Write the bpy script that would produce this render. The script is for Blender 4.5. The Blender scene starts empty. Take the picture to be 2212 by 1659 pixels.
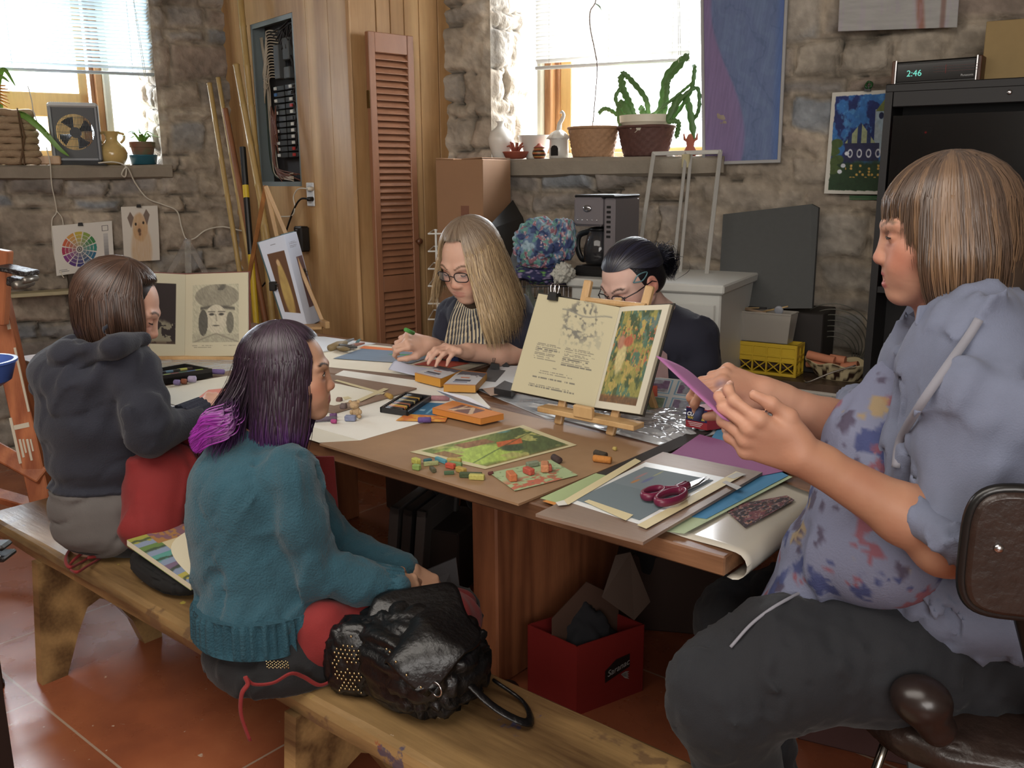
import bpy,math,random
import numpy as np
from mathutils import Vector,Matrix
S=bpy.context.scene
COL=S.collection
random.seed(7)
PI=math.pi
F_PX=1960.0;CAM_Z=1.45;YAW=math.radians(40);PIT=math.radians(12.8);ROLL=math.radians(0.4)
RT=np.array([math.cos(YAW),math.sin(YAW),0.0]);FD=np.array([-math.sin(YAW),math.cos(YAW),0.0])
CAM=np.array([0,0,CAM_Z])
UPV=np.array([0,0,1.0])
cx_=RT;cy_=math.sin(PIT)*FD+math.cos(PIT)*UPV;cz_=math.cos(PIT)*FD-math.sin(PIT)*UPV
_c,_s=math.cos(ROLL),math.sin(ROLL)
ea=_c*cx_-_s*cy_;eb=_s*cx_+_c*cy_
cam_d=bpy.data.cameras.new('camera');cam=bpy.data.objects.new('camera',cam_d);COL.objects.link(cam)
M=Matrix.Identity(4)
for i in range(3):
 M[i][0]=ea[i];M[i][1]=eb[i];M[i][2]=-cz_[i];M[i][3]=CAM[i]
cam.matrix_world=M
cam_d.sensor_width=36;cam_d.lens=F_PX/2212*36;cam_d.clip_start=0.02
S.camera=cam
S.view_settings.view_transform='Standard';S.view_settings.look='None'
S.view_settings.exposure=0.16;S.view_settings.gamma=1;S.view_settings.use_curve_mapping=False
S.cycles.max_bounces=8;S.cycles.diffuse_bounces=4;S.cycles.transparent_max_bounces=12
S.cycles.sample_clamp_indirect=6
S.cycles.use_denoising=True
def ray(px,py):
 a=(px-1106)/F_PX;b=-(py-829.5)/F_PX
 return a*ea+b*eb+cz_
def atZ(px,py,z):
 r=ray(px,py);return CAM+r*(z-CAM_Z)/r[2]
def atD(px,py,d):
 r=ray(px,py);return CAM+r*d/(r@FD)
def atP(px,py,p0,n):
 r=ray(px,py);return CAM+r*(((np.array(p0)-CAM)@n)/(r@n))
def lin(c):
 if isinstance(c,str):
  c=[int(c[i:i+2],16)/255 for i in(1,3,5)]
 c=np.asarray(c,float)
 c=c*.88+.12*(c@np.array([.3,.55,.15]))[...,None]if c.ndim>1 else c*.88+.12*float(c@np.array([.3,.55,.15]))
 return np.where(c<=0.04045,c/12.92,((c+0.055)/1.055)**2.4)
uA=np.array([0.309,0.951,0]);nA=np.array([0.951,-0.309,0]);oA=np.array([-4.747,3.131,0])
uB=np.array([0.985,0.174,0]);nB=np.array([0.174,-0.985,0]);oB=np.array([-3.32,3.48,0])
uA/=np.linalg.norm(uA);nA/=np.linalg.norm(nA);uB/=np.linalg.norm(uB);nB/=np.linalg.norm(nB)
def A(s,o,z):return oA+uA*s+nA*o+UPV*z
def B(s,o,z):return oB+uB*s+nB*o+UPV*z
def pA(px,py,o=0.0):
 p=atP(px,py,oA+nA*o,nA);return float((p-oA)@uA),float(p[2])
def pB(px,py,o=0.0):
 p=atP(px,py,oB+nB*o,nB);return float((p-oB)@uB),float(p[2])
W=bpy.data.worlds.new('sky');S.world=W;W.use_nodes=True
_bg=W.node_tree.nodes['Background'];_bg.inputs[0].default_value=(0.80,0.90,1.0,1);_bg.inputs[1].default_value=3.2
def area(name,loc,target,sx,sy,power,color=(1,1,1)):
 l=bpy.data.lights.new(name,'AREA');l.shape='RECTANGLE';l.size=sx;l.size_y=sy;l.energy=power;l.color=color
 o=bpy.data.objects.new(name,l);COL.objects.link(o);o.location=loc
 d=Vector(target)-Vector(loc);o.rotation_euler=d.to_track_quat('-Z','Y').to_euler()
 return o
K=1.0
area('daylight_left_window',A(-1.0,-1.35,2.3),A(-0.9,1.6,0.9),1.7,1.4,330*K,(0.86,0.93,1.0))
area('daylight_back_window',B(0.93,-1.35,2.3),B(0.7,1.6,0.8),1.4,1.4,330*K,(0.92,0.96,1.0))
area('overhead_fill',(-1.6,0.2,2.62),(-1.9,1.2,0),3.0,1.6,70*K,(1.0,0.93,0.84))  # unseen area light added overhead as warm fill, no fixture there
area('rear_window_daylight',(1.6,-1.6,1.9),(-1.6,1.6,0.8),2.4,1.6,88*K,(1.0,0.95,0.9))
MATS={}
def _new(name):
 m=bpy.data.materials.new(name);m.use_nodes=True;nt=m.node_tree
 return m,nt,nt.nodes,nt.links,nt.nodes['Principled BSDF']
def mat(name,color=(0.5,0.5,0.5),rough=0.6,metal=0.0,var=0.0,vscale=8.0,bump=0.0,bscale=60.0,attr=False,trans=0.0,alpha=1.0,emit=0.0,spec=0.5,stretch=(1,1,1),sheen=0.0,coat=0.0,sss=0.0,color2=None,bdist=0.01,detail=5,wave=None):
 if name in MATS:return MATS[name]
 m,nt,N,L,b=_new(name);MATS[name]=m
 col=lin(color);b.inputs['Roughness'].default_value=rough;b.inputs['Metallic'].default_value=metal
 b.inputs['Specular IOR Level'].default_value=spec
 if trans:b.inputs['Transmission Weight'].default_value=trans
 if alpha<1:b.inputs['Alpha'].default_value=alpha
 if sheen:b.inputs['Sheen Weight'].default_value=sheen;b.inputs['Sheen Roughness'].default_value=0.5
 if coat:b.inputs['Coat Weight'].default_value=coat;b.inputs['Coat Roughness'].default_value=0.15
 if sss:
  b.inputs['Subsurface Weight'].default_value=sss;b.inputs['Subsurface Radius'].default_value=(0.012,0.005,0.003);b.inputs['Subsurface Scale'].default_value=0.5
 src=None
 tc=N.new('ShaderNodeTexCoord');mp=N.new('ShaderNodeMapping');mp.inputs['Scale'].default_value=stretch
 L.new(tc.outputs['Object'],mp.inputs['Vector'])
 if attr:
  at=N.new('ShaderNodeAttribute');at.attribute_name='Col';src=at.outputs['Color']
 if var>0 or color2 is not None:
  ns=N.new('ShaderNodeTexNoise');ns.inputs['Scale'].default_value=vscale;ns.inputs['Detail'].default_value=detail;ns.inputs['Roughness'].default_value=0.65
  L.new(mp.outputs[0],ns.inputs['Vector'])
  if color2 is not None and not attr:
   r=N.new('ShaderNodeValToRGB');r.color_ramp.elements[0].position=0.38;r.color_ramp.elements[1].position=0.62
   r.color_ramp.elements[0].color=(*col,1);r.color_ramp.elements[1].color=(*lin(color2),1)
   L.new(ns.outputs['Fac'],r.inputs[0]);src=r.outputs[0]
  else:
   mr=N.new('ShaderNodeMapRange');mr.inputs[1].default_value=0.25;mr.inputs[2].default_value=0.75
   mr.inputs[3].default_value=1-var;mr.inputs[4].default_value=1+var
   L.new(ns.outputs['Fac'],mr.inputs[0])
   mx=N.new('ShaderNodeVectorMath');mx.operation='SCALE'
   if src is not None:L.new(src,mx.inputs[0])
   else:mx.inputs[0].default_value=tuple(col)
   L.new(mr.outputs[0],mx.inputs['Scale']);src=mx.outputs[0]
 if src is not None:L.new(src,b.inputs['Base Color'])
 else:b.inputs['Base Color'].default_value=(*col,1)
 if emit:
  b.inputs['Emission Strength'].default_value=emit
  if src is not None:L.new(src,b.inputs['Emission Color'])
  else:b.inputs['Emission Color'].default_value=(*col,1)
 h=None
 if bump:
  bn=N.new('ShaderNodeTexNoise');bn.inputs['Scale'].default_value=bscale;bn.inputs['Detail'].default_value=4
  L.new(mp.outputs[0],bn.inputs['Vector']);h=bn.outputs['Fac']
 if wave:
  wv=N.new('ShaderNodeTexWave');wv.bands_direction=wave[0];wv.inputs['Scale'].default_value=wave[1];wv.inputs['Distortion'].default_value=wave[2]
  L.new(tc.outputs['Object'],wv.inputs['Vector'])
  if h is not None:
   ad=N.new('ShaderNodeMath');ad.operation='ADD';L.new(h,ad.inputs[0]);L.new(wv.outputs['Fac'],ad.inputs[1]);h=ad.outputs[0]
  else:h=wv.outputs['Fac']
 if h is not None:
  bp=N.new('ShaderNodeBump');bp.inputs['Strength'].default_value=bump or 0.5;bp.inputs['Distance'].default_value=bdist
  L.new(h,bp.inputs['Height']);L.new(bp.outputs[0],b.inputs['Normal'])
 return m
def wood(name,c1,c2,rough=0.45,grain=(14,14,1.2),dist=6.0,scale=1.0,coat=0.0,groove=None,dirt=0.12,bump=0.25):
 """board wood: ring bands distorted by noise, grain runs along the axis with the small scale"""
 if name in MATS:return MATS[name]
 m,nt,N,L,b=_new(name);MATS[name]=m
 tc=N.new('ShaderNodeTexCoord');mp=N.new('ShaderNodeMapping');mp.inputs['Scale'].default_value=grain
 L.new(tc.outputs['Object'],mp.inputs['Vector'])
 n1=N.new('ShaderNodeTexNoise');n1.inputs['Scale'].default_value=0.35*scale;n1.inputs['Detail'].default_value=2;L.new(mp.outputs[0],n1.inputs['Vector'])
 mu=N.new('ShaderNodeMath');mu.operation='MULTIPLY';mu.inputs[1].default_value=dist*6;L.new(n1.outputs['Fac'],mu.inputs[0])
 sn=N.new('ShaderNodeMath');sn.operation='SINE';L.new(mu.outputs[0],sn.inputs[0])
 mr=N.new('ShaderNodeMapRange');mr.inputs[1].default_value=-1;L.new(sn.outputs[0],mr.inputs[0])
 n2=N.new('ShaderNodeTexNoise');n2.inputs['Scale'].default_value=9;n2.inputs['Detail'].default_value=6;L.new(mp.outputs[0],n2.inputs['Vector'])
 ad=N.new('ShaderNodeMix');ad.inputs[0].default_value=0.45;L.new(mr.outputs[0],ad.inputs[2]);L.new(n2.outputs['Fac'],ad.inputs[3])
 r=N.new('ShaderNodeValToRGB');r.color_ramp.elements[0].position=0.12;r.color_ramp.elements[1].position=0.85
 r.color_ramp.elements[0].color=(*lin(c1),1);r.color_ramp.elements[1].color=(*lin(c2),1);L.new(ad.outputs[0],r.inputs[0])
 n3=N.new('ShaderNodeTexNoise');n3.inputs['Scale'].default_value=3.0;n3.inputs['Detail'].default_value=6;L.new(tc.outputs['Object'],n3.inputs['Vector'])
 m3=N.new('ShaderNodeMapRange');m3.inputs[1].default_value=0.3;m3.inputs[2].default_value=0.7;m3.inputs[3].default_value=1-dirt*2;m3.inputs[4].default_value=1+dirt
 L.new(n3.outputs['Fac'],m3.inputs[0])
 vm=N.new('ShaderNodeVectorMath');vm.operation='SCALE';L.new(r.outputs[0],vm.inputs[0]);L.new(m3.outputs[0],vm.inputs['Scale'])
 L.new(vm.outputs[0],b.inputs['Base Color'])
 b.inputs['Roughness'].default_value=rough;b.inputs['Coat Weight'].default_value=coat;b.inputs['Coat Roughness'].default_value=0.2
 bp=N.new('ShaderNodeBump');bp.inputs['Strength'].default_value=bump;bp.inputs['Distance'].default_value=0.003
 L.new(n2.outputs['Fac'],bp.inputs['Height']);L.new(bp.outputs[0],b.inputs['Normal'])
 return m
def rotz(a):return np.array([[math.cos(a),-math.sin(a),0],[math.sin(a),math.cos(a),0],[0,0,1.0]])
def rotx(a):return np.array([[1.0,0,0],[0,math.cos(a),-math.sin(a)],[0,math.sin(a),math.cos(a)]])
def roty(a):return np.array([[math.cos(a),0,math.sin(a)],[0,1.0,0],[-math.sin(a),0,math.cos(a)]])
def unit(v):v=np.asarray(v,float);return v/(np.linalg.norm(v)+1e-12)
def frame(x,y=None,z=None):
 """rotation matrix with given (approx) axes as columns"""
 if z is None:z=np.cross(x,y)
 if y is None:y=np.cross(z,x)
 z=unit(z);x=unit(np.asarray(x,float)-z*np.dot(x,z));y=np.cross(z,x)
 return np.stack([x,y,z],1)
class MB:
 def __init__(s,o=(0,0,0),R=None):
  s.v=[];s.f=[];s.c=[];s.n=0;s.o=np.array(o,float);s.R=np.eye(3)if R is None else R;s.cur=None
 def add(s,v,f,col=None):
  v=np.asarray(v,float).reshape(-1,3)@s.R.T+s.o
  s.v.append(v);s.f+=[tuple(int(i)+s.n for i in q)for q in f];s.n+=len(v)
  if col is None:col=s.cur if s.cur is not None else(0.5,0.5,0.5)
  col=np.asarray(col,float)
  s.c.append(np.broadcast_to(col,(len(v),3)))
  return s
 def box(s,c,d,R=None,b=0.0):
  c=np.array(c,float);h=np.array(d,float)/2
  if b>0:
   b=min(b,h.min()*0.9);vs=[];fs=[]
   for sx in(-1,1):
    for sy in(-1,1):
     for sz in(-1,1):
      sg=np.array([sx,sy,sz])
      for k in range(3):
       p=(h-b)*sg;p[k]=h[k]*sg[k];vs.append(p)
   def ix(sx,sy,sz,k):return((sx>0)*4+(sy>0)*2+(sz>0))*3+k
   q=[(-1,-1),(1,-1),(1,1),(-1,1)]
   for k in range(3):
    a1,a2=(k+1)%3,(k+2)%3
    for sg in(-1,1):
     f=[]
     for(p1,p2)in q:
      t=[0,0,0];t[k]=sg;t[a1]=p1;t[a2]=p2;f.append(ix(*t,k))
     fs.append(f if sg>0 else f[::-1])
    for p1 in(-1,1):
     for p2 in(-1,1):
      t0=[0,0,0];t0[k]=-1;t0[a1]=p1;t0[a2]=p2;t1=list(t0);t1[k]=1
      f=[ix(*t0,a1),ix(*t1,a1),ix(*t1,a2),ix(*t0,a2)]
      fs.append(f if p1*p2<0 else f[::-1])
   for sx in(-1,1):
    for sy in(-1,1):
     for sz in(-1,1):
      f=[ix(sx,sy,sz,0),ix(sx,sy,sz,1),ix(sx,sy,sz,2)]
      fs.append(f if sx*sy*sz>0 else f[::-1])
   v=np.array(vs)
  else:
   v=np.array([[x,y,z]for x in(-1,1)for y in(-1,1)for z in(-1,1)])*h
   fs=[(0,1,3,2),(4,6,7,5),(0,4,5,1),(2,3,7,6),(0,2,6,4),(1,5,7,3)]
  if R is not None:v=v@np.asarray(R).T
  return s.add(v+c,fs)
 def tube(s,path,r,n=8,closed=False,cap=True,flat=None):
  P=np.asarray(path,float);m=len(P);r=np.broadcast_to(np.asarray(r,float),(m,))
  T=np.gradient(P,axis=0)if m>2 else np.repeat((P[1:]-P[:1]),m,0)
  if closed:T=np.roll(P,-1,0)-np.roll(P,1,0)
  T/=(np.linalg.norm(T,axis=1,keepdims=True)+1e-12)
  ref=np.array([0,0,1.0])if abs(T[0][2])<0.9 else np.array([1.0,0,0])
  nx=unit(np.cross(T[0],ref));vs=[]
  for i in range(m):
   nx=unit(nx-T[i]*np.dot(nx,T[i]));ny=np.cross(T[i],nx)
   a=np.arange(n)*2*PI/n
   k=1.0 if flat is None else flat
   vs.append(P[i]+r[i]*(np.cos(a)[:,None]*nx+k*np.sin(a)[:,None]*ny))
  fs=[]
  for i in range(m-1+(1 if closed else 0)):
   a0=i*n;b0=((i+1)%m)*n
   for j in range(n):
    fs.append((a0+j,a0+(j+1)%n,b0+(j+1)%n,b0+j))
  if cap and not closed:
   fs.append(tuple(range(n))[::-1]);fs.append(tuple((m-1)*n+j for j in range(n)))
  return s.add(np.concatenate(vs),fs)
 def cyl(s,a,b,r,r2=None,n=16):
  return s.tube([a,b],[r,r if r2 is None else r2],n)
 def lathe(s,prof,c=(0,0,0),n=28,R=None,wob=None):
  vs=[];fs=[];m=len(prof);a=np.arange(n)*2*PI/n
  for(r,z)in prof:
   rr=r*(1+(wob(a,z)if wob else 0))
   vs.append(np.stack([rr*np.cos(a),rr*np.sin(a),np.full(n,z)],1))
  v=np.concatenate(vs)
  if R is not None:v=v@np.asarray(R).T
  for i in range(m-1):
   for j in range(n):fs.append((i*n+j,i*n+(j+1)%n,(i+1)*n+(j+1)%n,(i+1)*n+j))
  if prof[0][0]>1e-5:fs.append(tuple(range(n))[::-1])
  if prof[-1][0]>1e-5:fs.append(tuple((m-1)*n+j for j in range(n)))
  return s.add(v+np.array(c,float),fs)
 def ell(s,c,r,R=None,n=16,m=10):
  r=np.broadcast_to(np.asarray(r,float),(3,))
  vs=[];fs=[]
  for i in range(m+1):
   t=PI*i/m
   for j in range(n):
    a=2*PI*j/n;vs.append([r[0]*math.sin(t)*math.cos(a),r[1]*math.sin(t)*math.sin(a),-r[2]*math.cos(t)])
  v=np.array(vs)
  if R is not None:v=v@np.asarray(R).T
  for i in range(m):
   for j in range(n):fs.append((i*n+j,i*n+(j+1)%n,(i+1)*n+(j+1)%n,(i+1)*n+j))
  return s.add(v+np.array(c,float),fs)
 def prism(s,poly,z0,z1,R=None,c=(0,0,0)):
  P=np.asarray(poly,float);n=len(P)
  v=np.concatenate([np.c_[P,np.full(n,z0)],np.c_[P,np.full(n,z1)]])
  ar=0.5*np.sum(P[:,0]*np.roll(P[:,1],-1)-np.roll(P[:,0],-1)*P[:,1])
  fs=[tuple(range(n))[::-1],tuple(range(n,2*n))]+[(j,(j+1)%n,n+(j+1)%n,n+j)for j in range(n)]
  if ar<0:fs=[f[::-1]for f in fs]
  if R is not None:v=v@np.asarray(R).T
  return s.add(v+np.array(c,float),fs)
 def hexa(s,p8):
  """8 corners: 4 bottom (ccw from above) then 4 top"""
  return s.add(p8,[(3,2,1,0),(4,5,6,7),(0,1,5,4),(1,2,6,5),(2,3,7,6),(3,0,4,7)])
 def slab(s,q,th,dirn=(0,0,-1)):
  q=np.asarray(q,float);d=np.asarray(dirn,float)*th
  n=len(q);v=np.concatenate([q,q+d])
  fs=[tuple(range(n)),tuple(range(n,2*n))[::-1]]+[(j,n+j,n+(j+1)%n,(j+1)%n)for j in range(n)]
  return s.add(v,fs)
 def grid(s,P,cols=None,back=None,wrap=False):
  """P: (m,n,3); back = thickness vector for a closed sheet"""
  m,n=P.shape[:2];v=P.reshape(-1,3)
  I=np.arange(m*n).reshape(m,n)
  fs=list(map(tuple,np.stack([I[:-1,:-1],I[1:,:-1],I[1:,1:],I[:-1,1:]],-1).reshape(-1,4)))
  if wrap:fs+=list(map(tuple,np.stack([I[:-1,-1],I[1:,-1],I[1:,0],I[:-1,0]],-1)))
  c=None if cols is None else cols.reshape(-1,3)
  if back is None:return s.add(v,fs,c)
  k=m*n;b=np.asarray(back,float)
  v2=v+(b.reshape(-1,3)if b.ndim>1 else b)
  f2=[tuple(i+k for i in f[::-1])for f in fs]
  ring=list(I[:,0])+list(I[-1,1:])+list(I[-2::-1,-1])+list(I[0,-2:0:-1])
  rg=[(ring[(i+1)%len(ring)],ring[i],ring[i]+k,ring[(i+1)%len(ring)]+k)for i in range(len(ring))]
  return s.add(np.concatenate([v,v2]),fs+f2+rg,None if c is None else np.concatenate([c,c*0+c.mean(0)]))
 def build(s,name,m,parent=None,smooth=False,kind=None,sharp=None):
  v=np.concatenate(s.v)
  if parent is not None:v=v-np.array(parent.matrix_basis.translation if parent.parent is None else parent['_w'])
  return raw_mesh(name,v,s.f,m,parent,smooth,np.concatenate(s.c),kind,sharp)
def raw_mesh(name,v,f,m,parent=None,smooth=False,cols=None,kind=None,sharp=None):
 me=bpy.data.meshes.new(name)
 f=np.asarray(f)if not isinstance(f,list)else f
 if isinstance(f,np.ndarray):
  nf,k=f.shape;me.vertices.add(len(v));me.vertices.foreach_set('co',np.ascontiguousarray(v,dtype=np.float32).ravel())
  me.loops.add(nf*k);me.loops.foreach_set('vertex_index',f.astype(np.int32).ravel())
  me.polygons.add(nf);me.polygons.foreach_set('loop_start',(np.arange(nf)*k).astype(np.int32));me.update(calc_edges=True)
 else:
  me.from_pydata(v.tolist(),[],f);me.update()
 if cols is not None:
  ca=me.color_attributes.new('Col','FLOAT_COLOR','POINT')
  ca.data.foreach_set('color',np.c_[cols,np.ones(len(v))].astype(np.float32).ravel())
 if smooth:
  me.polygons.foreach_set('use_smooth',np.ones(len(me.polygons),bool))
  if sharp:me.set_sharp_from_angle(angle=math.radians(sharp))
 if m is not None:me.materials.append(m)
 o=bpy.data.objects.new(name,me);COL.objects.link(o)
 if parent is not None:o.parent=parent
 o['_w']=list(parent.matrix_basis.translation)if(parent is not None and parent.parent is None)else(list(parent['_w'])if parent is not None else[0,0,0])
 if kind:o['kind']=kind
 return o
def thing(name,label,cat,loc=(0,0,0),group=None):
 o=bpy.data.objects.new(name,None);COL.objects.link(o);o.empty_display_size=0.05
 o.location=tuple(float(x)for x in loc);o['label']=label;o['category']=cat
 if group:o['group']=group
 return o
def tag(o,label,cat,group=None,kind=None):
 o['label']=label;o['category']=cat
 if group:o['group']=group
 if kind:o['kind']=kind
 return o
def struct(o):o['kind']='structure';return o
def text(name,s,size,o,R,m,parent,align='LEFT',ext=0.0004,shear=0.0,bold=0.0):
 cu=bpy.data.curves.new(name,'FONT');cu.body=s;cu.size=size;cu.extrude=ext;cu.align_x=align;cu.shear=shear;cu.offset=bold
 cu.materials.append(m);ob=bpy.data.objects.new(name,cu);COL.objects.link(ob)
 MW=Matrix.Identity(4);off=np.zeros(3)
 if parent is not None:off=np.array(parent.matrix_basis.translation if parent.parent is None else parent['_w'])
 for i in range(3):
  for j in range(3):MW[i][j]=R[i][j]
  MW[i][3]=o[i]-off[i]
 if parent is not None:ob.parent=parent
 bpy.context.view_layer.update()
 me=bpy.data.meshes.new_from_object(ob);bpy.data.objects.remove(ob)
 ob=bpy.data.objects.new(name,me);COL.objects.link(ob)
 if parent is not None:ob.parent=parent
 ob.matrix_basis=MW
 return ob
def _hash(ix,iy,iz,seed):
 n=(ix.astype(np.int64)*374761393+iy.astype(np.int64)*668265263+iz.astype(np.int64)*2147483647//7+seed*974634777)&0x7fffffff
 n=((n^(n>>13))*1274126177)&0x7fffffff
 n=n^(n>>16)
 return(n&0xffff)/65535.0
def vnoise(x,y,z=None,seed=0):
 x=np.asarray(x,float);y=np.asarray(y,float)+0*x;z=np.zeros_like(x)if z is None else np.asarray(z,float)+0*x
 x0=np.floor(x);y0=np.floor(y);z0=np.floor(z);fx=x-x0;fy=y-y0;fz=z-z0
 fx=fx*fx*(3-2*fx);fy=fy*fy*(3-2*fy);fz=fz*fz*(3-2*fz)
 r=0
 for a in(0,1):
  for b in(0,1):
   for c in(0,1):
    r=r+_hash(x0+a,y0+b,z0+c,seed)*(fx if a else 1-fx)*(fy if b else 1-fy)*(fz if c else 1-fz)
 return r
def fbm(x,y,z=None,seed=0,oct=4):
 r=0;a=0.5;k=1.0
 for i in range(oct):
  r=r+a*vnoise(x*k,y*k,None if z is None else z*k,seed+i*17);a*=0.5;k*=2.03
 return r/(1-0.5**oct)
def sstep(a,b,x):t=np.clip((x-a)/(b-a),0,1);return t*t*(3-2*t)
def mixc(c,col,m):return c*(1-m[...,None])+np.asarray(col)*m[...,None]
def cam_lerp(a,b,n):return[np.array(a)+(np.array(b)-np.array(a))*t for t in np.linspace(0,1,n)]
def snap(ob,px,py,off=.004,fallback=None):
 """point on the surface of a built mesh seen at a picture position"""
 r=unit(ray(px,py));w=np.array(ob.parent['_w'])if ob.parent else np.zeros(3)
 ok,loc,nor,i=ob.ray_cast(Vector(CAM-w),Vector(r))
 if ok:return np.array(loc)+w-r*off
 return fallback
def snap_path(ob,pts,off=.004):
 bpy.context.view_layer.update();P=[snap(ob,x,y,off)for x,y in pts];return[q for q in P if q is not None]
def spline(pts,n=40):
 P=np.asarray(pts,float);m=len(P)
 if m<3:return np.array(cam_lerp(P[0],P[-1],n))
 Q=np.concatenate([[2*P[0]-P[1]],P,[2*P[-1]-P[-2]]]);out=[]
 for t in np.linspace(0,m-1-1e-6,n):
  i=int(t);u=t-i;p0,p1,p2,p3=Q[i],Q[i+1],Q[i+2],Q[i+3]
  out.append(0.5*(2*p1+(p2-p0)*u+(2*p0-5*p1+4*p2-p3)*u*u+(3*p1-p0-3*p2+p3)*u**3))
 return np.array(out)
def picture(name,quad,fn,parent,nx=120,ny=160,rough=0.8,th=0.0006,m=None,curl=None,nrm=None):
 """flat printed sheet; quad = top-left, top-right, bottom-right, bottom-left corners; fn(u,v)->srgb (v down)"""
 q=[np.asarray(p,float)for p in quad];u,v=np.meshgrid(np.linspace(0,1,nx),np.linspace(0,1,ny))
 U=u[...,None];V=v[...,None]
 P=(q[0]*(1-U)+q[1]*U)*(1-V)+(q[3]*(1-U)+q[2]*U)*V
 n=unit(np.cross(q[1]-q[0],q[0]-q[3]))if nrm is None else unit(nrm)
 if curl is not None:P=P+n*curl(u,v)[...,None]
 C=lin(np.clip(fn(u,v),0,1));mb=MB();mb.grid(P,C,back=-n*th)
 return mb.build(name,m or mat('printed_paper',attr=True,rough=rough),parent,smooth=curl is not None)
RX,RY,RZ=2.3,-2.6,2.72
def stone(s,z,seed=1,amp=1.0):
 """rubble masonry: irregular courses of stones smeared with mortar -> height and colour"""
 ws=s+0.09*(fbm(s*3.1,z*3.1,seed=seed)-.5)*2;wz=z+0.075*(fbm(s*2.6+9,z*2.6,seed=seed+3)-.5)*2+0.02*np.sin(s*2.1+seed)
 rows=np.cumsum([0]+[[.10,.17,.075,.14,.21,.09,.12][i%7]for i in range(40)])-.3
 ri=np.clip(np.searchsorted(rows,wz.ravel())-1,0,39).reshape(wz.shape);r0=rows[ri];r1=rows[ri+1]
 L=0.20+0.26*_hash(ri,ri*0,ri*0,seed+11);off=5*_hash(ri,ri*0+1,ri*0,seed+7)
 t=ws/L+off;ci=np.floor(t);fr=t-ci
 jit=0.22*(_hash(ci,ri,ri*0,seed+5)-.5);fr2=fr
 dx=np.minimum(fr2,1-fr2)*L;dz=np.minimum(wz-r0,r1-wz)
 d=np.minimum(dx,dz)
 k1=_hash(ci,ri,ri*0,seed);k2=_hash(ci,ri,ri*0+3,seed);k3=_hash(ci,ri,ri*0+5,seed)
 plaster=sstep(0.36,0.56,fbm(s*1.7+4,z*2.2,seed=seed+21,oct=3))
 e=sstep(0.0,0.02+0.02*k1,d)
 rough=fbm(s*14,z*14,seed=seed+2)-.5;fine=fbm(s*45,z*45,seed=seed+4,oct=3)-.5
 facet=np.abs(fbm(s*7+ci,z*9+ri,seed=seed+8,oct=2)-.5)
 h=(e*(0.016+0.024*k2*(1-.75*plaster))+e*((fr2-.5)*(k1-.5)*.05+(wz-r0)*(k3-.5)*.15)*(1-.6*plaster)+rough*0.036+fine*0.018-facet*.02+0.012*plaster)
 crack=sstep(0.5,0.56,fbm(s*6,z*2.5,seed=seed+30))*(1-sstep(0,.012,d))
 h=h-0.03*crack
 pal=np.array([[.55,.53,.51],[.60,.55,.49],[.50,.52,.54],[.58,.52,.47],[.65,.61,.55],[.53,.50,.47]])
 pc=pal[(k3*5.99).astype(int)]
 mort=np.array([.63,.58,.51])+0*pc
 m=np.clip(1-e*(1-.72*plaster),0,1)[...,None]
 c=pc*(1-m)+mort*m
 c=c*(0.90+0.26*(fbm(s*5,z*5,seed=seed+40)[...,None]-.5)*2*0.7)*(1+.25*rough[...,None]+.3*fine[...,None])
 c=c*(1-0.45*crack[...,None])*(1-.28*(1-sstep(0,.009,d))[...,None]*(1-plaster[...,None]))
 return h*amp,lin(np.clip(c,0.02,1))*1.32
M_stone=mat('rubble_stone',attr=True,rough=0.92,bump=0.7,bscale=42,bdist=0.010,spec=0.15,var=.10,vscale=30)
def stone_wall(name,P,s0,s1,z0,z1,hole,seed,depth):
 mb=MB();st=0.0125
 cuts_s=[s0,hole[0],hole[1],s1];cuts_z=[z0,hole[2],hole[3],z1]
 def fall(s,z):
  ds=np.maximum(np.maximum(hole[0]-s,s-hole[1]),0);dz=np.maximum(np.maximum(hole[2]-z,z-hole[3]),0)
  return sstep(0,.05,np.hypot(ds,dz))
 for i in range(3):
  for j in range(3):
   if i==1 and j==1:continue
   a,b,c,d=cuts_s[i],cuts_s[i+1],cuts_z[j],cuts_z[j+1]
   if b-a<.01 or d-c<.01:continue
   z,s=np.meshgrid(np.linspace(c,d,max(2,int((d-c)/st))),np.linspace(a,b,max(2,int((b-a)/st))),indexing='ij')
   h,col=stone(s,z,seed);h=h*fall(s,z)
   wx=0.03*(fbm(s*5,z*5,seed=seed+77)-.5)*(1-fall(s,z))
   p=oP[name]+uP[name]*(s)[...,None]+nP[name]*(h)[...,None]+UPV*z[...,None]
   mb.grid(p[:,::-1],col[:,::-1])
 def reveal(fixed,lo,hi,vert,sgn):
  q,o=np.meshgrid(np.linspace(lo,hi,int((hi-lo)/st)),np.linspace(0,-depth,26),indexing='ij')
  if vert:h,col=stone(o*1.0+fixed*3,q,seed+50)
  else:h,col=stone(q,o+fixed,seed+60)
  h=h*sstep(0,.05,-o)*.8
  if vert:p=oP[name]+uP[name]*(fixed+sgn*h)[...,None]+nP[name]*o[...,None]+UPV*q[...,None]
  else:p=oP[name]+uP[name]*q[...,None]+nP[name]*o[...,None]+UPV*(fixed+sgn*h)[...,None]
  if(vert and sgn>0)or(not vert and sgn<0):p=p[:,::-1];col=col[:,::-1]
  mb.grid(p,col)
 reveal(hole[0],hole[2],hole[3],True,1);reveal(hole[1],hole[2],hole[3],True,-1)
 reveal(hole[3],hole[0],hole[1],False,-1);reveal(hole[2],hole[0],hole[1],False,1)
 o=mb.build(name,M_stone,smooth=True);struct(o);return o
oP={'wall_left':oA,'wall_back':oB};uP={'wall_left':uA,'wall_back':uB};nP={'wall_left':nA,'wall_back':nB}
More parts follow.
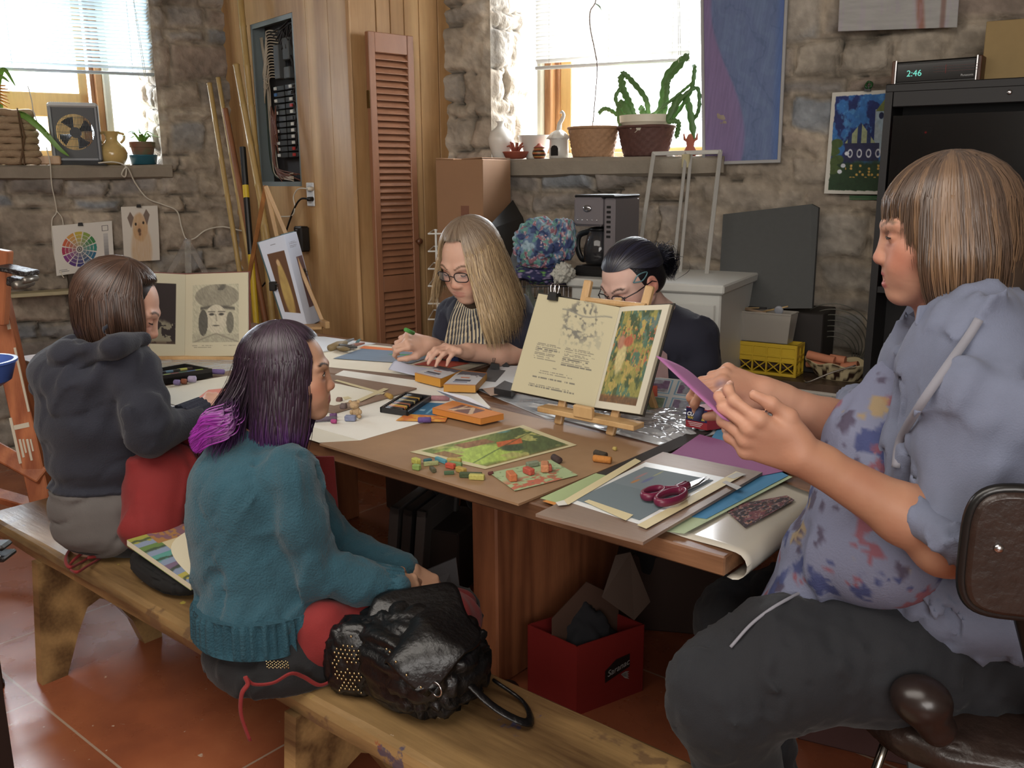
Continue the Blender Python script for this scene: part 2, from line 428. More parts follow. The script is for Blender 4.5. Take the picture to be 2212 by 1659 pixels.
sA1,zA=pA(352,357);zLA=zA
WA=(sA1-1.55,sA1,zLA-.02,zLA+1.02)
sB0,zB=pB(1062,345);zLB=zB;sB1=pB(1530,340)[0]
WB=(sB0,sB1,zLB-.02,zLB+1.1)
stone_wall('wall_left',A,-6.1,0.12,0,RZ,WA,3,0.34)
stone_wall('wall_back',B,-1.42,5.7,0,RZ,WB,8,0.34)
M_plain=mat('plain_plaster',(.62,.58,.52),0.9,var=.08,bump=.2)
def floor_mat():
 m,nt,N,L,b=_new('painted_floor')
 tc=N.new('ShaderNodeTexCoord')
 n1=N.new('ShaderNodeTexNoise');n1.inputs['Scale'].default_value=2.2;n1.inputs['Detail'].default_value=8;n1.inputs['Roughness'].default_value=.6;L.new(tc.outputs['Object'],n1.inputs['Vector'])
 r=N.new('ShaderNodeValToRGB');e=r.color_ramp.elements
 e[0].position=.28;e[0].color=(*lin('#7a3f2a'),1);e[1].position=.72;e[1].color=(*lin('#b56a42'),1)
 k=r.color_ramp.elements.new(.5);k.color=(*lin('#9a5232'),1);L.new(n1.outputs['Fac'],r.inputs[0])
 n2=N.new('ShaderNodeTexNoise');n2.inputs['Scale'].default_value=34;n2.inputs['Detail'].default_value=3;L.new(tc.outputs['Object'],n2.inputs['Vector'])
 s2=N.new('ShaderNodeMapRange');s2.inputs[1].default_value=.70;s2.inputs[2].default_value=.74;L.new(n2.outputs['Fac'],s2.inputs[0])
 br=N.new('ShaderNodeTexBrick');br.inputs['Scale'].default_value=1.0;br.inputs['Mortar Size'].default_value=.0035;br.inputs['Brick Width'].default_value=1.15;br.inputs['Row Height'].default_value=.62
 br.inputs['Color1'].default_value=(1,1,1,1);br.inputs['Color2'].default_value=(.80,.80,.80,1);br.inputs['Mortar'].default_value=(.3,.28,.25,1);br.offset=.37
 mp=N.new('ShaderNodeMapping');mp.inputs['Location'].default_value=(.25,.33,0);L.new(tc.outputs['Object'],mp.inputs['Vector']);L.new(mp.outputs[0],br.inputs['Vector'])
 m1=N.new('ShaderNodeMix');m1.data_type='RGBA';m1.blend_type='MULTIPLY';m1.inputs[0].default_value=1;L.new(r.outputs[0],m1.inputs[6]);L.new(br.outputs[0],m1.inputs[7])
 m2=N.new('ShaderNodeMix');m2.data_type='RGBA';L.new(s2.outputs[0],m2.inputs[0]);L.new(m1.outputs[2],m2.inputs[6]);m2.inputs[7].default_value=(*lin('#b59a84'),1)
 m3=N.new('ShaderNodeMix');m3.data_type='RGBA';L.new(br.outputs['Fac'],m3.inputs[0]);L.new(m2.outputs[2],m3.inputs[6]);m3.inputs[7].default_value=(*lin('#a08672'),1)
 L.new(m3.outputs[2],b.inputs['Base Color'])
 n3=N.new('ShaderNodeTexNoise');n3.inputs['Scale'].default_value=7;n3.inputs['Detail'].default_value=5;L.new(tc.outputs['Object'],n3.inputs['Vector'])
 rr=N.new('ShaderNodeMapRange');rr.inputs[3].default_value=.16;rr.inputs[4].default_value=.42;L.new(n3.outputs['Fac'],rr.inputs[0]);L.new(rr.outputs[0],b.inputs['Roughness'])
 bp=N.new('ShaderNodeBump');bp.inputs['Strength'].default_value=.12;bp.inputs['Distance'].default_value=.004;L.new(n3.outputs['Fac'],bp.inputs['Height']);L.new(bp.outputs[0],b.inputs['Normal'])
 return m
M_floor=floor_mat()
def A2(s,o):p=A(s,o,0);return[p[0],p[1]]
def B2(s,o):p=B(s,o,0);return[p[0],p[1]]
poly=[A2(-6.1,-.36),A2(.14,-.36),B2(-1.45,-.36),B2(5.8,-.36),[RX+.1,RY-.1],[A(-6.1,0,0)[0],RY-.1]]
mb=MB();mb.prism(poly,-.06,0);struct(mb.build('floor',M_floor))
mb=MB();mb.prism(poly,RZ,RZ+.08);struct(mb.build('ceiling',mat('ceiling_boards',(.66,.60,.52),.8,var=.1,stretch=(1,8,1))))
mb=MB();mb.box((RX+.05,1.0,RZ/2),(.1,7.4,RZ));struct(mb.build('wall_right',M_plain))
mb=MB();mb.box((-2.3,RY-.05,RZ/2),(9.4,.1,RZ));struct(mb.build('wall_front',M_plain))
M_ledge=mat('cement_ledge',(.56,.52,.46),.85,var=.14,vscale=9,bump=.3,bscale=40)
def ledge(name,P,s0,s1,z,th,o,seed):
 mb=MB();n=60;ss=np.linspace(s0,s1,n)
 prof=[(-.34,z-th),(-.34,z),(o-.012,z),(o,z-.014),(o-.005,z-th+.01),(o-.03,z-th)]
 g=np.array([[P(s,a+(.006*(vnoise(s*9,a*0,seed=seed+k)-.5)if a>0 else 0),b+(.008*(vnoise(s*7,b*0+k,seed=seed)-.5)if a>0 else 0))for k,(a,b)in enumerate(prof)]for s in ss])
 mb.grid(g[:,::-1],wrap=True)
 mb.add(g[0],[tuple(range(6))]);mb.add(g[-1],[tuple(range(6))[::-1]])
 return struct(mb.build(name,M_ledge))
ledge('trim_1',A,WA[0]-.2,pA(372,370,.05)[0],zLA,.075,.06,1)
ledge('trim_2',B,pB(1040,360,.05)[0],pB(1565,350,.05)[0],zLB,.085,.06,5)
M_cream=mat('cream_paint',(.80,.78,.70),.5,var=.05);M_sash=mat('varnished_pine_sash',(.80,.64,.38),.45,var=.1,stretch=(8,8,1))
M_jamb=wood('oiled_jamb','#8a5630','#c08a55',grain=(20,20,2));M_glass=mat('window_glass',(1,1,1),0.0,trans=1.0,alpha=.12,spec=.3)
def window(n,P,s0,s1,z0,z1,o,casing,bars):
 R=np.stack([P(1,0,0)-P(0,0,0),P(0,1,0)-P(0,0,0),UPV],1);org=P(0,0,0)
 root=bpy.data.objects.new('window_%d'%n,None);COL.objects.link(root);root.location=tuple(P((s0+s1)/2,o,z0));struct(root)
 mb=MB(org,R);w,h=s1-s0,z1-z0;c=casing
 for(a,b,d)in((s0+c/2,c,0),(s1-c/2,c,0)):mb.box((a,o+.02,(z0+z1)/2),(b,.05,h),b=.006)
 mb.box(((s0+s1)/2,o+.02,z0+.015),(w,.07,.03),b=.004);mb.box(((s0+s1)/2,o+.02,z1-c/2),(w,.05,c),b=.004)
 mb.build('casing',M_cream,root)
 mb=MB(org,R);j=s0+c;k=s1-c
 mb.box((j+.018,o-.05,(z0+z1)/2),(.036,.13,h-.02),b=.004);mb.box((k-.018,o-.05,(z0+z1)/2),(.036,.13,h-.02),b=.004);mb.box(((j+k)/2,o-.05,z1-c-.01),(k-j,.13,.036),b=.004)
 mb.box((j+.046,o-.055,(z0+z1)/2),(.02,.03,h-.05),b=.003);mb.box((k-.046,o-.055,(z0+z1)/2),(.02,.03,h-.05),b=.003)
 mb.build('jamb',M_jamb,root)
 mb=MB(org,R)
 for(x0,x1,y0,y1)in bars:mb.box(((x0+x1)/2,o-.08,(y0+y1)/2),(x1-x0,.035,y1-y0),b=.004)
 mb.build('sash',M_sash,root)
 mb=MB(org,R);mb.box(((j+k)/2,o-.085,(z0+z1)/2),(k-j,.004,h-.05));mb.build('glass',M_glass,root)
 return root
o1=-.24
sr=pA(247,300,o1)[0];sl=sr-1.25;zt=zLA+1.0
def sA_(px,py):return pA(px,py,o1-.08)
xr=sA_(200,300)[0];xp=sA_(170,200)[0];zr1=sA_(100,200)[1];zr0=sA_(100,252)[1];xq=sA_(106,290)[0];xq0=sA_(20,290)[0];zq=sA_(90,325)[1]
window(1,A,sl,sr,zLA+.0,zt,o1,.035,[(xp,xr,zLA+.02,zt-.05),(sl+.05,xr,zr0,zr1),(sl+.05,xr,zLA+.02,zq),(xq,xr,zLA,zr0+.01),(sl+.05,sl+.1,zLA,zt-.05),(sl+.05,xr,zt-.1,zt-.05)])
o2=-.24
s2l=pB(1168,300,o2)[0];s2r=WB[1]+.0
def sB_(px,py):return pB(px,py,o2-.08)
window(2,B,s2l,s2r,zLB,zLB+1.08,o2,.028,[(s2l+.08,sB_(1237,200)[0],zLB+.02,zLB+1.0),(s2r-.12,s2r-.06,zLB+.02,zLB+1.0),(s2l+.08,s2r-.06,zLB+.01,zLB+.05),(s2l+.08,s2r-.06,zLB+.95,zLB+1.02)])
mb=MB();p=A(-1.2,-4,zLA-.4);mb.box(p,(7,7,.1));tag(mb.build('lawn',mat('sunlit_lawn',(.75,.78,.6),.9,var=.2)),'sunlit pale lawn outside the left window','lawn')
bpy.data.objects['lawn']['kind']='structure'
Cn=np.array([-3.3925,2.8971,0]);CL=np.array([-4.78,3.14,0]);CR=np.array([-3.315,3.50,0])
uC=unit(Cn-CL);nC=np.array([uC[1],-uC[0],0]);uD=unit(CR-Cn);nD=np.array([uD[1],-uD[0],0])
def panel_mat(name,c1,c2,gro,u):
 m=wood(name,c1,c2,rough=.58,grain=(5.5,5.5,.62),dist=5.0,dirt=.07,bump=.15)
 return m
M_ply=panel_mat('pine_panelling','#a27645','#d8ae76',.1,uC)
def face(org,u,n,w,grooves,name):
 R=np.stack([u,n,UPV],1)
 if np.linalg.det(R)<0:pass
 mb=MB(org,R);xs=[0]+grooves+[w]
 for i in range(len(xs)-1):
  a,b=xs[i]+(.0025 if i else 0),xs[i+1]-.0025
  mb.box(((a+b)/2,-.008,RZ/2),(b-a,.016,RZ),b=.0022)
 mb.box((w/2,-.02,RZ/2),(w,.012,RZ))
 return struct(mb.build(name,M_ply))
wC=np.linalg.norm(Cn-CL);wD=np.linalg.norm(CR-Cn)
def onC(px,py,o=0.0):p=atP(px,py,CL+nC*o,nC);return float((p-CL)@uC),float(p[2])
def onD(px,py,o=0.0):p=atP(px,py,Cn+nD*o,nD);return float((p-Cn)@uD),float(p[2])
face(Cn,uD,nD,wD,[onD(812,40)[0],onD(843,40)[0],onD(873,40)[0],onD(905,40)[0],onD(945,40)[0]],'wall_closet_right')
q=[onC(540,47),onC(632,33),onC(652,408),onC(561,397)]
pan_s0=(q[0][0]+q[3][0])/2;pan_s1=(q[1][0]+q[2][0])/2;pan_z1=(q[0][1]+q[1][1])/2;pan_z0=(q[2][1]+q[3][1])/2
Rc=np.stack([uC,nC,UPV],1)
mb=MB(CL,Rc)
gr=[0,.12,onC(545,600)[0],onC(690,600)[0],onC(735,600)[0],wC]
for i in range(len(gr)-1):
 a,b=gr[i],gr[i+1]
 for(z0,z1)in((0,pan_z0),(pan_z0,pan_z1),(pan_z1,RZ)):
  segs=[(a,b)]
  if z0==pan_z0:
   segs=[(a,min(b,pan_s0)),(max(a,pan_s1),b)]
  for(x,y)in segs:
   if y-x>.006:mb.box(((x+y)/2,-.008,(z0+z1)/2),(y-x-(.004 if(x==a and y==b)else .002),.016,z1-z0))
struct(mb.build('wall_closet_left',M_ply))
mb=MB();mb.box(tuple(Cn+unit(nC+nD)*.0+UPV*RZ/2),(.022,.022,RZ),R=rotz(.7),b=.004);struct(mb.build('trim_3',M_ply))
def RA():return np.stack([uA,nA,UPV],1)
def RB():return np.stack([uB,nB,UPV],1)
def black(n='black_plastic'):return mat(n,(.07,.07,.075),.45)
M_blk=black();M_wht=mat('white_paper',(.90,.89,.87),.8);M_steel=mat('bright_steel',(.75,.75,.76),.25,1.0)
M_cord_w=mat('white_cord',(.82,.80,.74),.5);M_cord_b=mat('black_cord',(.06,.06,.06),.5)
def blinds(name,P,s0,s1,ztop,zb0,zb1,o,label,m,tilt,n_slat):
 """zb0/zb1: height of the lower rail at the two ends"""
 root=thing(name,label,'blind',P((s0+s1)/2,o,ztop),None)
 R=np.stack([P(1,0,0)-P(0,0,0),P(0,1,0)-P(0,0,0),UPV],1);org=P(0,0,0)
 mb=MB(org,R);mb.box(((s0+s1)/2,o,ztop),(s1-s0,.04,.03),b=.003);mb.build('head_rail',m,root)
 mb=MB(org,R);k=12;a=np.linspace(-1,1,5)
 for i in range(n_slat):
  t=(i+1)/(n_slat+1)
  g=[]
  for x in np.linspace(0,1,k):
   z=ztop+(zb0+(zb1-zb0)*x-ztop)*t+.0012*math.sin(i*2.3+x*5)
   g.append([[s0+(s1-s0)*x,o+q*.0125*math.cos(tilt),z+q*.0125*math.sin(tilt)+.0025*(1-q*q)]for q in a])
  mb.grid(np.array(g),back=(0,0,-.0006))
 mb.build('slats',m,root,smooth=False)
 mb=MB(org,R);mb.tube([(s0,o,zb0-.012),((s0+s1)/2,o,(zb0+zb1)/2-.012),(s1,o,zb1-.012)],.013,8,flat=.7);mb.build('bottom_rail',m,root,smooth=True)
 mb=MB(org,R)
 for x in(.1,.5,.9):
  for d in(-.014,.014):mb.tube([(s0+(s1-s0)*x,o+d,ztop),(s0+(s1-s0)*x,o+d,zb0+(zb1-zb0)*x-.01)],.0008,4)
 x=.93;mb.tube([(s0+(s1-s0)*x-.02,o+.02,ztop),(s0+(s1-s0)*x+.012,o+.022,zb1-.03)],.0012,4);mb.tube([(s0+(s1-s0)*x-.02,o+.02,ztop),(s0+(s1-s0)*x+.022,o+.022,zb1-.03)],.0012,4)
 mb.build('cords',M_cord_w,root)
 return root
M_blindA=mat('blue_white_slats',(.80,.86,.90),.4,trans=.0,alpha=.92);M_blindB=mat('white_slats',(.92,.92,.90),.4,alpha=.9)
a0=pA(0,143,-.02);a1=pA(346,157,-.02)
slope=(a1[1]-a0[1])/(a1[0]-a0[0])
blinds('venetian_blind',A,a1[0]-1.45,a1[0],a0[1]+.58,a1[1]-slope*1.45,a1[1],-.02,'pale blue aluminium venetian blind half lowered over the left window',M_blindA,.5,30)
b0=pB(1158,142,-.05);b1=pB(1490,122,-.05)
blinds('venetian_blind',B,b0[0],b1[0],b0[1]+.62,b0[1],b1[1],-.05,'white venetian blind hanging crooked over the window behind the potted cactus',M_blindB,.75,34)
def fan_heater():
 c0=pA(118,352,-.02);c1=pA(214,250,-.02);w=c1[0]-c0[0];h=.30;s=(c0[0]+c1[0])/2;z=zLA
 root=thing('fan_heater','grey portable fan heater with round grille on the left window ledge','heater',A(s,-.04,z))
 Rr=RA()@rotz(.18);org=A(s,-.04,z)
 mg=mat('grey_fan_shell',(.42,.44,.47),.4);md=mat('dark_fan_face',(.25,.26,.28),.5)
 mb=MB(org,Rr);hh=w/2
 zc=.02+h/2
 for sx in(-1,1):mb.box((sx*(hh-.012),0,zc),(.024,.14,h),b=.008)
 mb.box((0,0,.03),(w-.03,.14,.022),b=.006)
 mb.build('shell',mg,root)
 mb=MB(org,Rr);mb.box((0,0,.02+h-.012),(w-.002,.15,.024),b=.008)
 for i in range(22):mb.box((-hh+.02+i*(w-.04)/21,.04,.02+h+.001),(.004,.05,.004))
 mb.build('top_vent',mat('pale_vent',(.72,.73,.74),.4),root)
 r=min(w,h)*.38;a=np.linspace(0,2*PI,49);fr=[]
 for t in a:
  q=max(abs(math.cos(t)),abs(math.sin(t)))
  fr.append([[r*math.cos(t),.066,zc+r*math.sin(t)],[(hh-.022)*math.cos(t)/q,.066,zc+(h/2-.02)*math.sin(t)/q]])
 mb=MB(org,Rr);mb.grid(np.array(fr),back=(0,-.006,0));mb.build('face_plate',md,root)
 mb=MB(org,Rr)
 for i in range(26):
  x=-r+(i+.5)*2*r/26;y=math.sqrt(r*r-x*x);mb.box((x,.068,zc),(.0022,.003,2*y))
 for i in range(5):
  y=-r+(i+.5)*2*r/5;x=math.sqrt(r*r-y*y);mb.box((0,.066,zc+y),(2*x,.003,.002))
 for i in range(26):
  x=-r+(i+.5)*2*r/26;y=math.sqrt(r*r-x*x);mb.box((x,-.055,zc),(.0022,.003,2*y))
 mb.build('grille',md,root)
 for k in range(4):
  t=k*PI/2+.5;mb=MB(org,Rr);g=[]
  for q in np.linspace(.25,1,8):
   g.append([[q*r*.9*math.cos(t+d),(d*.05),zc+q*r*.9*math.sin(t+d)]for d in np.linspace(-.42,.42,6)*(.5+.5*q)])
  mb.grid(np.array(g),back=(0,.003,0));mb.build('blade',md,root,smooth=True)
 mb=MB(org,Rr);mb.cyl((0,-.02,zc),(0,.02,zc),.028,n=20);mb.build('hub',md,root)
 mb=MB(org,Rr);mb.hexa([(-hh-.01,-.08,0),(hh+.02,-.08,0),(hh+.02,.09,0),(-hh-.01,.09,0),(-hh+.02,-.06,.022),(hh-.02,-.06,.022),(hh-.02,.07,.022),(-hh+.02,.07,.022)]);mb.build('base',md,root)
fan_heater()
def ledgeA(px,py=352,o=-.03):s,z=pA(px,py,o);return A(s,o,zLA+.0005)
p=ledgeA(246,352,-.02)
t=thing('jug','glazed yellow pottery jug with two small handles beside the fan heater','jug',p)
mg=mat('yellow_glaze',(.80,.68,.42),.18,var=.15,vscale=12,coat=.4);sc=.98
prof=[(.04,0),(.058,.008),(.074,.04),(.078,.065),(.066,.095),(.042,.118),(.031,.135),(.032,.155),(.044,.178),(.047,.182),(.043,.182),(.028,.155),(.027,.13),(0.001,.11)]
mb=MB(p);mb.lathe([(r*sc,z*sc)for r,z in prof],n=36);mb.build('body',mg,t,True)
for sgn in(-1,1):
 mb=MB(p,RA());mb.tube(spline([(sgn*.038,0,.172),(sgn*.062,0,.165),(sgn*.064,0,.14),(sgn*.045,0,.118)],14),.007,8);mb.build('handle',mg,t,True)
p=ledgeA(22,355,.0)+nA*-.03
t=thing('rope_basket','square basket of thick coiled tan rope at the left end of the ledge','basket',p)
mb=MB(p,RA());mr=mat('tan_rope',(.66,.56,.44),.9,var=.15,vscale=50,bump=.6,bscale=120,stretch=(1,1,3))
for i in range(8):
 w=.135-.002*i+.004*math.sin(i*2);z=.02+i*.034;loop=[]
 for k in range(64):
  a=k*2*PI/64;q=(abs(math.cos(a))**5+abs(math.sin(a))**5)**-.2
  loop.append([w*q*math.cos(a)+.003*math.sin(k*.9+i),w*.62*q*math.sin(a),z+.003*math.sin(k*.7+i*3)])
 mb.tube(loop,.0195,8,closed=True)
mb.build('coils',mr,t,True)
mb=MB(p,RA());mb.tube([(.06,.105,.0),(.062,.108,.14),(.058,.105,.28)],.009,6,flat=.4);mb.tube([(.04,.106,.0),(.075,.108,.14),(.062,.105,.26)],.005,6);mb.build('strap',mat('brown_strap',(.42,.32,.22),.8),t)
p2=p+UPV*.0
t=thing('bromeliad','leafy plant with a long arching strap leaf and dry orange bloom in rope basket','plant',p2)
M_leaf=mat('bright_leaf',(.42,.62,.22),.45,var=.2,vscale=20,sss=.0);M_leafd=mat('dark_leaf',(.22,.36,.16),.5,var=.25,vscale=20)
def leaf(mb,pts,w,n=22,up=None,twist=0.0,col=None):
 P=spline(pts,n);T=np.gradient(P,axis=0);g=[]
 for i in range(n):
  tt=unit(T[i]);sd=np.cross(tt,UPV if up is None else up);sd=unit(sd)if np.linalg.norm(sd)>1e-3 else RT
  nn=np.cross(sd,tt);u=i/(n-1);ww=w*(math.sin(PI*min(1,.12+.88*u))**.6)*(1-.25*u)
  g.append([P[i]-sd*ww+nn*ww*.25,P[i],P[i]+sd*ww+nn*ww*.25])
 mb.grid(np.array(g),back=(0,0,-.0012))
def Aoff(px,py,o):s,z=pA(px,py,o);return A(s,o,z)
for pts,w in[([Aoff(15,255,.0),Aoff(45,247,.07),Aoff(85,275,.11),Aoff(125,318,.13),Aoff(150,338,.13)],.016),([Aoff(5,250,0),Aoff(-5,190,.0),Aoff(8,150,.03),Aoff(35,188,.06)],.014),([Aoff(0,250,0),Aoff(-20,180,.0),Aoff(0,165,.04),Aoff(22,178,.07)],.012),([Aoff(0,250,0),Aoff(-60,200,-.02),Aoff(-90,220,0)],.014),([Aoff(0,250,0),Aoff(-30,150,-.05),Aoff(-60,90,-.08)],.013)]:
 mb=MB();leaf(mb,pts,w*1.1,up=nA);mb.build('leaf',M_leaf,t,True)
mb=MB()
for k in range(7):
 a=Aoff(0,185+k*6,.03);mb.tube([a,a+RT*(.035+.006*(k%3))+UPV*(.0-.004*k)],[.006,.002],6)
mb.build('bloom',mat('orange_bloom',(.85,.55,.15),.6),t,True)
mb=MB();mb.tube([Aoff(2,262,0),Aoff(0,230,.02),Aoff(0,185,.03)],.004,6);mb.build('stem',M_leafd,t)
p=ledgeA(103,355,.01)
mb=MB(p,RA()@rotz(.1));mb.box((0,0,.024),(.13,.06,.046),b=.006);tag(mb.build('wood_block',wood('pale_block','#a07a58','#c9a27c')),'plain wooden block between the rope basket and the fan heater','block')
p=ledgeA(311,350,-.02)
t=thing('potted_seedling','small terracotta pot of seedlings in a blue saucer on the left ledge','potted plant',p)
mb=MB(p);mb.lathe([(.04,.03),(.055,.06),(.062,.095),(.067,.096),(.069,.125),(.062,.126),(.058,.1),(.001,.1)],n=30);mb.build('pot',mat('terracotta_green',(.55,.33,.26),.7,color2=(.36,.42,.30),vscale=8),t,True,sharp=40)
mb=MB(p);mb.lathe([(.045,.002),(.066,.006),(.074,.05),(.078,.053),(.074,.056),(.07,.05),(.06,.02),(.001,.015)],n=30);mb.build('saucer',mat('blue_saucer',(.18,.42,.50),.25),t,True)
mb=MB(p);mb.ell((0,0,.112),(.056,.056,.014));mb.build('soil',mat('potting_soil',(.20,.14,.10),.95,bump=.8,bscale=90),t)
for k in range(9):
 a=k*2.4;r=.05+.02*(k%3);d=np.array([math.cos(a),math.sin(a),0]);mb=MB()
 leaf(mb,[p+UPV*.115+d*.008,p+UPV*(.155+.008*(k%4))+d*r*.6,p+UPV*(.148+.01*(k%2))+d*r*1.4],.013,10);mb.build('leaf',M_leaf,t,True)
mb=MB();mb.tube([p+UPV*.11,p+UPV*.19+uA*-.01],.003,5);leaf(mb,[p+UPV*.16,p+UPV*.19-uA*.012,p+UPV*.215-uA*.012],.009,8);mb.build('sprout',M_leaf,t,True)
def wall_path(f,pts,o):return[A(*(lambda q:(q[0],oo,q[1]))(f(px,py,oo)))for(px,py),oo in zip(pts,o if hasattr(o,'__len__')else[o]*len(pts))]
mb=MB();pts=[(212,352),(245,350),(270,358),(272,378),(268,382),(263,375),(275,362),(292,395),(318,428),(352,442),(382,456),(392,490),(402,516),(420,515),(445,497),(480,490),(515,497),(545,505)]
oo=[.06,.08,.085,.09,.08,.09,.1]+[.06]*4+[.06,.07,.07,.07,.07,.1,.12]
mb.tube(spline(wall_path(pA,pts,oo),130),.0042,7);tag(mb.build('extension_cord',M_cord_w,None,True),'white flat cord looping down the wall from the fan heater to the clear stand','cord')
mb=MB();pts=[(100,318),(108,352),(112,400),(122,455),(112,480),(118,555),(132,590),(138,600)]
mb.tube(spline(wall_path(pA,pts,[.08,.09,.08,.05,.05,.05,.06,.06]),60),.003,6);mb.tube(spline(wall_path(pA,[(60,185),(68,215),(72,240),(80,262)],.1),20),.003,6)
mb.tube(spline(wall_path(pA,[(122,455),(136,480),(138,560),(128,592)],.05),30),.003,6)
tag(mb.build('hanging_cord',M_cord_w,None,True),'thin pale cord hanging below the ledge behind the colour wheel chart','cord')
import colorsys
def wheel(u,v):
 x=(u-.42)*1.22;y=(v-.52)*1.0;r=np.hypot(x,y);a=(np.arctan2(x,-y)/(2*PI))%1
 c=np.zeros(u.shape+(3,))+[.86,.85,.82]
 k=np.floor((a*12+.5)%12).astype(int)
 hues=['#c9b23c','#8aa84a','#3c8a4c','#2f8f84','#2d6f94','#31507f','#3f3f86','#5c3a86','#8b3b8c','#b53358','#d2603c','#d79a48']
 H=np.array([[int(h[i:i+2],16)/255 for i in(1,3,5)]for h in hues])
 base=H[k];fa=np.abs(((a*12+.5)%1)-.5)*2;R0=.36
 ring=np.floor(r/R0*5)
 mix=np.choose(np.clip(ring,0,4).astype(int),[0,.6,.4,.18,0])[...,None]
 col=base*(1-mix)+np.array([.62,.60,.58])*mix
 inw=(r<R0)&(r>.07)&(fa<.86)&(np.abs((r/R0*5)%1-.04)>.07)
 c[inw]=col[inw];c[(r<.055)&(r>.03)]=[.4,.4,.4];c[r<.018]=[.2,.2,.2]
 g=(u>.84)&(u<.92)&(v>.25)&(v<.8);c[g]=(.75-.5*(np.floor((v[g]-.25)/.065)*.065))[...,None]*np.ones(3)
 sq=(u>.82)&(u<.93)&(v>.08)&(v<.2)&~((u>.83)&(u<.92)&(v>.09)&(v<.19));c[sq]=.4
 c[(np.abs(v-.93)<.008)&(u>.05)&(u<.22)]=.55;c[(np.abs(v-.90)<.006)&(u>.05)&(u<.19)]=.6
 return c
def clip_binder(mb,o,R,s=1.0):
 mb.o=np.array(o,float);mb.R=R
 mb.prism([(-.012*s,0),(.012*s,0),(.009*s,.016*s),(-.009*s,.016*s)],-.006,.006,R=rotx(PI/2))
q=[Aoff(112,488,.06),Aoff(242,477,.07),Aoff(248,578,.06),Aoff(122,596,.055)]
t=thing('colour_wheel_chart','white chart with a printed twelve-part colour wheel pinned to the stone wall','poster',(q[2]+q[3])/2)
picture('sheet',q,wheel,t,190,190,nrm=nA,curl=lambda u,v:.006*np.sin(u*4+v*2))
mb=MB();clip_binder(mb,Aoff(174,488,.075),RA(),1.1);mb.build('clip',M_blk,t)
def doggy(u,v):
 c=np.zeros(u.shape+(3,))+[.84,.82,.78];n=fbm(u*9,v*9,seed=5);st=fbm(u*50,v*9,seed=6)
 body=sstep(.33,.24,np.hypot((u-.5)/1.0,(v-.80)*.6));c=mixc(c,np.array([.80,.66,.50]),body*(.45+.5*st))
 face=sstep(.26,.20,np.hypot((u-.48),(v-.38)*.8)+.05*n);c=mixc(c,[.78,.60,.40],face*(.6+.5*(st-.3)))
 for(x,y)in((.24,.2),(.68,.16)):
  e=sstep(.0,.02,.16-np.abs(u-x)*1.7-np.maximum(v-y,0)*.8-np.maximum(y-v,0)*1.4);c=mixc(c,[.40,.32,.28],e*.8)
 for(x,y,r,k)in((.37,.32,.025,[.15,.12,.1]),(.58,.30,.025,[.15,.12,.1]),(.46,.44,.04,[.2,.17,.15]),(.47,.50,.03,[.35,.25,.2])):
  c=mixc(c,k,sstep(r*1.4,r*.7,np.hypot(u-x,v-y)))
 c=mixc(c,[.72,.52,.36],sstep(.1,.04,np.hypot(u-.47,(v-.42)*.6))*.35)
 return c
q=[Aoff(261,447,.055),Aoff(340,444,.065),Aoff(345,562,.07),Aoff(268,566,.06)]
t=thing('dog_drawing','sketch of a small tan terrier on white paper clipped to the stone wall','drawing',(q[2]+q[3])/2)
picture('sheet',q,doggy,t,90,130,nrm=nA,curl=lambda u,v:.008*np.sin(v*3)+.004*u)
mb=MB();clip_binder(mb,Aoff(300,448,.08),RA(),1.0);mb.build('clip',M_blk,t)
mb=MB();a,b=pA(78,630,.12),pA(270,596,.12)
mb.box(tuple(A((a[0]+b[0])/2,.10,a[1]-.012)),(b[0]-a[0]+.3,.12,.02),R=RA(),b=.003)
tag(mb.build('shelf_board',mat('old_cream_board',(.66,.62,.48),.5,var=.2),None),'narrow weathered cream shelf board along the left wall','shelf')
mb=MB();mb.box(tuple(A(pA(168,700,.03)[0],.03,.6)),(.05,.05,1.05),R=RA(),b=.004);tag(mb.build('shelf_post',mat('dark_post',(.25,.2,.16),.7)),'dark upright post under the cream shelf board','post')
p0=atD(405,520,4.75);g=mat('clear_acrylic',(.95,.95,.95),.05,trans=.9,alpha=.55)
t=thing('acrylic_stand','clear acrylic tripod stand behind the open portrait book','stand',p0-UPV*.45)
for(px,py,d)in((360,600,4.75),(450,600,4.75),(408,610,4.55)):
 mb=MB();a=p0;b=atD(px,py,d);b=a+(b-a)*2.2;w=RT*.016
 mb.hexa([b-w-FD*.004,b+w-FD*.004,b+w+FD*.004,b-w+FD*.004,a-w-FD*.004,a+w-FD*.004,a+w+FD*.004,a-w+FD*.004]);mb.build('leg',g,t)
mb=MB();mb.ell(p0,(.022,.022,.014));mb.build('hub',g,t,True)
pp=p0-UPV*.44
mb=MB();mb.box((pp[0]-.05,pp[1]+.05,pp[2]-.02),(.5,.4,.03),b=.004)
for sx in(-.2,.2):
 for sy in(-.16,.16):mb.box((pp[0]-.05+sx,pp[1]+.05+sy,(pp[2]-.035)/2),(.04,.04,pp[2]-.035))
tag(mb.build('side_table',wood('dull_side_table','#5c4632','#7a6048')),'low brown side table behind the open portrait book','table')
M_bam=mat('bamboo',(.70,.58,.34),.45,var=.15,vscale=6,stretch=(8,8,1))
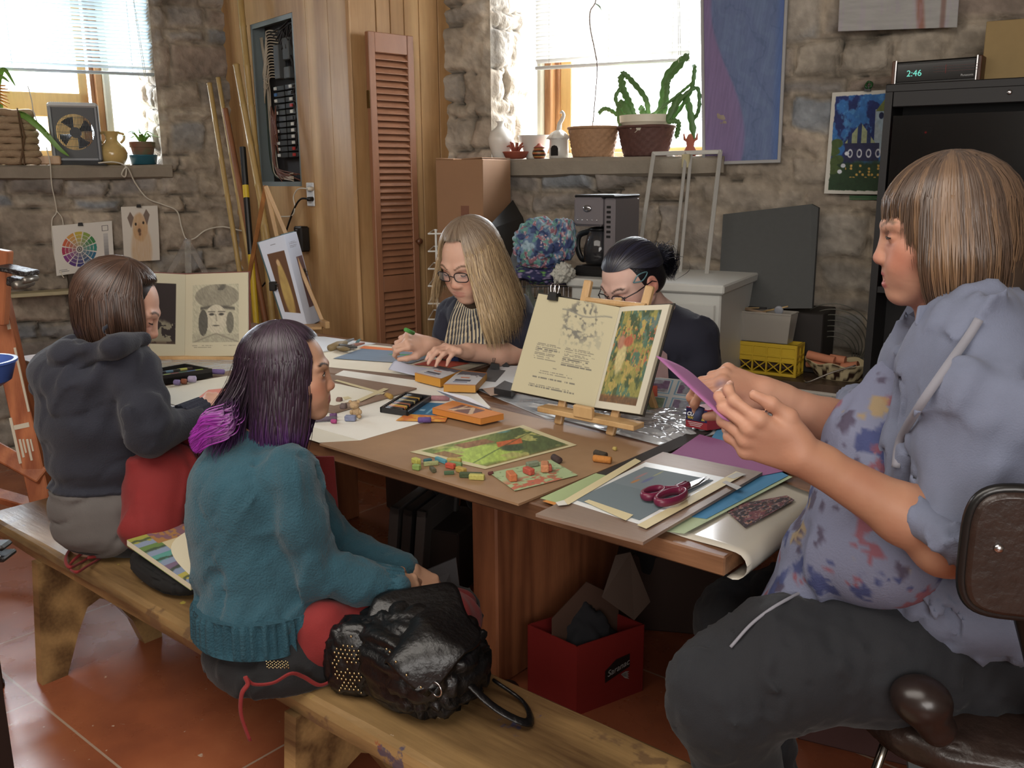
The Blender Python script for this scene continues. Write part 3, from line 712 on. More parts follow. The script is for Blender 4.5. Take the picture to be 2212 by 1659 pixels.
def pole(px0,py0,px1,py1,d0,d1,r,m,name,label,nodes=True,ext=0.55):
 a=atD(px0,py0,d0);b=atD(px1,py1,d1);k=(b[2]-0.003)/(a[2]-b[2]);c=b+(b-a)*max(k,0)
 mb=MB();n=int(np.linalg.norm(c-a)/.22)+1;rr=[];P=[]
 L=np.linalg.norm(c-a)
 for i in range(n):
  t0=i/n
  for q,f in((0.0,1.16 if nodes else 1),(.04,1),(.96,1)):P.append(a+(c-a)*min(1,t0+q/n));rr.append(r*f*(1-.0*t0))
 P.append(c);rr.append(r);mb.tube(P,rr,10)
 return tag(mb.build(name,m,None,True),label,'pole' if nodes else 'stick')
pole(452,180,536,700,5.05,4.75,.013,M_bam,'bamboo_pole','bamboo pole leaning furthest left in the corner by the closet')
pole(471,168,562,700,5.1,4.8,.012,M_bam,'bamboo_pole','slim bamboo pole just right of the leftmost leaning one')
pole(516,-30,590,700,5.05,4.7,.017,M_bam,'bamboo_pole','tallest thick bamboo pole against the edge of the pine closet')
pole(510,140,612,700,4.95,4.6,.016,M_bam,'bamboo_pole','thick bamboo pole in front of the closet edge, shorter than the tallest')
pole(486,235,575,700,4.98,4.72,.015,mat('reddish_stick',(.55,.34,.20),.6,var=.2),'wooden_stick','reddish brown wooden stick among the bamboo poles',False)
def spirit():
 a=atD(524,318,4.9);b=atD(543,560,4.78);k=(b[2]-.003)/(a[2]-b[2]);c=b+(b-a)*k
 t=thing('spirit_level','long black and yellow tool handle leaning among the bamboo poles','tool',c)
 for i,(u0,u1,m)in enumerate(((0,.12,M_blk),(.12,.16,mat('yellow_band',(.85,.72,.12),.5)),(.16,.34,M_blk),(.34,.40,MATS['yellow_band']if 'yellow_band' in MATS else None),(.40,1,MATS.get('yellow_band')))):
  mb=MB();mb.tube([a+(c-a)*u0,a+(c-a)*u1],.016,10);mb.build('section',m,t)
spirit()
def breaker():
 q0=CL+uC*((pan_s0+pan_s1)/2)+UPV*pan_z0
 t=thing('breaker_panel','open electrical breaker panel full of wires set in the pine closet','panel',q0)
 w=pan_s1-pan_s0;h=pan_z1-pan_z0;org=CL+uC*pan_s0+UPV*pan_z0;R=np.stack([uC,nC,UPV],1)
 mg=mat('panel_grey',(.46,.51,.52),.5);md=mat('panel_dark',(.14,.12,.12),.7)
 mb=MB(org,R);mb.box((w/2,-.085,h/2),(w,.006,h));mb.build('back_plate',md,t)
 mb=MB(org,R)
 for x in(.004,w-.004):mb.box((x,-.045,h/2),(.006,.08,h))
 for z in(.004,h-.004):mb.box((w/2,-.045,z),(w,.08,.006))
 for x in(.009,w-.009):mb.box((x,-.006,h/2),(.018,.006,h))
 for z in(.012,h-.012):mb.box((w/2,-.006,z),(w,.006,.024))
 mb.build('box',mg,t)
 rnd=random.Random(3)
 for i in range(12):
  z=h*(.60-i*.037)
  for side in(0,1):
   mb=MB(org,R);x=w*(.44 if side==0 else .68);mb.box((x,-.062,z),(w*.22,.04,h*.031),b=.002);mb.cur=None
   k=mb.build('breaker',M_blk,t)
   mb=MB(org,R);mb.box((x+w*(-.085 if side==0 else .03),-.040,z),(w*.05,.008,h*.018))
   cc=rnd.choice([(.85,.85,.82)]*4+[(.75,.15,.12),(.25,.45,.7),(.2,.2,.2),(.2,.2,.2)])
   mb.build('toggle',mat('tag_%d%d%d'%tuple(int(c*9)for c in cc),cc,.5),k)
 mb=MB(org,R);mb.box((w*.52,-.035,h*.75),(w*.12,.04,h*.2),b=.003);mb.box((w*.68,-.055,h*.82),(w*.14,.05,h*.13),b=.004);mb.box((w*.7,-.05,h*.68),(w*.13,.05,h*.07),b=.004);mb.build('bus_bar',mat('panel_mid',(.28,.29,.29),.5),t)
 wires=[('wire_white',(.70,.64,.55),26),('wire_copper',(.42,.22,.13),14),('wire_green',(.28,.36,.28),5),('wire_dark',(.12,.10,.1),12)]
 for nm,c,n in wires:
  for i in range(n):
   mb=MB(org,R)
   if nm=='wire_white' and i<18:
    z=h*(.66+.017*(i%9)+(.14 if i>8 else 0));pts=[(w*.12,-.03,h*rnd.uniform(.5,.7)),(w*(.16+.1*rnd.random()),-.03,z-h*.04),(w*.3,-.028,z+h*.01),(w*.47,-.045,z)]
   elif nm=='wire_white':pts=[(w*rnd.uniform(.08,.14),-.035,h*.92),(w*rnd.uniform(.08,.2),-.05,h*.6),(w*rnd.uniform(.12,.22),-.05,h*.3),(w*rnd.uniform(.15,.3),-.05,h*.08),(w*.7,-.03,h*rnd.uniform(.03,.08))]
   elif nm=='wire_copper':pts=[(w*.38,-.03,h*rnd.uniform(.2,.6)),(w*rnd.uniform(.22,.3),-.035,h*rnd.uniform(.2,.5)),(w*.27,-.035,h*.12),(w*rnd.uniform(.4,.95),-.035,h*rnd.uniform(.02,.08))]
   elif nm=='wire_green':pts=[(w*.08,-.05,h*.86),(w*.07,-.05,h*.5),(w*.12,-.05,h*.1),(w*.5,-.05,h*.04)]
   else:pts=[(w*rnd.uniform(.35,.8),-.03,h*rnd.uniform(.75,.95)),(w*rnd.uniform(.5,.95),-.05,h*.95),(w*.93,-.035,h*rnd.uniform(.3,.7)),(w*.8,-.03,h*rnd.uniform(.15,.6))]
   mb.tube(spline(pts,24),.0032 if nm!='wire_dark' else .0045,5);mb.build('wire',mat(nm,c,.5),t,True)
breaker()
def on_face(px,py,o,which):
 s,z=(onC if which=='C' else onD)(px,py,o);return(CL+uC*s if which=='C' else Cn+uD*s)+(nC if which=='C' else nD)*o+UPV*z
p=on_face(671,420,.006,'C');R=np.stack([uC,nC,UPV],1)
t=thing('wall_outlet','white double outlet plate on the pine closet below the breaker panel','outlet',p)
mb=MB(p,R);mb.box((0,0,0),(.075,.008,.118),b=.003);mb.build('plate',mat('outlet_white',(.84,.86,.88),.4),t)
for z in(-.028,.028):
 mb=MB(p,R);mb.box((0,.006,z),(.034,.006,.032),b=.005)
 for x in(-.007,.007):mb.box((x,.0092,z),(.002,.002,.012))
 mb.build('receptacle',mat('outlet_white2',(.70,.71,.72),.4),t)
mb=MB();a=on_face(668,430,.03,'C');mb.tube([a-nC*.02,a+nC*.01],[.012,.010],8)
mb.tube(spline([a,on_face(650,430,.05,'C'),on_face(636,450,.05,'C'),on_face(618,500,.05,'C'),on_face(606,540,.04,'C'),on_face(586,590,.04,'C'),on_face(560,625,.05,'C'),on_face(530,640,.05,'C')],50),.005,7);tag(mb.build('power_cord',M_cord_b,None,True),'black power cord plugged into the lower socket of the closet outlet','cord')
mb=MB();a=on_face(668,408,.03,'C');mb.tube([a-nC*.02,a+nC*.01],[.011,.009],8)
mb.tube(spline([a,on_face(645,408,.05,'C'),on_face(634,425,.05,'C'),on_face(637,448,.05,'C'),on_face(630,466,.05,'C'),on_face(603,468,.05,'C')],40),.0035,7);tag(mb.build('power_cord',M_cord_w,None,True),'thin pale cord plugged into the upper socket of the closet outlet','cord')
p=on_face(652,516,.03,'C');mb=MB(p,R);mb.box((0,0,0),(.085,.05,.13),b=.008);mb.box((0,.02,.04),(.03,.02,.02),b=.004);tag(mb.build('wall_adapter',M_blk),'black box-shaped adapter on the closet beside the leaning art book','adapter')
def louvre():
 org=Cn+nD*.035;R=np.stack([uD,nD,UPV],1)
 x0=onD(791,70,.035)[0];x1=onD(888,78,.035)[0];zt_=onD(800,68,.035)[1];x1b=onD(905,600,.035)[0]
 x1=(x1+x1b)/2
 t=thing('louvred_door','reddish brown louvred shutter door standing against the pine closet','door',org+uD*((x0+x1)/2))
 t['kind']='thing'
 m=mat('cedar_louvre',(.60,.40,.28),.42,var=.14,vscale=5,stretch=(3,3,1))
 w=x1-x0;st=.036;cx=(x0+x1)/2
 for x in(x0+st/2,x1-st/2):
  mb=MB(org,R);mb.box((x,0,zt_/2+.005),(st,.03,zt_-.01),b=.003);mb.build('stile',m,t)
 zm=onD(850,612,.035)[1]
 for z,h in((zt_-.045,.09),(zm,.08),(.07,.12)):
  mb=MB(org,R);mb.box((cx,0,z),(w-2*st,.024,h),b=.003);mb.build('rail',m,t)
 for(a,b,n)in((zm+.045,zt_-.09,34),(.14,zm-.045,24)):
  for i in range(n):
   z=a+(i+.5)*(b-a)/n;mb=MB(org,R);mb.box((cx,0,z),(w-2*st,.042,.006),R=rotx(-.85),b=.002);mb.build('louvre',m,t)
 mb=MB(org,R);kz=onD(905,520,.035)[1];mb.lathe([(.006,0),(.006,.012),(.014,.018),(.017,.028),(.013,.036),(.001,.038)],c=(x1-st/2,.015,kz),n=16,R=rotx(-PI/2));mb.build('knob',mat('wood_knob',(.4,.24,.15),.35),t,True)
 for z in(zt_-.3,.5):
  mb=MB(org,R);mb.box((x0-.002,.0,z),(.006,.02,.08));mb.build('hinge',mat('brass_hinge',(.5,.42,.25),.4,1.0),t)
louvre()
def cb(name,px0,px1,pyt,zb,o,dep,label):
 s0,z=pB(px0,pyt,o);s1=pB(px1,pyt,o)[0];w=s1-s0
 org=B((s0+s1)/2,o-dep/2,0)
 t=thing(name,label,'box',org);t.location=(org[0],org[1],0)
 m=mat('brown_cardboard',(.60,.44,.31),.85,var=.08,vscale=3)
 mb=MB(org,RB());mb.box((0,0,z/2),(w,dep,z),b=.004);mb.build('carton',m,t)
 mb=MB(org,RB());mb.box((-w*.3,0,z+.003),(w*.38,dep,.004),R=roty(.06));mb.box((w*.28,0,z+.003),(w*.42,dep,.004),R=roty(-.04));mb.build('flap',m,t)
 mb=MB(org,RB());mb.box((w*.12,dep/2+.0008,z*.8),(.045,.001,.19),b=.0004);mb.build('marks',mat('faded_print',(.5,.32,.24),.85),t)
cb('tall_carton',940,1042,345,0,.36,.26,'tall plain cardboard carton standing between the closet and the back ledge')
def rack():
 a=atD(925,560,4.15);m=mat('white_wire',(.86,.86,.84),.4)
 t=thing('wire_rack','white coated wire rack behind the girl in the striped apron','rack',(a[0],a[1],0))
 d=4.15;top=atD(930,495,d);wv=RT*.24
 for y in(505,543,581,618,656,690):
  q=atD(925,y,d);mb=MB();mb.tube([q,q+wv],.004,6);mb.tube([q+FD*.3,q+wv+FD*.3],.004,6);mb.tube([q,q+FD*.3],.003,6);mb.tube([q+wv,q+wv+FD*.3],.003,6);mb.build('shelf_wire',m,t)
 for(u,v)in((.14,0),(1,0),(0.14,.3),(1,.3)):
  mb=MB();q=atD(925,495,d)+wv*u+FD*v;mb.tube([q,(q[0],q[1],0)],.005,6);mb.build('upright',m,t)
rack()
p=atD(940,735,3.9)
def bin_(p,r1,r2,h,m,name,label,z0):
 mb=MB((p[0],p[1],z0));mb.lathe([(r1,0),(r2,h),(r2+.006,h+.004),(r2-.003,h+.004),(r1-.004,.006),(.001,.006)],n=28);return tag(mb.build(name,m,None,True,sharp=40),label,'bin')
bin_(p,.12,.15,.42,mat('dark_brown_bin',(.20,.14,.12),.6),'waste_bin','dark brown bin beside the louvred door behind the table',0.28)
mb=MB((p[0],p[1],0));mb.box((0,0,.14),(.34,.34,.275),b=.004);tag(mb.build('crate_stand',wood('dark_crate','#3b2a20','#5a4232')),'dark wooden crate under the brown bin','crate')
def Boff(px,py,o):s,z=pB(px,py,o);return B(s,o,z)
def ledgeB(px,o=-.03,py=345):s,z=pB(px,py,o);return B(s,o,zLB+.0005)
def pxs(px0,px1,p):
 r=p-CAM;d=r@cz_;return abs(px1-px0)*d/F_PX
M_clay=mat('red_clay',(.62,.30,.22),.7);M_white_glaze=mat('white_ceramic',(.84,.83,.80),.35,coat=.2)
p=ledgeB(1082,.0);h=pxs(0,79,p)
t=thing('vase','white narrow-necked ceramic vase at the left end of the back ledge','vase',p)
mb=MB(p);pr=[(.30,0),(.34,.03),(.40,.2),(.50,.4),(.52,.55),(.44,.72),(.2,.84),(.13,.9),(.14,.96),(.22,1.0),(.18,1.0),(.1,.93),(.01,.9)]
mb.lathe([(r*h*.66,z*h)for r,z in pr],n=36);mb.build('body',M_white_glaze,t,True)
p=ledgeB(1114,.02);t=thing('clay_dish','small red clay dish with a spiky clay figure beside the white vase','dish',p)
mb=MB(p);mb.lathe([(.035,0),(.05,.006),(.062,.03),(.066,.034),(.06,.036),(.05,.02),(.001,.012)],n=28);mb.build('dish',M_clay,t,True)
mb=MB(p)
for k in range(7):
 a=k*.9;mb.tube([(0,0,.02),(.03*math.cos(a),.02*math.sin(a),.055+.01*(k%3)),(.05*math.cos(a),.03*math.sin(a),.06+.02*(k%2))],[.009,.007,.003],6)
mb.build('figure',M_clay,t,True)
p=ledgeB(1157,-.06);t=thing('wide_bowl','white conical bowl behind the little painted pot on the back ledge','bowl',p)
mb=MB(p);mb.lathe([(.045,0),(.05,.01),(.085,.105),(.09,.112),(.083,.112),(.045,.02),(.001,.012)],n=34);mb.build('body',M_white_glaze,t,True)
p=ledgeB(1165,.02);t=thing('painted_pot','tiny lidded pot painted with dark and red bands in front of the white bowl','pot',p)
mb=MB(p);zz=np.linspace(0,.05,12);mb.lathe([(.024+.010*math.sin(PI*z/.05),z)for z in zz]+[(.001,.05)],n=26)
cc=np.concatenate([np.tile(lin([(.2,.12,.1),(.62,.25,.12),(.75,.55,.3),(.15,.2,.15)][i%4]),(26,1))for i in range(13)]);mb.c[-1]=cc;mb.build('pot',mat('painted_bands',attr=True,rough=.4),t,True)
mb=MB(p);mb.lathe([(.03,.05),(.02,.058),(.012,.063),(.008,.07),(.001,.072)],n=20);mb.build('lid',M_clay,t,True)
p=ledgeB(1207,.0);t=thing('ceramic_house','white ceramic birdhouse with arched door and curled roof finial on the back ledge','ornament',p)
h=pxs(0,110,p);mb=MB(p);mb.lathe([(.046,0),(.047,.04),(.044,.085),(.052,.092)],n=30);mb.lathe([(.056,.09),(.05,.1),(.035,.118),(.02,.128),(.008,.134),(.001,.136)],n=30,wob=lambda a,z:.10*np.sin(a*7+z*60));mb.build('body',M_white_glaze,t,True)
mb=MB(p);mb.tube(spline([(0,0,.13),(.004,0,.16),(.02,0,.18),(.028,0,.20),(.018,0,.215),(.008,0,.208)],20),np.linspace(.012,.004,20),8);mb.build('finial',M_white_glaze,t,True)
mb=MB(p,RB());mb.prism([(-.018,.012),(.018,.012),(.018,.045),(.012,.056),(0,.06),(-.012,.056),(-.018,.045)],-.0495,-.040,R=rotx(PI/2));mb.build('doorway',mat('dark_opening',(.10,.08,.07),.9),t)
def basket(name,p,rt,rb,h,m,label,dep=.8,rim=True,seed=0):
 t=thing(name,label,'basket',p);mb=MB(p,RB());n=72;rows=int(h/.008);g=[]
 for i in range(rows+1):
  z=h*i/rows;r=rb+(rt-rb)*(z/h)**.8;a=np.arange(n)*2*PI/n
  wob=.0035*np.sign(np.sin(a*18+(i//2%2)*PI))*(1 if i%2 else .6)
  g.append(np.stack([(r+wob)*np.cos(a),(r+wob)*dep*np.sin(a),np.full(n,z)],1))
 mb.grid(np.array(g)[:,::-1],wrap=True);mb.build('weave',m,t,True)
 mb=MB(p,RB());a=np.arange(40)*2*PI/40;mb.tube(np.stack([rt*np.cos(a),rt*dep*np.sin(a),np.full(40,h)],1),.007,8,closed=True);mb.build('rim',m,t,True)
 mb=MB(p,RB());mb.lathe([(rb*.95,.004),(.001,.004)],n=30);mb.build('bottom',m,t)
 return t
p=ledgeB(1281,-.03);basket('wicker_basket',p,pxs(1226,1337,p)/2,pxs(1233,1330,p)/2*.9,pxs(0,62,p),mat('light_wicker',(.66,.50,.36),.75,var=.2,vscale=60),'light tan wicker basket on the back ledge left of the dark basket')
p5=ledgeB(1394,-.05);basket('wicker_basket',p5,pxs(1333,1457,p5)/2,pxs(1340,1448,p5)/2*.85,pxs(0,62,p5),mat('dark_wicker',(.36,.22,.19),.7,var=.2,vscale=60),'dark reddish wicker basket holding the cactus pot on the back ledge')
t=thing('orchid_cactus','epiphyllum cactus with long notched flat stems in a white pot','potted plant',p5)
mb=MB(p5);hh=pxs(0,86,p5);rr=pxs(1345,1458,p5)/2;mb.lathe([(rr*.6,.02),(rr*.93,hh*.8),(rr*1.0,hh*.83),(rr*1.02,hh),(rr*.95,hh),(rr*.9,hh*.85),(.001,hh*.85)],n=34);mb.build('pot',mat('cream_pot',(.88,.85,.76),.4),t,True,sharp=40)
M_cac=mat('cactus_stem',(.30,.46,.22),.5,var=.25,vscale=25)
def notched(pts,w,n=60):
 P=spline(pts,n);T=np.gradient(P,axis=0);mb=MB();g=[]
 for i in range(n):
  tt=unit(T[i]);sd=unit(np.cross(tt,nB));u=i/(n-1)
  ww=w*(.75+.35*abs(math.sin(i*.55)))*min(1,u*8+.3)*min(1,(1-u)*10+.15);nn=np.cross(sd,tt)
  g.append([P[i]-sd*ww,P[i]-sd*ww*.5+nn*.002,P[i]+nn*.004,P[i]+sd*ww*.5+nn*.002,P[i]+sd*ww])
 mb.grid(np.array(g),back=-nB*.003);return mb
def cb_(l,o=-.02):return[Boff(x,y,o+.02*math.sin(i*1.7+x))for i,(x,y)in enumerate(l)]
for l,w in[([(1420,262),(1430,220),(1440,165),(1475,128),(1490,124)],.017),([(1432,262),(1440,200),(1445,170),(1480,130)],.014),([(1400,262),(1395,215),(1360,170),(1340,155)],.013),([(1370,262),(1362,230),(1345,190),(1340,160)],.017),([(1365,265),(1350,230),(1338,230),(1345,300)],.017),([(1395,262),(1385,235),(1388,240),(1392,270)],.014),([(1440,262),(1465,215),(1485,220),(1500,300)],.016),([(1450,262),(1490,200),(1500,150),(1495,140)],.010),([(1450,262),(1470,215),(1505,190),(1510,230),(1500,260)],.009),([(1360,265),(1330,215),(1345,185),(1352,175)],.010),([(1355,262),(1310,235),(1290,248)],.010),([(1440,262),(1465,265),(1460,300)],.012),([(1380,262),(1420,240),(1470,200),(1500,175)],.007)]:
 notched(cb_(l),w).build('stem',M_cac,t,True)
t=thing('trailing_vine','thin dry vine hanging down in front of the back window','vine',Boff(1280,275,.02))
mb=MB();mb.tube(spline([Boff(x,y,.03)for x,y in[(1290,-30),(1286,5),(1275,25),(1275,60),(1285,110),(1290,150),(1284,230),(1280,274)]],60),.0026,6);mb.build('stem',mat('dry_stem',(.50,.42,.38),.8),t,True)
for(x,y)in((1286,8),(1280,262),(1283,240)):
 mb=MB();leaf(mb,[Boff(x,y,.03),Boff(x+8,y+6,.04),Boff(x+14,y+16,.04)],.008,8);mb.build('leaf',M_leafd,t,True)
for i,(px,hh,lb)in enumerate(((1490,.075,'small red clay figure at the right end of the back ledge'),)):
 p=ledgeB(px,-.06);mb=MB(p);mb.lathe([(.025,0),(.03,.02),(.016,.045),(.022,.07),(.012,.095),(.001,.1)],n=20)
 for k in(-1,1):mb.tube([(0,0,.06),(.03*k,0,.075),(.035*k,0,.1)],[.008,.007,.003],6)
 tag(mb.build('clay_figurine',M_clay,None,True),lb,'figurine')
def screen():
 M_al=mat('brushed_aluminium',(.74,.74,.72),.4,.3)
 dB=.36;dT=.10
 tl,tr_=Boff(1412,332,dT),Boff(1556,328,dT);bl,br=Boff(1372,602,dB),Boff(1525,602,dB)
 t=thing('screen_frame','bare aluminium screen frame leaning upright in front of the back ledge','frame',(bl+br)/2)
 def bar(a,b,w=.018):
  d=unit(b-a);n=unit(np.cross(d,FD));mb=MB();R=frame(d,n);mb.box((a+b)/2,(np.linalg.norm(b-a)+.012,w,.012),R=R,b=.002);return mb
 for a,b in((tl,tr_),(bl,tl),(br,tr_),(bl,br)):bar(a,b).build('rail',M_al,t)
 ml,mt=Boff(1452,602,dB),Boff(1482,330,dT);bar(ml,mt,.014).build('rail',M_al,t);bar(ml+RT*.03,mt+RT*.022,.014).build('rail',M_al,t)
 mb=MB(Boff(1482,348,dT+.012),RB());mb.box((0,0,0),(.035,.02,.06),b=.004);mb.build('bracket',mat('tape_cream',(.72,.68,.52),.6),t)
screen()
def chest():
 pl=atD(1222,600,3.62);pr=atD(1440,607,3.42);pe=atD(1552,603,3.50)
 z=pl[2];x=unit((pr-pl)*[1,1,0]);a=np.array([pl[0],pl[1],0]);w=np.linalg.norm((pr-pl)[:2]);n=np.array([-x[1],x[0],0])
 t=thing('storage_chest','white painted storage cabinet behind the book easel carrying the coffee maker','cabinet',a+x*w/2+n*.25)
 m=mat('white_paint',(.80,.81,.79),.45,var=.04);R=np.stack([x,n,UPV],1)
 W=w+.22
 mb=MB(a,R);mb.box((W/2,.27,(z-.03)/2),(W-.03,.5,z-.03),b=.006);mb.build('carcass',m,t)
 mb=MB(a,R);mb.box((W/2,.27,z-.018),(W,.54,.034),b=.006);mb.build('top',m,t)
 for i in range(3):
  k=MB(a,R);k.box((W/2,.014,z*(.2+.3*i)),(W-.07,.012,z*.26),b=.004);d=k.build('drawer',m,t)
  k=MB(a,R);k.cyl((W/2,0,z*(.2+.3*i)),(W/2,.012,z*(.2+.3*i)),.012);k.build('knob',M_steel,d)
 return a,x,n,z,W
ch_a,ch_x,ch_n,ch_z,ch_W=chest()
def coffee():
 c=atZ(1305,597,ch_z+.001);c=atD(1305,590,float(c@FD)+.08);z0=ch_z+.0005;c[2]=z0
 k=pxs(0,1,c);h=168*k;w=103*k*.93;x=unit(ch_x*.97+ch_n*-.1);n=np.array([-x[1],x[0],0]);R=np.stack([x,n,UPV],1)
 t=thing('coffee_maker','silver grey coffee maker with glass carafe on the white cabinet','coffee maker',c)
 ms=mat('silver_plastic',(.50,.48,.50),.35,.35);
 mb=MB(c,R);mb.box((-.0,.02,.02),(w,.24,.04),b=.012);mb.build('base',M_blk,t)
 mb=MB(c,R);mb.box((w*.36,.02,h*.5),(w*.28,.22,h*.94),b=.008);mb.build('tower',ms,t)
 mb=MB(c,R);mb.box((0,.1,h*.5),(w*.92,.05,h*.94),b=.008);mb.build('back_column',M_blk,t)
 mb=MB(c,R);mb.box((-w*.14,.0,h*.80),(w*.72,.2,h*.36),b=.01);hd=mb.build('brew_head',ms,t)
 mb=MB(c,R);mb.box((0,.02,h*.99),(w,.23,h*.035),b=.01);mb.build('lid',M_blk,t)
 mb=MB(c,R);mb.ell((-w*.14,-.102,h*.84),(w*.11,.006,h*.045));mb.build('badge',mat('badge_chrome',(.6,.6,.62),.2,.9),t,True)
 for i in range(5):mb=MB(c,R);mb.ell((-w*.14+(i-2)*w*.12,-.101,h*.70),(.0035,.003,.0035));mb.build('button',M_steel,t)
 for i in range(7):mb=MB(c,R);mb.box((w*.36,-.091,h*(.86-i*.06)),(w*.1,.003,h*.03),b=.001);mb.build('gauge_mark',M_blk,t)
 gl=mat('carafe_glass',(.5,.5,.52),.03,trans=.85,spec=.8,alpha=.75)
 mb=MB(c+x*(-w*.12)+n*-.0+UPV*.042,R);r=w*.36
 mb.lathe([(r*.8,0),(r,h*.05),(r*1.02,h*.2),(r*.8,h*.36),(r*.62,h*.43),(r*.6,h*.43),(r*.98,h*.2),(r*.78,.006),(.001,.006)],n=34);car=mb.build('carafe',gl,t,True)
 mb=MB(c+x*(-w*.12)+UPV*.042,R);mb.lathe([(r*.77,.007),(r*.97,h*.06),(r*.985,h*.16),(.001,h*.161)],n=30);mb.build('coffee',mat('black_coffee',(.03,.015,.01),.1),car,True)
 mb=MB(c+x*(-w*.12)+UPV*.042,R);mb.lathe([(r*.66,h*.42),(r*.66,h*.46),(.001,h*.48)],n=28);mb.tube(spline([(-r*.6,0,h*.42),(-r*1.45,0,h*.36),(-r*1.6,0,h*.2),(-r*1.3,0,h*.06),(-r*.98,0,h*.06)],24),.010,8,flat=1.3);mb.build('carafe_handle',M_blk,car,True)
coffee()
def crumple(name,c,rad,fn_col,m,label,cat,seed,fold=.22,sub=5,parent=None):
 me_v,me_f=ico(sub);u=me_v.copy()
 n1=fbm(u[:,0]*1.6+5,u[:,1]*1.6,u[:,2]*1.6,seed=seed);n2=np.abs(fbm(u[:,0]*3.0,u[:,1]*3.0+3,u[:,2]*3.0,seed=seed+5,oct=3)-.5)*2
 r=1+(n1-.5)*fold*2.4-(1-n2)**3*fold*.9
 v=u*r[:,None]*np.array(rad);R=RB();v=v@R.T+c
 v[:,2]=np.maximum(v[:,2],c[2]-rad[2]*.78)
 col=fn_col(u,n1)if fn_col else None
 if parent is not None:v=v-np.array(parent['_w'])
 o=raw_mesh(name,v,me_f,m,parent,True,col)
 if label:tag(o,label,cat)
 return o
_ico={}
def ico(sub):
 if sub in _ico:return _ico[sub]
 import bmesh
 bm=bmesh.new();bmesh.ops.create_icosphere(bm,subdivisions=sub,radius=1.0)
 v=np.array([q.co[:]for q in bm.verts]);bm.verts.index_update();f=np.array([[q.index for q in fc.verts]for fc in bm.faces]);bm.free()
 _ico[sub]=(v,f);return v,f
def floral(u,n1):
 a=fbm(u[:,0]*2.4,u[:,1]*2.4,u[:,2]*2.4,seed=31,oct=3);b=fbm(u[:,0]*5+7,u[:,1]*5,u[:,2]*5,seed=32,oct=3);c2=fbm(u[:,0]*6+1,u[:,1]*6,u[:,2]*6,seed=34,oct=3)
 c=np.zeros((len(u),3))+[.34,.46,.62];c=mixc(c,[.62,.74,.80],sstep(.50,.56,a));c=mixc(c,[.14,.2,.42],sstep(.42,.36,a));c=mixc(c,[.36,.60,.56],sstep(.56,.60,b))
 c=mixc(c,[.62,.36,.42],sstep(.60,.63,c2));c=mixc(c,[.85,.75,.75],sstep(.60,.615,c2)*(1-sstep(.62,.64,c2)));c=c*.8+.12*np.array([.6,.65,.7])
 return lin(c)
M_cloth=mat('printed_cloth',attr=True,rough=.85,bump=.2,bscale=200)
cfl=atD(1168,528,3.72)
t=thing('floral_bag','crumpled blue cloth bundle with a floral print in the black wire crate','bag',cfl)
t['_w']=list(cfl)
crumple('bundle',cfl,(.125,.11,.115),floral,M_cloth,None,None,4,.17,6,parent=t)
crumple('folded_end',cfl+RT*.085+UPV*.015-FD*.03,(.06,.06,.10),floral,M_cloth,None,None,9,.2,5,parent=t)
def navyfl(u,n1):
 b=fbm(u[:,0]*6+7,u[:,1]*6,u[:,2]*6,seed=42,oct=3);c=np.zeros((len(u),3))+[.15,.16,.33]
 c=mixc(c,[.4,.62,.3],sstep(.62,.66,b));return mixc(c,[.55,.5,.65],sstep(.36,.31,b))
c2=atD(1175,588,3.75);crumple('navy_cloth',c2,(.14,.10,.06),lambda u,n:lin(navyfl(u,n)),M_cloth,'dark navy patterned cloth crumpled under the floral bundle','cloth',12,.25)
c2=atD(1218,590,3.62);crumple('tea_towel',c2,(.045,.06,.05),None,mat('grey_towel',(.72,.72,.68),.9,bump=.4,bscale=150),'pale grey towel hanging between the floral bundle and coffee maker','towel',15,.3)
def wire_crate():
 a=atD(1075,620,3.68);b=atD(1228,620,3.68);m=mat('black_wire',(.10,.10,.12),.4);L=np.linalg.norm(b-a);z1=a[2]
 base=np.array([*((a+b)/2)[:2],0.0]);t=thing('wire_crate','black wire dish rack on a stand behind the blonde girl','rack',base)
 h=.16
 for z in(z1,z1-h*.5,z1-h):
  mb=MB();mb.tube([a*[1,1,0]+UPV*z,b*[1,1,0]+UPV*z,b*[1,1,0]+UPV*z+FD*.26,a*[1,1,0]+UPV*z+FD*.26],.003,6,closed=True);mb.build('hoop',m,t)
 for i in range(15):
  p=a+(b-a)*i/14;mb=MB();mb.tube([p,p-UPV*h,p-UPV*h+FD*.26,p+FD*.26],.0018,5);mb.build('wire',M_steel,t)
 mb=MB(base+FD*.12,np.stack([RT,FD,UPV],1));mb.box((0,0,z1-h-.02),(L+.01,.32,.03),b=.003)
 for sx in(-1,1):
  for sy in(-1,1):mb.box((sx*L/2,sy*.12,(z1-h-.035)/2),(.03,.03,z1-h-.035))
 tag(mb.build('rack_stand',M_blk),'plain black stand carrying the wire dish rack','stand')
wire_crate()
for(px,py,lb)in((1142,655,'clear glass bottle standing left among those in front of the wire rack'),(1168,665,'clear glass bottle standing right among those in front of the wire rack')):
 p=atD(px,py,3.5);p2_=np.array([p[0],p[1],p[2]-.1]);mb=MB(p2_);mb.lathe([(.028,0),(.03,.01),(.03,.11),(.012,.14),(.011,.17),(.009,.17),(.010,.14),(.027,.105),(.026,.01),(.001,.008)],n=24)
 tag(mb.build('bottle',mat('bottle_glass',(.75,.82,.78),.05,trans=.9,alpha=.5),None,True),lb,'bottle')
p=atD(1155,660,3.5);mb=MB((p[0],p[1],0));zb=p[2]-.115;mb.box((0,0,zb),(.26,.16,.024),R=rotz(YAW))
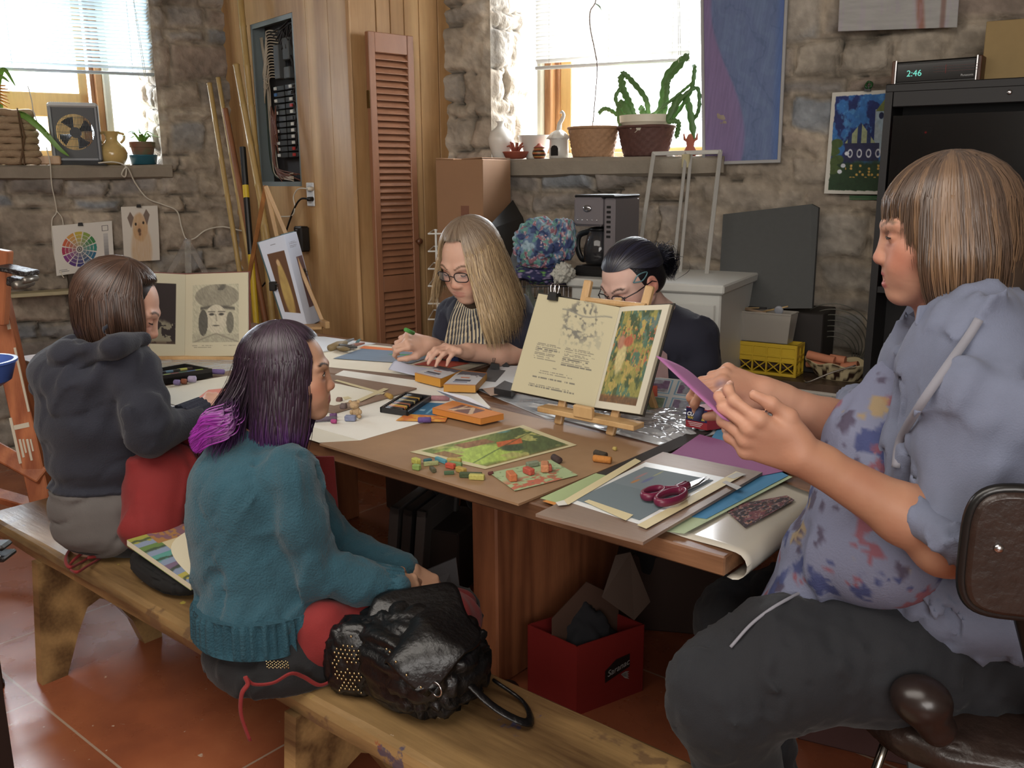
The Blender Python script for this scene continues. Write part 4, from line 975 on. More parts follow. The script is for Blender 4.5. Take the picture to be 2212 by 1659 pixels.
for sx in(-.1,.1):mb.box((sx*math.cos(YAW),sx*math.sin(YAW),zb/2),(.03,.12,zb-.02),R=rotz(YAW))
tag(mb.build('bottle_stand',M_blk),'small dark stand holding the glass bottles','stand')
mb=MB();q=[Boff(1108,432,.10),Boff(1130,470,.12),atD(1160,590,4.1),atD(1090,600,4.0),atD(1045,500,4.05)]
mb.slab(q,.008,FD);tag(mb.build('black_portfolio',M_blk),'black portfolio leaning with one corner up behind the blonde girl','portfolio')
M_bench=wood('dark_bench','#3a2c22','#5d4a3a')
def low_bench():
 zt_=.60;a=atD(1500,800,3.1);s0=pB(1530,800,.3)[0];zt_=pB(1700,815,.42)[1]
 x0=pB(1545,800,.42)[0];x1=pB(1905,840,.42)[0]
 mb=MB(B(0,0,0),RB());mb.box(((x0+x1)/2,.29,zt_-.02),(x1-x0,.40,.04),b=.004)
 t=thing('low_bench','long dark wooden bench along the back wall under the yellow crate','bench',B((x0+x1)/2,.24,0));mb.build('top',M_bench,t)
 for x in(x0+.08,x1-.08,(x0+x1)/2):
  mb=MB(B(0,0,0),RB());mb.box((x,.29,(zt_-.04)/2),(.05,.36,zt_-.04));mb.build('leg',M_bench,t)
 return zt_
z_lb=low_bench()
def onb(px,o,dz=.0005):s=pB(px,780,o)[0];return B(s,o,z_lb+dz)
q=[Boff(1562,463,.09),Boff(1752,441,.09),Boff(1768,449,.09),Boff(1754,666,.30),Boff(1550,668,.30)]
mb=MB();mb.slab(q,.03,-nB);tag(mb.build('grey_board',mat('charcoal_board',(.30,.31,.31),.8,var=.05,vscale=40)),'large charcoal grey board leaning against the stone wall above the yellow crate','board')
s0=pB(1545,690,.2)[0];s1=pB(1790,690,.2)[0];zb=pB(1650,668,.30)[1]
mb=MB(B(0,0,0),RB());mb.box(((s0+s1)/2,.18,(zb-.003+z_lb)/2),(s1-s0,.24,zb-z_lb-.006),b=.004);tag(mb.build('dark_case',mat('dark_case',(.13,.11,.10),.6)),'dark case on the low bench with the grey board standing on it','case')
def crate():
 o0=.40;a=Boff(1540,728,o0);b=Boff(1720,750,o0+.02);zt_=(a[2]+b[2])/2;zb_=z_lb+.0005
 a=np.array([a[0],a[1],0]);b=np.array([b[0],b[1],0]);x=unit(b-a);w=np.linalg.norm(b-a);y=np.array([-x[1],x[0],0]);R=np.stack([x,y,UPV],1)
 h=zt_-zb_;dp=.10;my=mat('yellow_plastic',(.82,.68,.14),.4)
 t=thing('milk_crate','yellow plastic crate with a cross-braced grid on the low bench','crate',a+x*w/2+y*dp/2+UPV*zb_)
 def side(org,d,L,nm):
  n=np.cross(d,UPV);Rs=np.stack([d,-n,UPV],1);mb=MB(org+UPV*zb_,Rs)
  for z,hh in((.006,.012),(h*.46,.01),(h*.62,.012),(h-.008,.016)):mb.box((L/2,0,z),(L,.010,hh),b=.002)
  mb.box((L/2,0,h*.54),(L,.003,h*.16));mb.box((L/2,0,h*.8),(L,.004,h*.34))
  k=max(2,int(L/.055))
  for i in range(k+1):mb.box((L*i/k,0,h/2),(.006,.011,h),b=.001)
  for i in range(k):
   x0,x1=L*i/k,L*(i+1)/k
   mb.tube([(x0,0,.012),(x1,0,h*.45)],.0025,5);mb.tube([(x1,0,.012),(x0,0,h*.45)],.0025,5)
  mb.build(nm,my,t)
 side(a,x,w,'side');side(a+y*dp,x,w,'side');side(a,y,dp,'end');side(a+x*w,y,dp,'end')
 mb=MB(a,R);mb.box((w/2,dp/2,zb_+.004),(w,dp,.006));mb.build('bottom',my,t)
 b0=a+x*w*.06+UPV*(zt_+.001);W=w*.86;D_=.098;H=pB(1600,668,.38)[1]-pB(1600,730,.38)[1]
 gl=mat('cloudy_plastic',(.80,.78,.74),.3,trans=.3,alpha=.55)
 t2=thing('clear_tub','cloudy clear plastic tub full of sculpting tools on top of the yellow crate','tub',b0+x*W/2+y*D_/2)
 mb=MB(b0,R);o=.012
 outer=[(o,o),(W-o,o),(W-o,D_-o),(o,D_-o)];outt=[(0,0),(W,0),(W,D_),(0,D_)]
 P=[[(*p,0)for p in outer],[(*p,H)for p in outt],[(p[0]+(.004 if p[0]<W/2 else-.004),p[1]+(.004 if p[1]<D_/2 else-.004),H)for p in outt],[(p[0]+(.003 if p[0]<W/2 else-.003),p[1]+(.003 if p[1]<D_/2 else-.003),.003)for p in outer]]
 mb.grid(np.array(P),wrap=True);mb.add(P[3],[(0,1,2,3)]);mb.add(P[0],[(3,2,1,0)]);mb.build('tub',gl,t2)
 mb=MB(b0,R);mb.tube([(0,0,H),(W,0,H),(W,D_,H),(0,D_,H)],.004,6,closed=True);mb.build('rim',gl,t2)
 names=[('wooden_tool','long wooden modelling stick sticking out of the tub at its left',(.02,.03,H+.002),(.50,.06,H+.012),.004,(.62,.52,.36)),('wooden_tool','short thick wooden stick lying across the tools in the tub',(.32,.05,H+.004),(.62,.04,H-.004),.007,(.60,.50,.40)),('wooden_tool','pale pointed stick sticking out of the tub beside the round spatula',(.55,.05,H-.002),(.92,.03,H+.03),.004,(.75,.62,.40)),('dark_brush','dark handled tool lying in the clear tub',(.34,.07,H+.008),(.60,.06,H+.012),.006,(.12,.11,.12))]
 for nm,lb,pa,pb_,r,c in names:
  mb=MB(b0,R);mb.tube([(pa[0]*W,pa[1],pa[2]),(pb_[0]*W,pb_[1],pb_[2])],[r,r*.7],8);tag(mb.build(nm,mat('tool%d'%int(c[0]*100),c,.6),None,True),lb,'tool')
 mb=MB(b0,R);mb.ell((.80*W,.03,H+.012),(.018,.004,.018),R=rotz(.2));tag(mb.build('round_spatula',mat('grey_plastic',(.52,.54,.58),.4),None,True),'round grey plastic spatula sticking out of the clear tub','tool')
 mb=MB(b0,R);mb.box((W*.5,D_*.5,H*.42),(W*.8,D_*.6,H*.6),b=.01);tag(mb.build('tool_heap',mat('tool_heap',(.38,.34,.32),.8,var=.5,vscale=70,bump=1,bscale=60),None),'jumble of clay tools filling the clear tub','tools',kind='stuff')
 mb=MB(a,R);mb.box((w*.55,.05,zb_+h*.5),(w*.8,.07,h*.7),b=.01);tag(mb.build('wood_scraps',mat('scraps',(.28,.20,.16),.8,var=.5,vscale=50,bump=1,bscale=50)),'dark scraps heaped inside the yellow crate','scraps',kind='stuff')
crate()
def tray():
 c=onb(1822,.34);w=pxs(1738,1900,c)/2
 t=thing('patterned_tray','cream tray with dark spiral ornament holding orange clay tubes','tray',c)
 mp_=mat('spiral_tray',attr=True,rough=.4);mb=MB(c,RB());g=[];cols=[];a=np.arange(120)*2*PI/120
 for i,(r,z)in enumerate([(.62,0),(.66,.004),(.74,.02),(.82,.035),(.90,.05),(.97,.062),(1.0,.068),(.96,.066),(.85,.045),(.6,.012),(.3,.008)]):
  q=1+.03*np.sin(a*8)*(r>.8);g.append(np.stack([w*r*q*np.cos(a),w*.62*r*q*np.sin(a),np.full(120,z)+.006*np.sin(a*8)*(r>.9)],1))
  sp=np.sin(a*14+3*math.sin(z*150))*np.cos(z*160);cols.append(np.where((sp>.1)[:,None],lin((.20,.12,.09)),lin((.78,.72,.56)))if 0<i<6 else np.tile(lin((.74,.68,.52)),(120,1)))
 mb.grid(np.array(g)[:,::-1],np.array(cols)[:,::-1],wrap=True);mb.build('bowl',mp_,t,True)
 mo=mat('orange_clay',(.80,.50,.36),.7)
 for i,(px,py,l,an,dz)in enumerate([(1778,772,.11,-.25,.075),(1770,790,.10,.1,.045),(1810,785,.09,-.3,.05),(1838,792,.07,.5,.05),(1812,770,.06,-.1,.07)]):
  s=pB(px,py,.30+.02*(i%2))[0];p=B(s,.34-.02*(i%3),c[2]+dz);d=RB()@np.array([math.cos(an),.15,math.sin(an)*.5])
  mb=MB();R=frame(unit(d),UPV);prof=np.linspace(-l/2,l/2,2);mb.tube([p-d*l/2,p+d*l/2],.017,14)
  tag(mb.build('clay_tube',mo,None,True,sharp=40),['orange clay tube lying highest at the left of the tray','orange clay tube under the highest one in the tray','orange clay tube in the middle of the tray','short orange clay tube tilted up in the tray','short orange clay tube at the back of the tray'][i],'clay tube','clay tubes in the patterned tray')
 mb=MB()
 for k in range(1):mb.tube(spline([B(pB(1750,800,.4)[0],.5,c[2]+.01),B(pB(1762,812,.4)[0],.52,c[2]+.012),B(pB(1800,800,.45)[0],.5,c[2]+.05),B(pB(1850,785,.45)[0],.46,c[2]+.08)],24),.0035,6)
 tag(mb.build('metal_rod',mat('dull_metal',(.55,.53,.50),.4,.8),None,True),'bent metal rod lying against the patterned tray','rod')
 cc=onb(1800,.16);t=thing('wire_coil','loose coil of grey wire behind the patterned tray','wire',cc)
 for k in range(7):
  a=np.linspace(0,2*PI,49)[:-1];r=.075+.012*k;mb=MB(cc+UPV*(.0),RB());til=.15+.12*k
  mb.tube(np.stack([r*np.cos(a),.4*r*np.sin(a)*math.cos(til)+.02,r*.95+r*np.sin(a)*.93],1),.0022,5,closed=True);mb.build('loop',mat('grey_wire',(.42,.42,.38),.5,.4),t,True)
tray()
def cabinet():
 pl=atD(1914,182,3.28);z1=pl[2]+.0;a=np.array([pl[0],pl[1],0]);x=uB;y=-nB;R=np.stack([x,y,UPV],1);W=.95;Dp=.30;z0=0
 m=mat('black_laminate',(.075,.072,.08),.55)
 t=thing('media_cabinet','tall black shelving cabinet against the back wall behind the teacher','cabinet',a+x*W/2+y*Dp/2)
 mb=MB(a,R);mb.box((W/2,Dp/2,z1-.014),(W,Dp,.028),b=.003);mb.build('top',m,t)
 mb=MB(a,R);mb.box((.012,Dp/2,z1/2),(.024,Dp-.004,z1-.03));mb.build('side_panel',m,t)
 mb=MB(a,R);mb.box((W-.012,Dp/2,z1/2),(.024,Dp-.004,z1-.03));mb.build('side_panel',m,t)
 mb=MB(a,R);mb.box((W/2,Dp-.006,z1/2),(W,.01,z1-.03));mb.build('back_panel',m,t)
 mb=MB(a,R);mb.box((W/2,.012,z1-.05),(W-.05,.02,.055),b=.003);mb.build('header',m,t)
 mb=MB(a,R);mb.ell((W*.40,.0,z1-.045),(.008,.004,.008));mb.build('lock',M_steel,t,True)
 zs=[atD(1905,620,3.35)[2],.30,.05]
 for z in zs:mb=MB(a,R);mb.box((W/2,Dp/2,z),(W-.05,Dp-.02,.022));mb.build('shelf',m,t)
 zz=atD(1905,440,3.35)[2]
 mb=MB(a,R);mb.box((W/2,.016,(z1-.08+zs[0])/2+.1),(W-.06,.005,z1-.08-zs[0]-.25));mb.build('glass_door',mat('smoked_glass',(.05,.05,.055),.15,spec=.4,alpha=.85),t)
 p=atD(2002,300,3.42);mb=MB(p,R);mb.box((0,0,0),(.04,.03,.09),b=.004);k=thing('remote_box','small black device with a glowing red light inside the media cabinet','device',p);mb.build('body',M_blk,k)
 mb=MB(p-y*.017,R);mb.ell((-.004,0,.022),(.004,.002,.004));mb.build('red_light',mat('red_led',(1,.08,.1),.5,emit=3),k)
 mb=MB();b=atD(2097,285,3.30);mb.tube([b,b-UPV*.05],.0025,6);tag(mb.build('aerial',M_steel,None),'short metal aerial tip above the teacher\'s hair','aerial')
 rnd=random.Random(5)
 for i in range(7):
  hh=.17+.04*rnd.random();w_=.018+.014*rnd.random();xx=.05+i*.034;mb=MB(a,R);mb.box((xx,.10,zs[0]+.011+hh/2),(w_,.14,hh),b=.002)
  nm=['dark red','black','brown','dark blue','maroon','charcoal','rust brown'][i];cc=[(.35,.12,.1),(.1,.1,.1),(.36,.24,.15),(.12,.16,.28),(.28,.1,.12),(.2,.2,.2),(.45,.22,.14)][i]
  tag(mb.build('book',mat('spine'+str(i),cc,.6)),nm+' book standing on the black cabinet shelf beside the teacher\'s mouth','book','books on the cabinet shelf')
 for i in range(2):
  z=.30+.011;hp=atD(1925,640+i*40,3.40)
  mb=MB(a,R);mb.box((.16,.15,zs[1]+.011+.09+.125*i-.0),(.24,.24,.11),b=.012);tag(mb.build('storage_tub',mat('grey_lidded_tub',(.40,.42,.40),.4)),['clear lidded tub lower in the pair on the black cabinet shelf','clear lidded tub upper in the pair on the black cabinet shelf'][i],'tub')
 return a,R,z1,x,y
cab_a,cab_R,cab_z,cab_x,cab_y=cabinet()
def radio():
 p=cab_a+cab_x*.20+cab_y*.10+UPV*(cab_z+.0005);k=pxs(1930,2113,p);R=cab_R@rotz(-.10);w=k;h=.085
 s=(1930-1106)/F_PX;p=atD(2022,158,3.40);p=np.array([p[0],p[1],cab_z+.0005])
 t=thing('clock_radio','black clock radio with wood-look ends showing 2:46 on top of the cabinet','clock radio',p)
 mb=MB(p,R);mb.box((0,.05,h/2+.008),(w-.02,.13,h),b=.006);mb.build('case',M_blk,t)
 for sx in(-1,1):mb=MB(p,R);mb.box((sx*(w/2-.004),.05,h/2+.012),(.014,.13,h),b=.003);mb.build('end_cap',wood('walnut_look','#3a2115','#6b4026'),t)
 for sx in(-1,1):mb=MB(p,R);mb.box((sx*(w/2-.012),-.017,h/2+.012),(.004,.003,h));mb.build('chrome_strip',M_steel,t)
 mb=MB(p,R);mb.box((0,-.017,h/2+.01),(w-.034,.004,h*.72),b=.001);mb.build('window',mat('radio_window',(.05,.045,.05),.12),t)
 Rt=np.stack([R[:,0],UPV,np.cross(R[:,0],UPV)],1)
 text('time_display','2:46',.030,p+R[:,0]*-.095*1.0+R[:,1]*-.0205+UPV*.040,Rt,mat('led_teal',(.35,.75,.68),.5,emit=.9),t)
 text('brand_lettering','Panasonic',.0105,p+R[:,0]*.085+R[:,1]*-.0205+UPV*.030,Rt,mat('silver_print',(.75,.75,.75),.4),t)
 mb=MB(p,R)
 for i in range(3):mb.box((.07,-.0205,.068-i*.009),(.15,.0006,.0008))
 mb.build('tuning_scale',mat('scale_print',(.45,.25,.25),.5),t)
 mb=MB(p,R);mb.box((.035,-.0206,.058),(.0015,.0008,.03));mb.build('tuner_needle',mat('needle_red',(.6,.15,.15),.5),t)
radio()
p=atD(2165,150,3.32);p[2]=cab_z+.0005;k=pxs(0,1,p)
mb=MB(p,cab_R@rotz(.0));zt2=atD(2160,42,3.32)[2]-cab_z;mb.box((.045,.02,zt2/2),(.22,.012,zt2),b=.002);tag(mb.build('cardboard_sheet',mat('kraft_card',(.62,.52,.33),.8,var=.1)),'upright tan cardboard piece on the cabinet beside the clock radio','cardboard')
mb=MB(p+cab_R@np.array([.10,.15,0]));rr=.085;mb.lathe([(.04,0),(.05,.03),(.065,.10),(.075,.16),(.07,.19),(.05,.215),(.001,.23)],n=30);tag(mb.build('lamp_globe',mat('cream_globe',(.72,.68,.50),.4),None,True),'cream rounded lamp shade behind the upright tan cardboard','lamp shade')
def pastel(u,v):
 n=fbm(u*4,v*8,seed=3);st=fbm(u*60+v*20,v*10,seed=4)
 c=mixc(np.zeros(u.shape+(3,))+[.50,.43,.60],[.46,.46,.66],sstep(.3,.9,u));fig=sstep(.0,.05,.34+.10*np.sin(v*5+.5)-np.abs(u-.64+.12*np.sin(v*4.2+1)))
 c=mixc(c,[.38,.46,.62],fig*.9);w=np.abs(np.sin((u*9-v*6+n*6)));c=mixc(c,[.32,.40,.55],fig*sstep(.25,.05,w)*.5);c=mixc(c,[.43,.52,.66],fig*sstep(.8,1,w)*.4)
 c=mixc(c,[.30,.42,.66],sstep(.86,.97,u)*.8);e=np.minimum(np.minimum(u,1-u)/.035,(1-v)/.018)
 c=c*(.92+.16*st[...,None]);return c
q=[Boff(1516,-60,.045),Boff(1702,-60,.045),Boff(1683,348,.05),Boff(1521,353,.05)]
t=thing('pastel_painting','tall purple and blue pastel of a draped figure on the wall by the window','painting',(q[2]+q[3])/2)
picture('artwork',q,pastel,t,110,220,nrm=nB)
def frame_strips(t,q,w,m,n,th=.012):
 q=[np.array(a,float)for a in q]
 for i in range(4):
  a,b=q[i],q[(i+1)%4];d=unit(b-a);s_=np.cross(d,n);mb=MB();mb.box((a+b)/2,(np.linalg.norm(b-a)+w,w,th),R=frame(d,s_),b=.002);mb.build('frame_strip',m,t)
frame_strips(t,q,.014,mat('grey_frame',(.62,.62,.62),.5),nB)
def abstract(u,v):
 n=fbm(u*3,v*3,seed=8);st=fbm(u*8,v*40,seed=9);st2=fbm(u*40,v*6,seed=10)
 c=mixc(np.zeros(u.shape+(3,))+[.66,.66,.65],[.50,.56,.24],sstep(.62,.2,v)*sstep(.1,.3,u)*.9);c=mixc(c,[.66,.60,.28],sstep(.5,.62,n)*sstep(.8,.3,v));c=mixc(c,[.60,.40,.34],sstep(.05,.01,np.abs(u-.66-.1*(v-.5)))*.9)
 c=mixc(c,[.50,.36,.32],sstep(.03,.01,np.abs(u-.88))*.7);c=mixc(c,[.66,.60,.70],sstep(.55,.7,st2)*.3);return c*(.94+.12*st[...,None])
q=[Boff(1822,-190,.075),Boff(2085,-190,.075),Boff(2068,60,.08),Boff(1810,68,.08)]
t=thing('abstract_drawing','loose green and brown pastel on white paper at the top of the wall','drawing',(q[2]+q[3])/2);picture('sheet',q,abstract,t,110,110,nrm=nB,curl=lambda u,v:.012*u*v)
def tower(u,v):
 n=fbm(u*7,v*7,seed=12);n2=fbm(u*16,v*16,seed=13);st=fbm(u*30,v*30,seed=14)
 c=mixc(np.zeros(u.shape+(3,))+[.18,.42,.70],[.12,.18,.42],sstep(.46,.56,n+.25*(.4-u)));c=mixc(c,[.30,.56,.78],sstep(.6,.68,n2)*.6)
 def blob(x,y,a,b):return sstep(1.15,.9,np.hypot((u-x)/a,(v-y)/b)+.25*(n2-.5))
 def tri(x,y0,y1,w):return((v>y0)&(v<y1)&(np.abs(u-x)<w*(v-y0)/(y1-y0)))*1.0
 c=mixc(c,[.66,.72,.74],((np.abs(u-.74)<.14)&(v>.18)&(v<.6))*(.7+.3*n));c=mixc(c,[.42,.46,.24],tri(.74,.06,.2,.14));c=mixc(c,[.1,.14,.3],blob(.68,.24,.03,.03)+0*u);c=mixc(c,[.1,.14,.3],blob(.80,.26,.03,.03))
 c=mixc(c,[.60,.64,.48],tri(.42,.30,.5,.2));c=mixc(c,[.16,.22,.40],tri(.42,.30,.5,.2)*(np.sin(u*50)>.2));c=mixc(c,[.18,.18,.32],((np.abs(u-.45)<.22)&(v>.5)&(v<.68))*.95)
 for x in(.3,.42,.54,.66,.82):c=mixc(c,[.78,.80,.84],sstep(.012,.005,np.abs(np.hypot((u-x)/.8,(v-.60))-.035)))
 c=mixc(c,[.36,.44,.26],tri(.84,.44,.54,.13));c=mixc(c,[.16,.26,.16],sstep(.68,.74,v+.05*n2));
 fl=(_hash(np.floor(u*26),np.floor(v*34),np.floor(v*0),5)>.72)&(v>.70)&(v<.84)&(u>.25)&(np.hypot((u*26)%1-.5,(v*34)%1-.5)<.4);c[fl]=[.78,.62,.28]
 for(x,y)in((.12,.5),(.08,.58),(.14,.66),(.06,.7),(.1,.76)):c=mixc(c,[.28,.36,.18],blob(x,y,.08,.045))
 for(x,y)in((.22,.72),(.18,.78),(.26,.60)):c=mixc(c,[.80,.82,.86],blob(x,y,.03,.02))
 e=np.minimum(np.minimum(u-.05,.97-u)/1.0,np.minimum(v-.035,.965-v))+.012*(n2-.5)*2
 return mixc(c*(.85+.3*st[...,None]),[.80,.79,.75],sstep(.004,-.004,e))
q=[Boff(1798,200,.05),Boff(1960,192,.05),Boff(1952,421,.06),Boff(1780,418,.06)]
t=thing('tower_painting','childlike painting of white towers under a deep blue sky clipped beside the cabinet','painting',(q[2]+q[3])/2);picture('sheet',q,tower,t,170,220,nrm=nB)
mb=MB();clip_binder(mb,Boff(1874,197,.065),RB(),1.1);mb.build('clip',M_blk,t)
mb=MB(Boff(1877,184,.07));a=np.arange(16)*2*PI/16;mb.tube(np.stack([.012*np.cos(a),.004*np.sin(a*3),.012*np.sin(a)],1),.005,6,closed=True);mb.build('green_ring',mat('green_plastic',(.12,.3,.14),.3),t,True)
q=[Boff(1835,424,.045),Boff(1930,424,.045),Boff(1930,433,.045),Boff(1835,431,.045)]
mb=MB()
for k in range(3):mb.tube([q[0]-UPV*k*.006,q[1]-UPV*k*.006],.0018,5)
tag(mb.build('green_ribbon',mat('green_ribbon',(.2,.48,.3),.5)),'green striped strip showing under the tower painting','ribbon')
mb=MB();mb.tube(spline([Boff(1893,520,.05),Boff(1888,620,.05),Boff(1876,700,.05),Boff(1868,770,.05)],20),.003,6);tag(mb.build('black_cable',M_cord_b,None,True),'thin black cable running down the stone beside the cabinet','cable')
ZT=.800
M_tbl=wood('table_wood','#5a3a25','#8a5f40',grain=(1.6,16,16),rough=.4)
M_leg=wood('leg_wood','#7a4328','#a4623c',grain=(16,16,1.6),rough=.5)
tx0,tx1,ty0,ty1=-3.62,-.668,1.372,2.44
t=thing('work_table','big worn wooden work table covered with boards, papers and pastels','table',((tx0+tx1)/2,(ty0+ty1)/2,0))
mb=MB()
for i in range(5):
 a=ty0+i*(ty1-ty0)/5;b=a+(ty1-ty0)/5;mb.box(((tx0+tx1)/2,(a+b)/2,ZT-.019),(tx1-tx0,b-a-.002,.038),b=.003)
mb.build('tabletop',M_tbl,t)
for y in(ty0+.16,ty1-.16):
 mb=MB();mb.box(((tx0+tx1)/2-.2,y,ZT-.075),(tx1-tx0-.5,.035,.07),b=.004);mb.build('apron',M_tbl,t)
for x in(-1.615,-2.985):
 mb=MB();mb.box((x,2.125,(ZT-.04)/2),(.095,.66,ZT-.04),b=.006);mb.build('leg',M_leg,t)
mb=MB();mb.box((-2.3,2.3,.62),(1.28,.04,.10),b=.004);mb.build('stretcher',M_leg,t)
M_bw=wood('bench_wood','#4f3721','#a27f4e',grain=(1.1,11,11),rough=.34,dist=5,dirt=.2,coat=.15)
def bench_top_mat():
 m=M_bw.copy();m.name='bench_top_wood';nt=m.node_tree;N,L=nt.nodes,nt.links;b=N['Principled BSDF'];src=b.inputs['Base Color'].links[0].from_socket
 tc=N.new('ShaderNodeTexCoord')
 for(sc,lo,c,off)in((9,.665,'#2a3358',3),(13,.69,'#8a3a26',9),(11,.69,'#a89a38',21),(5,.60,'#5c4430',30),(17,.70,'#c9b8a0',40)):
  mp=N.new('ShaderNodeMapping');mp.inputs['Location'].default_value=(off,off*1.3,0);L.new(tc.outputs['Object'],mp.inputs['Vector'])
  n=N.new('ShaderNodeTexNoise');n.inputs['Scale'].default_value=sc;n.inputs['Detail'].default_value=5;n.inputs['Roughness'].default_value=.65;L.new(mp.outputs[0],n.inputs['Vector'])
  r=N.new('ShaderNodeMapRange');r.inputs[1].default_value=lo-.01;r.inputs[2].default_value=lo+.02;r.inputs[4].default_value=.75;L.new(n.outputs['Fac'],r.inputs[0])
  mx=N.new('ShaderNodeMix');mx.data_type='RGBA';L.new(r.outputs[0],mx.inputs[0]);L.new(src,mx.inputs[6]);mx.inputs[7].default_value=(*lin(c),1);src=mx.outputs[2]
 L.new(src,b.inputs['Base Color']);return m
M_bt=bench_top_mat();ZB=.42
bx0,bx1,by0,by1=-3.03,-.34,1.0,1.318
t=thing('long_bench','long paint-stained plank bench in the foreground with notched board legs','bench',((bx0+bx1)/2,(by0+by1)/2,0))
mb=MB();n=70;xs=np.linspace(bx0,bx1,n);prof=[(by0,ZB-.045),(by0-.002,ZB-.02),(by0+.006,ZB-.005),(by0+.02,ZB),(by1-.012,ZB),(by1,ZB-.008),(by1,ZB-.045)]
g=np.array([[[x,y+(.006*(vnoise(np.array(x*6),np.array(j),seed=2)-.5)if j<4 else 0),z+(.003*(vnoise(np.array(x*8),np.array(j+9),seed=3)-.5)if 1<j<5 else 0)]for j,(y,z)in enumerate(prof)]for x in xs])
mb.grid(g,wrap=True);mb.add(g[0],[tuple(range(7))[::-1]]);mb.add(g[-1],[tuple(range(7))]);mb.build('plank',M_bt,t,smooth=False)
for x,nt_ in((-2.635,0),(-1.43,0),(-.5,0)):
 mb=MB((x,0,0),np.stack([[0,1,0],[0,0,1],[1,0,0]],1));h=ZB-.046
 mb.prism([(.955,0),(1.03,0),(1.075,.12),(1.11,.19),(1.15,.205),(1.19,.18),(1.245,.09),(1.275,0),(1.335,0),(1.312,h),(.985,h)],-.019,.019);mb.build('leg',M_bw,t)
mb=MB();mb.box((-1.68,1.16,ZB-.046-.055),(1.9,.032,.105),b=.004);mb.build('stringer',M_bw,t)
for x in(-2.5,-1.56,-.63):
 mb=MB();mb.box((x,1.16,ZB-.046-.135),(.15,.03,.05),b=.003);mb.build('brace',M_bw,t)
_layer=[0]
def sheet(name,px,m,label,cat,z=None,th=.0006,group=None,sag=None):
 if z is None:_layer[0]+=1;z=ZT+.0010*_layer[0]
 q=[atZ(x,y,z)for x,y in px]
 ar=sum(q[i][0]*q[(i+1)%len(q)][1]-q[(i+1)%len(q)][0]*q[i][1]for i in range(len(q)))
 if ar<0:q=q[::-1]
 mb=MB();mb.slab(q,th);o=mb.build(name,m,None);return tag(o,label,cat,group)
def cm(hexs,rough=.8):return mat('paper_'+hexs[1:],hexs,rough,var=.03,vscale=6)
M_hb=wood('hardboard','#93704f','#a8835f',grain=(3,3,3),rough=.5,dist=1.5,dirt=.1,bump=.1)
M_hb2=wood('hardboard_worn','#7d6555','#9a8170',grain=(2,14,8),rough=.45,dist=2,dirt=.12,bump=.1)
def plastic(name,px,z,label,amp=.006,seed=1,nx=70,ny=60,m=None):
 q=[atZ(x,y,z)for x,y in px];u,v=np.meshgrid(np.linspace(0,1,nx),np.linspace(0,1,ny));U=u[...,None];V=v[...,None]
 P=(q[0]*(1-U)+q[1]*U)*(1-V)+(q[3]*(1-U)+q[2]*U)*V
 f=np.abs(fbm(u*5,v*5,seed=seed,oct=4)-.5)*2;P[...,2]+=amp*(1-f)**2*np.minimum(1,8*np.minimum(np.minimum(u,1-u),np.minimum(v,1-v))+.1)
 mb=MB();mb.grid(P[:,::-1],back=(0,0,-.0003));return tag(mb.build(name,m or mat('clear_sheeting',(.80,.82,.84),.12,spec=.9,alpha=.62,coat=.6),None,True),label,'plastic sheet')
sheet('hardboard',[(1423,966),(1120,1088),(690,958),(1015,868)],M_hb,'tan hardboard under the green pastel landscape at the front of the table','board',z=ZT+.006,th=.005)
ZH=ZT+.006
_layer[0]=1
sheet('paper_sheet',[(742,800),(1020,838),(1060,880),(900,916),(778,951),(560,890)],cm('#dddbd2'),'large white sheet under the toy bear and black stick tray','paper',z=ZH+.001)
sheet('paper_sheet',[(640,880),(778,951),(690,956),(560,915)],cm('#cfcbbb'),'cream sheet end sticking out beside the purple-haired girl','paper',z=ZH+.0002)
plastic('plastic_sheet',[(960,812),(1480,838),(1620,930),(1180,905)],ZT+.0008,'shiny crinkled clear plastic spread under the book easel',amp=.007)
plastic('plastic_sheet',[(1150,890),(1500,880),(1560,935),(1425,962)],ZT+.003,'crumpled clear plastic heap between the hardboard and the wax paper box',amp=.012,seed=5)
plastic('plastic_sheet',[(330,775),(600,772),(620,800),(330,808)],ZT+.001,'clear plastic sheeting behind the black pastel box',amp=.004,seed=8)
sheet('drawing_board',[(640,722),(1104,771),(952,822),(640,800)],M_hb2,'large brown drawing board across the table in front of the girl in the striped apron','board',z=ZT+.006,th=.005)
zb=ZT+.0075
sheet('paper_sheet',[(690,742),(800,744),(1085,775),(965,812),(905,812),(640,786)],cm('#d9d0bb'),'big cream sheet on the far drawing board','paper',z=zb)
sheet('paper_sheet',[(640,726),(700,727),(812,742),(700,760),(640,758)],cm('#cfd3d8'),'white sheet under the heap of drawing tools','paper',z=zb+.0012)
sheet('coloured_paper',[(786,747),(950,761),(940,766),(776,752)],cm('#e0763c'),'bright orange paper strip along the top of the grey-blue sheet','paper',z=zb+.0012)
def bluegrey(u,v):
 n=fbm(u*6,v*6,seed=2);c=mixc(np.zeros(u.shape+(3,))+[.42,.49,.57],[.50,.50,.52],sstep(.3,.9,u)*.6)
 c=mixc(c,[.24,.55,.30],sstep(.05,.02,np.abs(v-.30+.15*(u-.7))-.02)*sstep(.45,.52,u)*sstep(.95,.85,u));c=mixc(c,[.3,.5,.62],sstep(.04,.02,np.abs(v-.42))*sstep(.6,.7,u)*.6);return c*(.96+.08*n[...,None])
def pic_on_table(name,label,px,fn,z,nx=100,ny=100,cat='drawing'):
 q=[atZ(x,y,z)for x,y in px];t=thing(name,label,cat,sum(q)/4);picture('sheet',q,fn,t,nx,ny,nrm=(0,0,1));return t
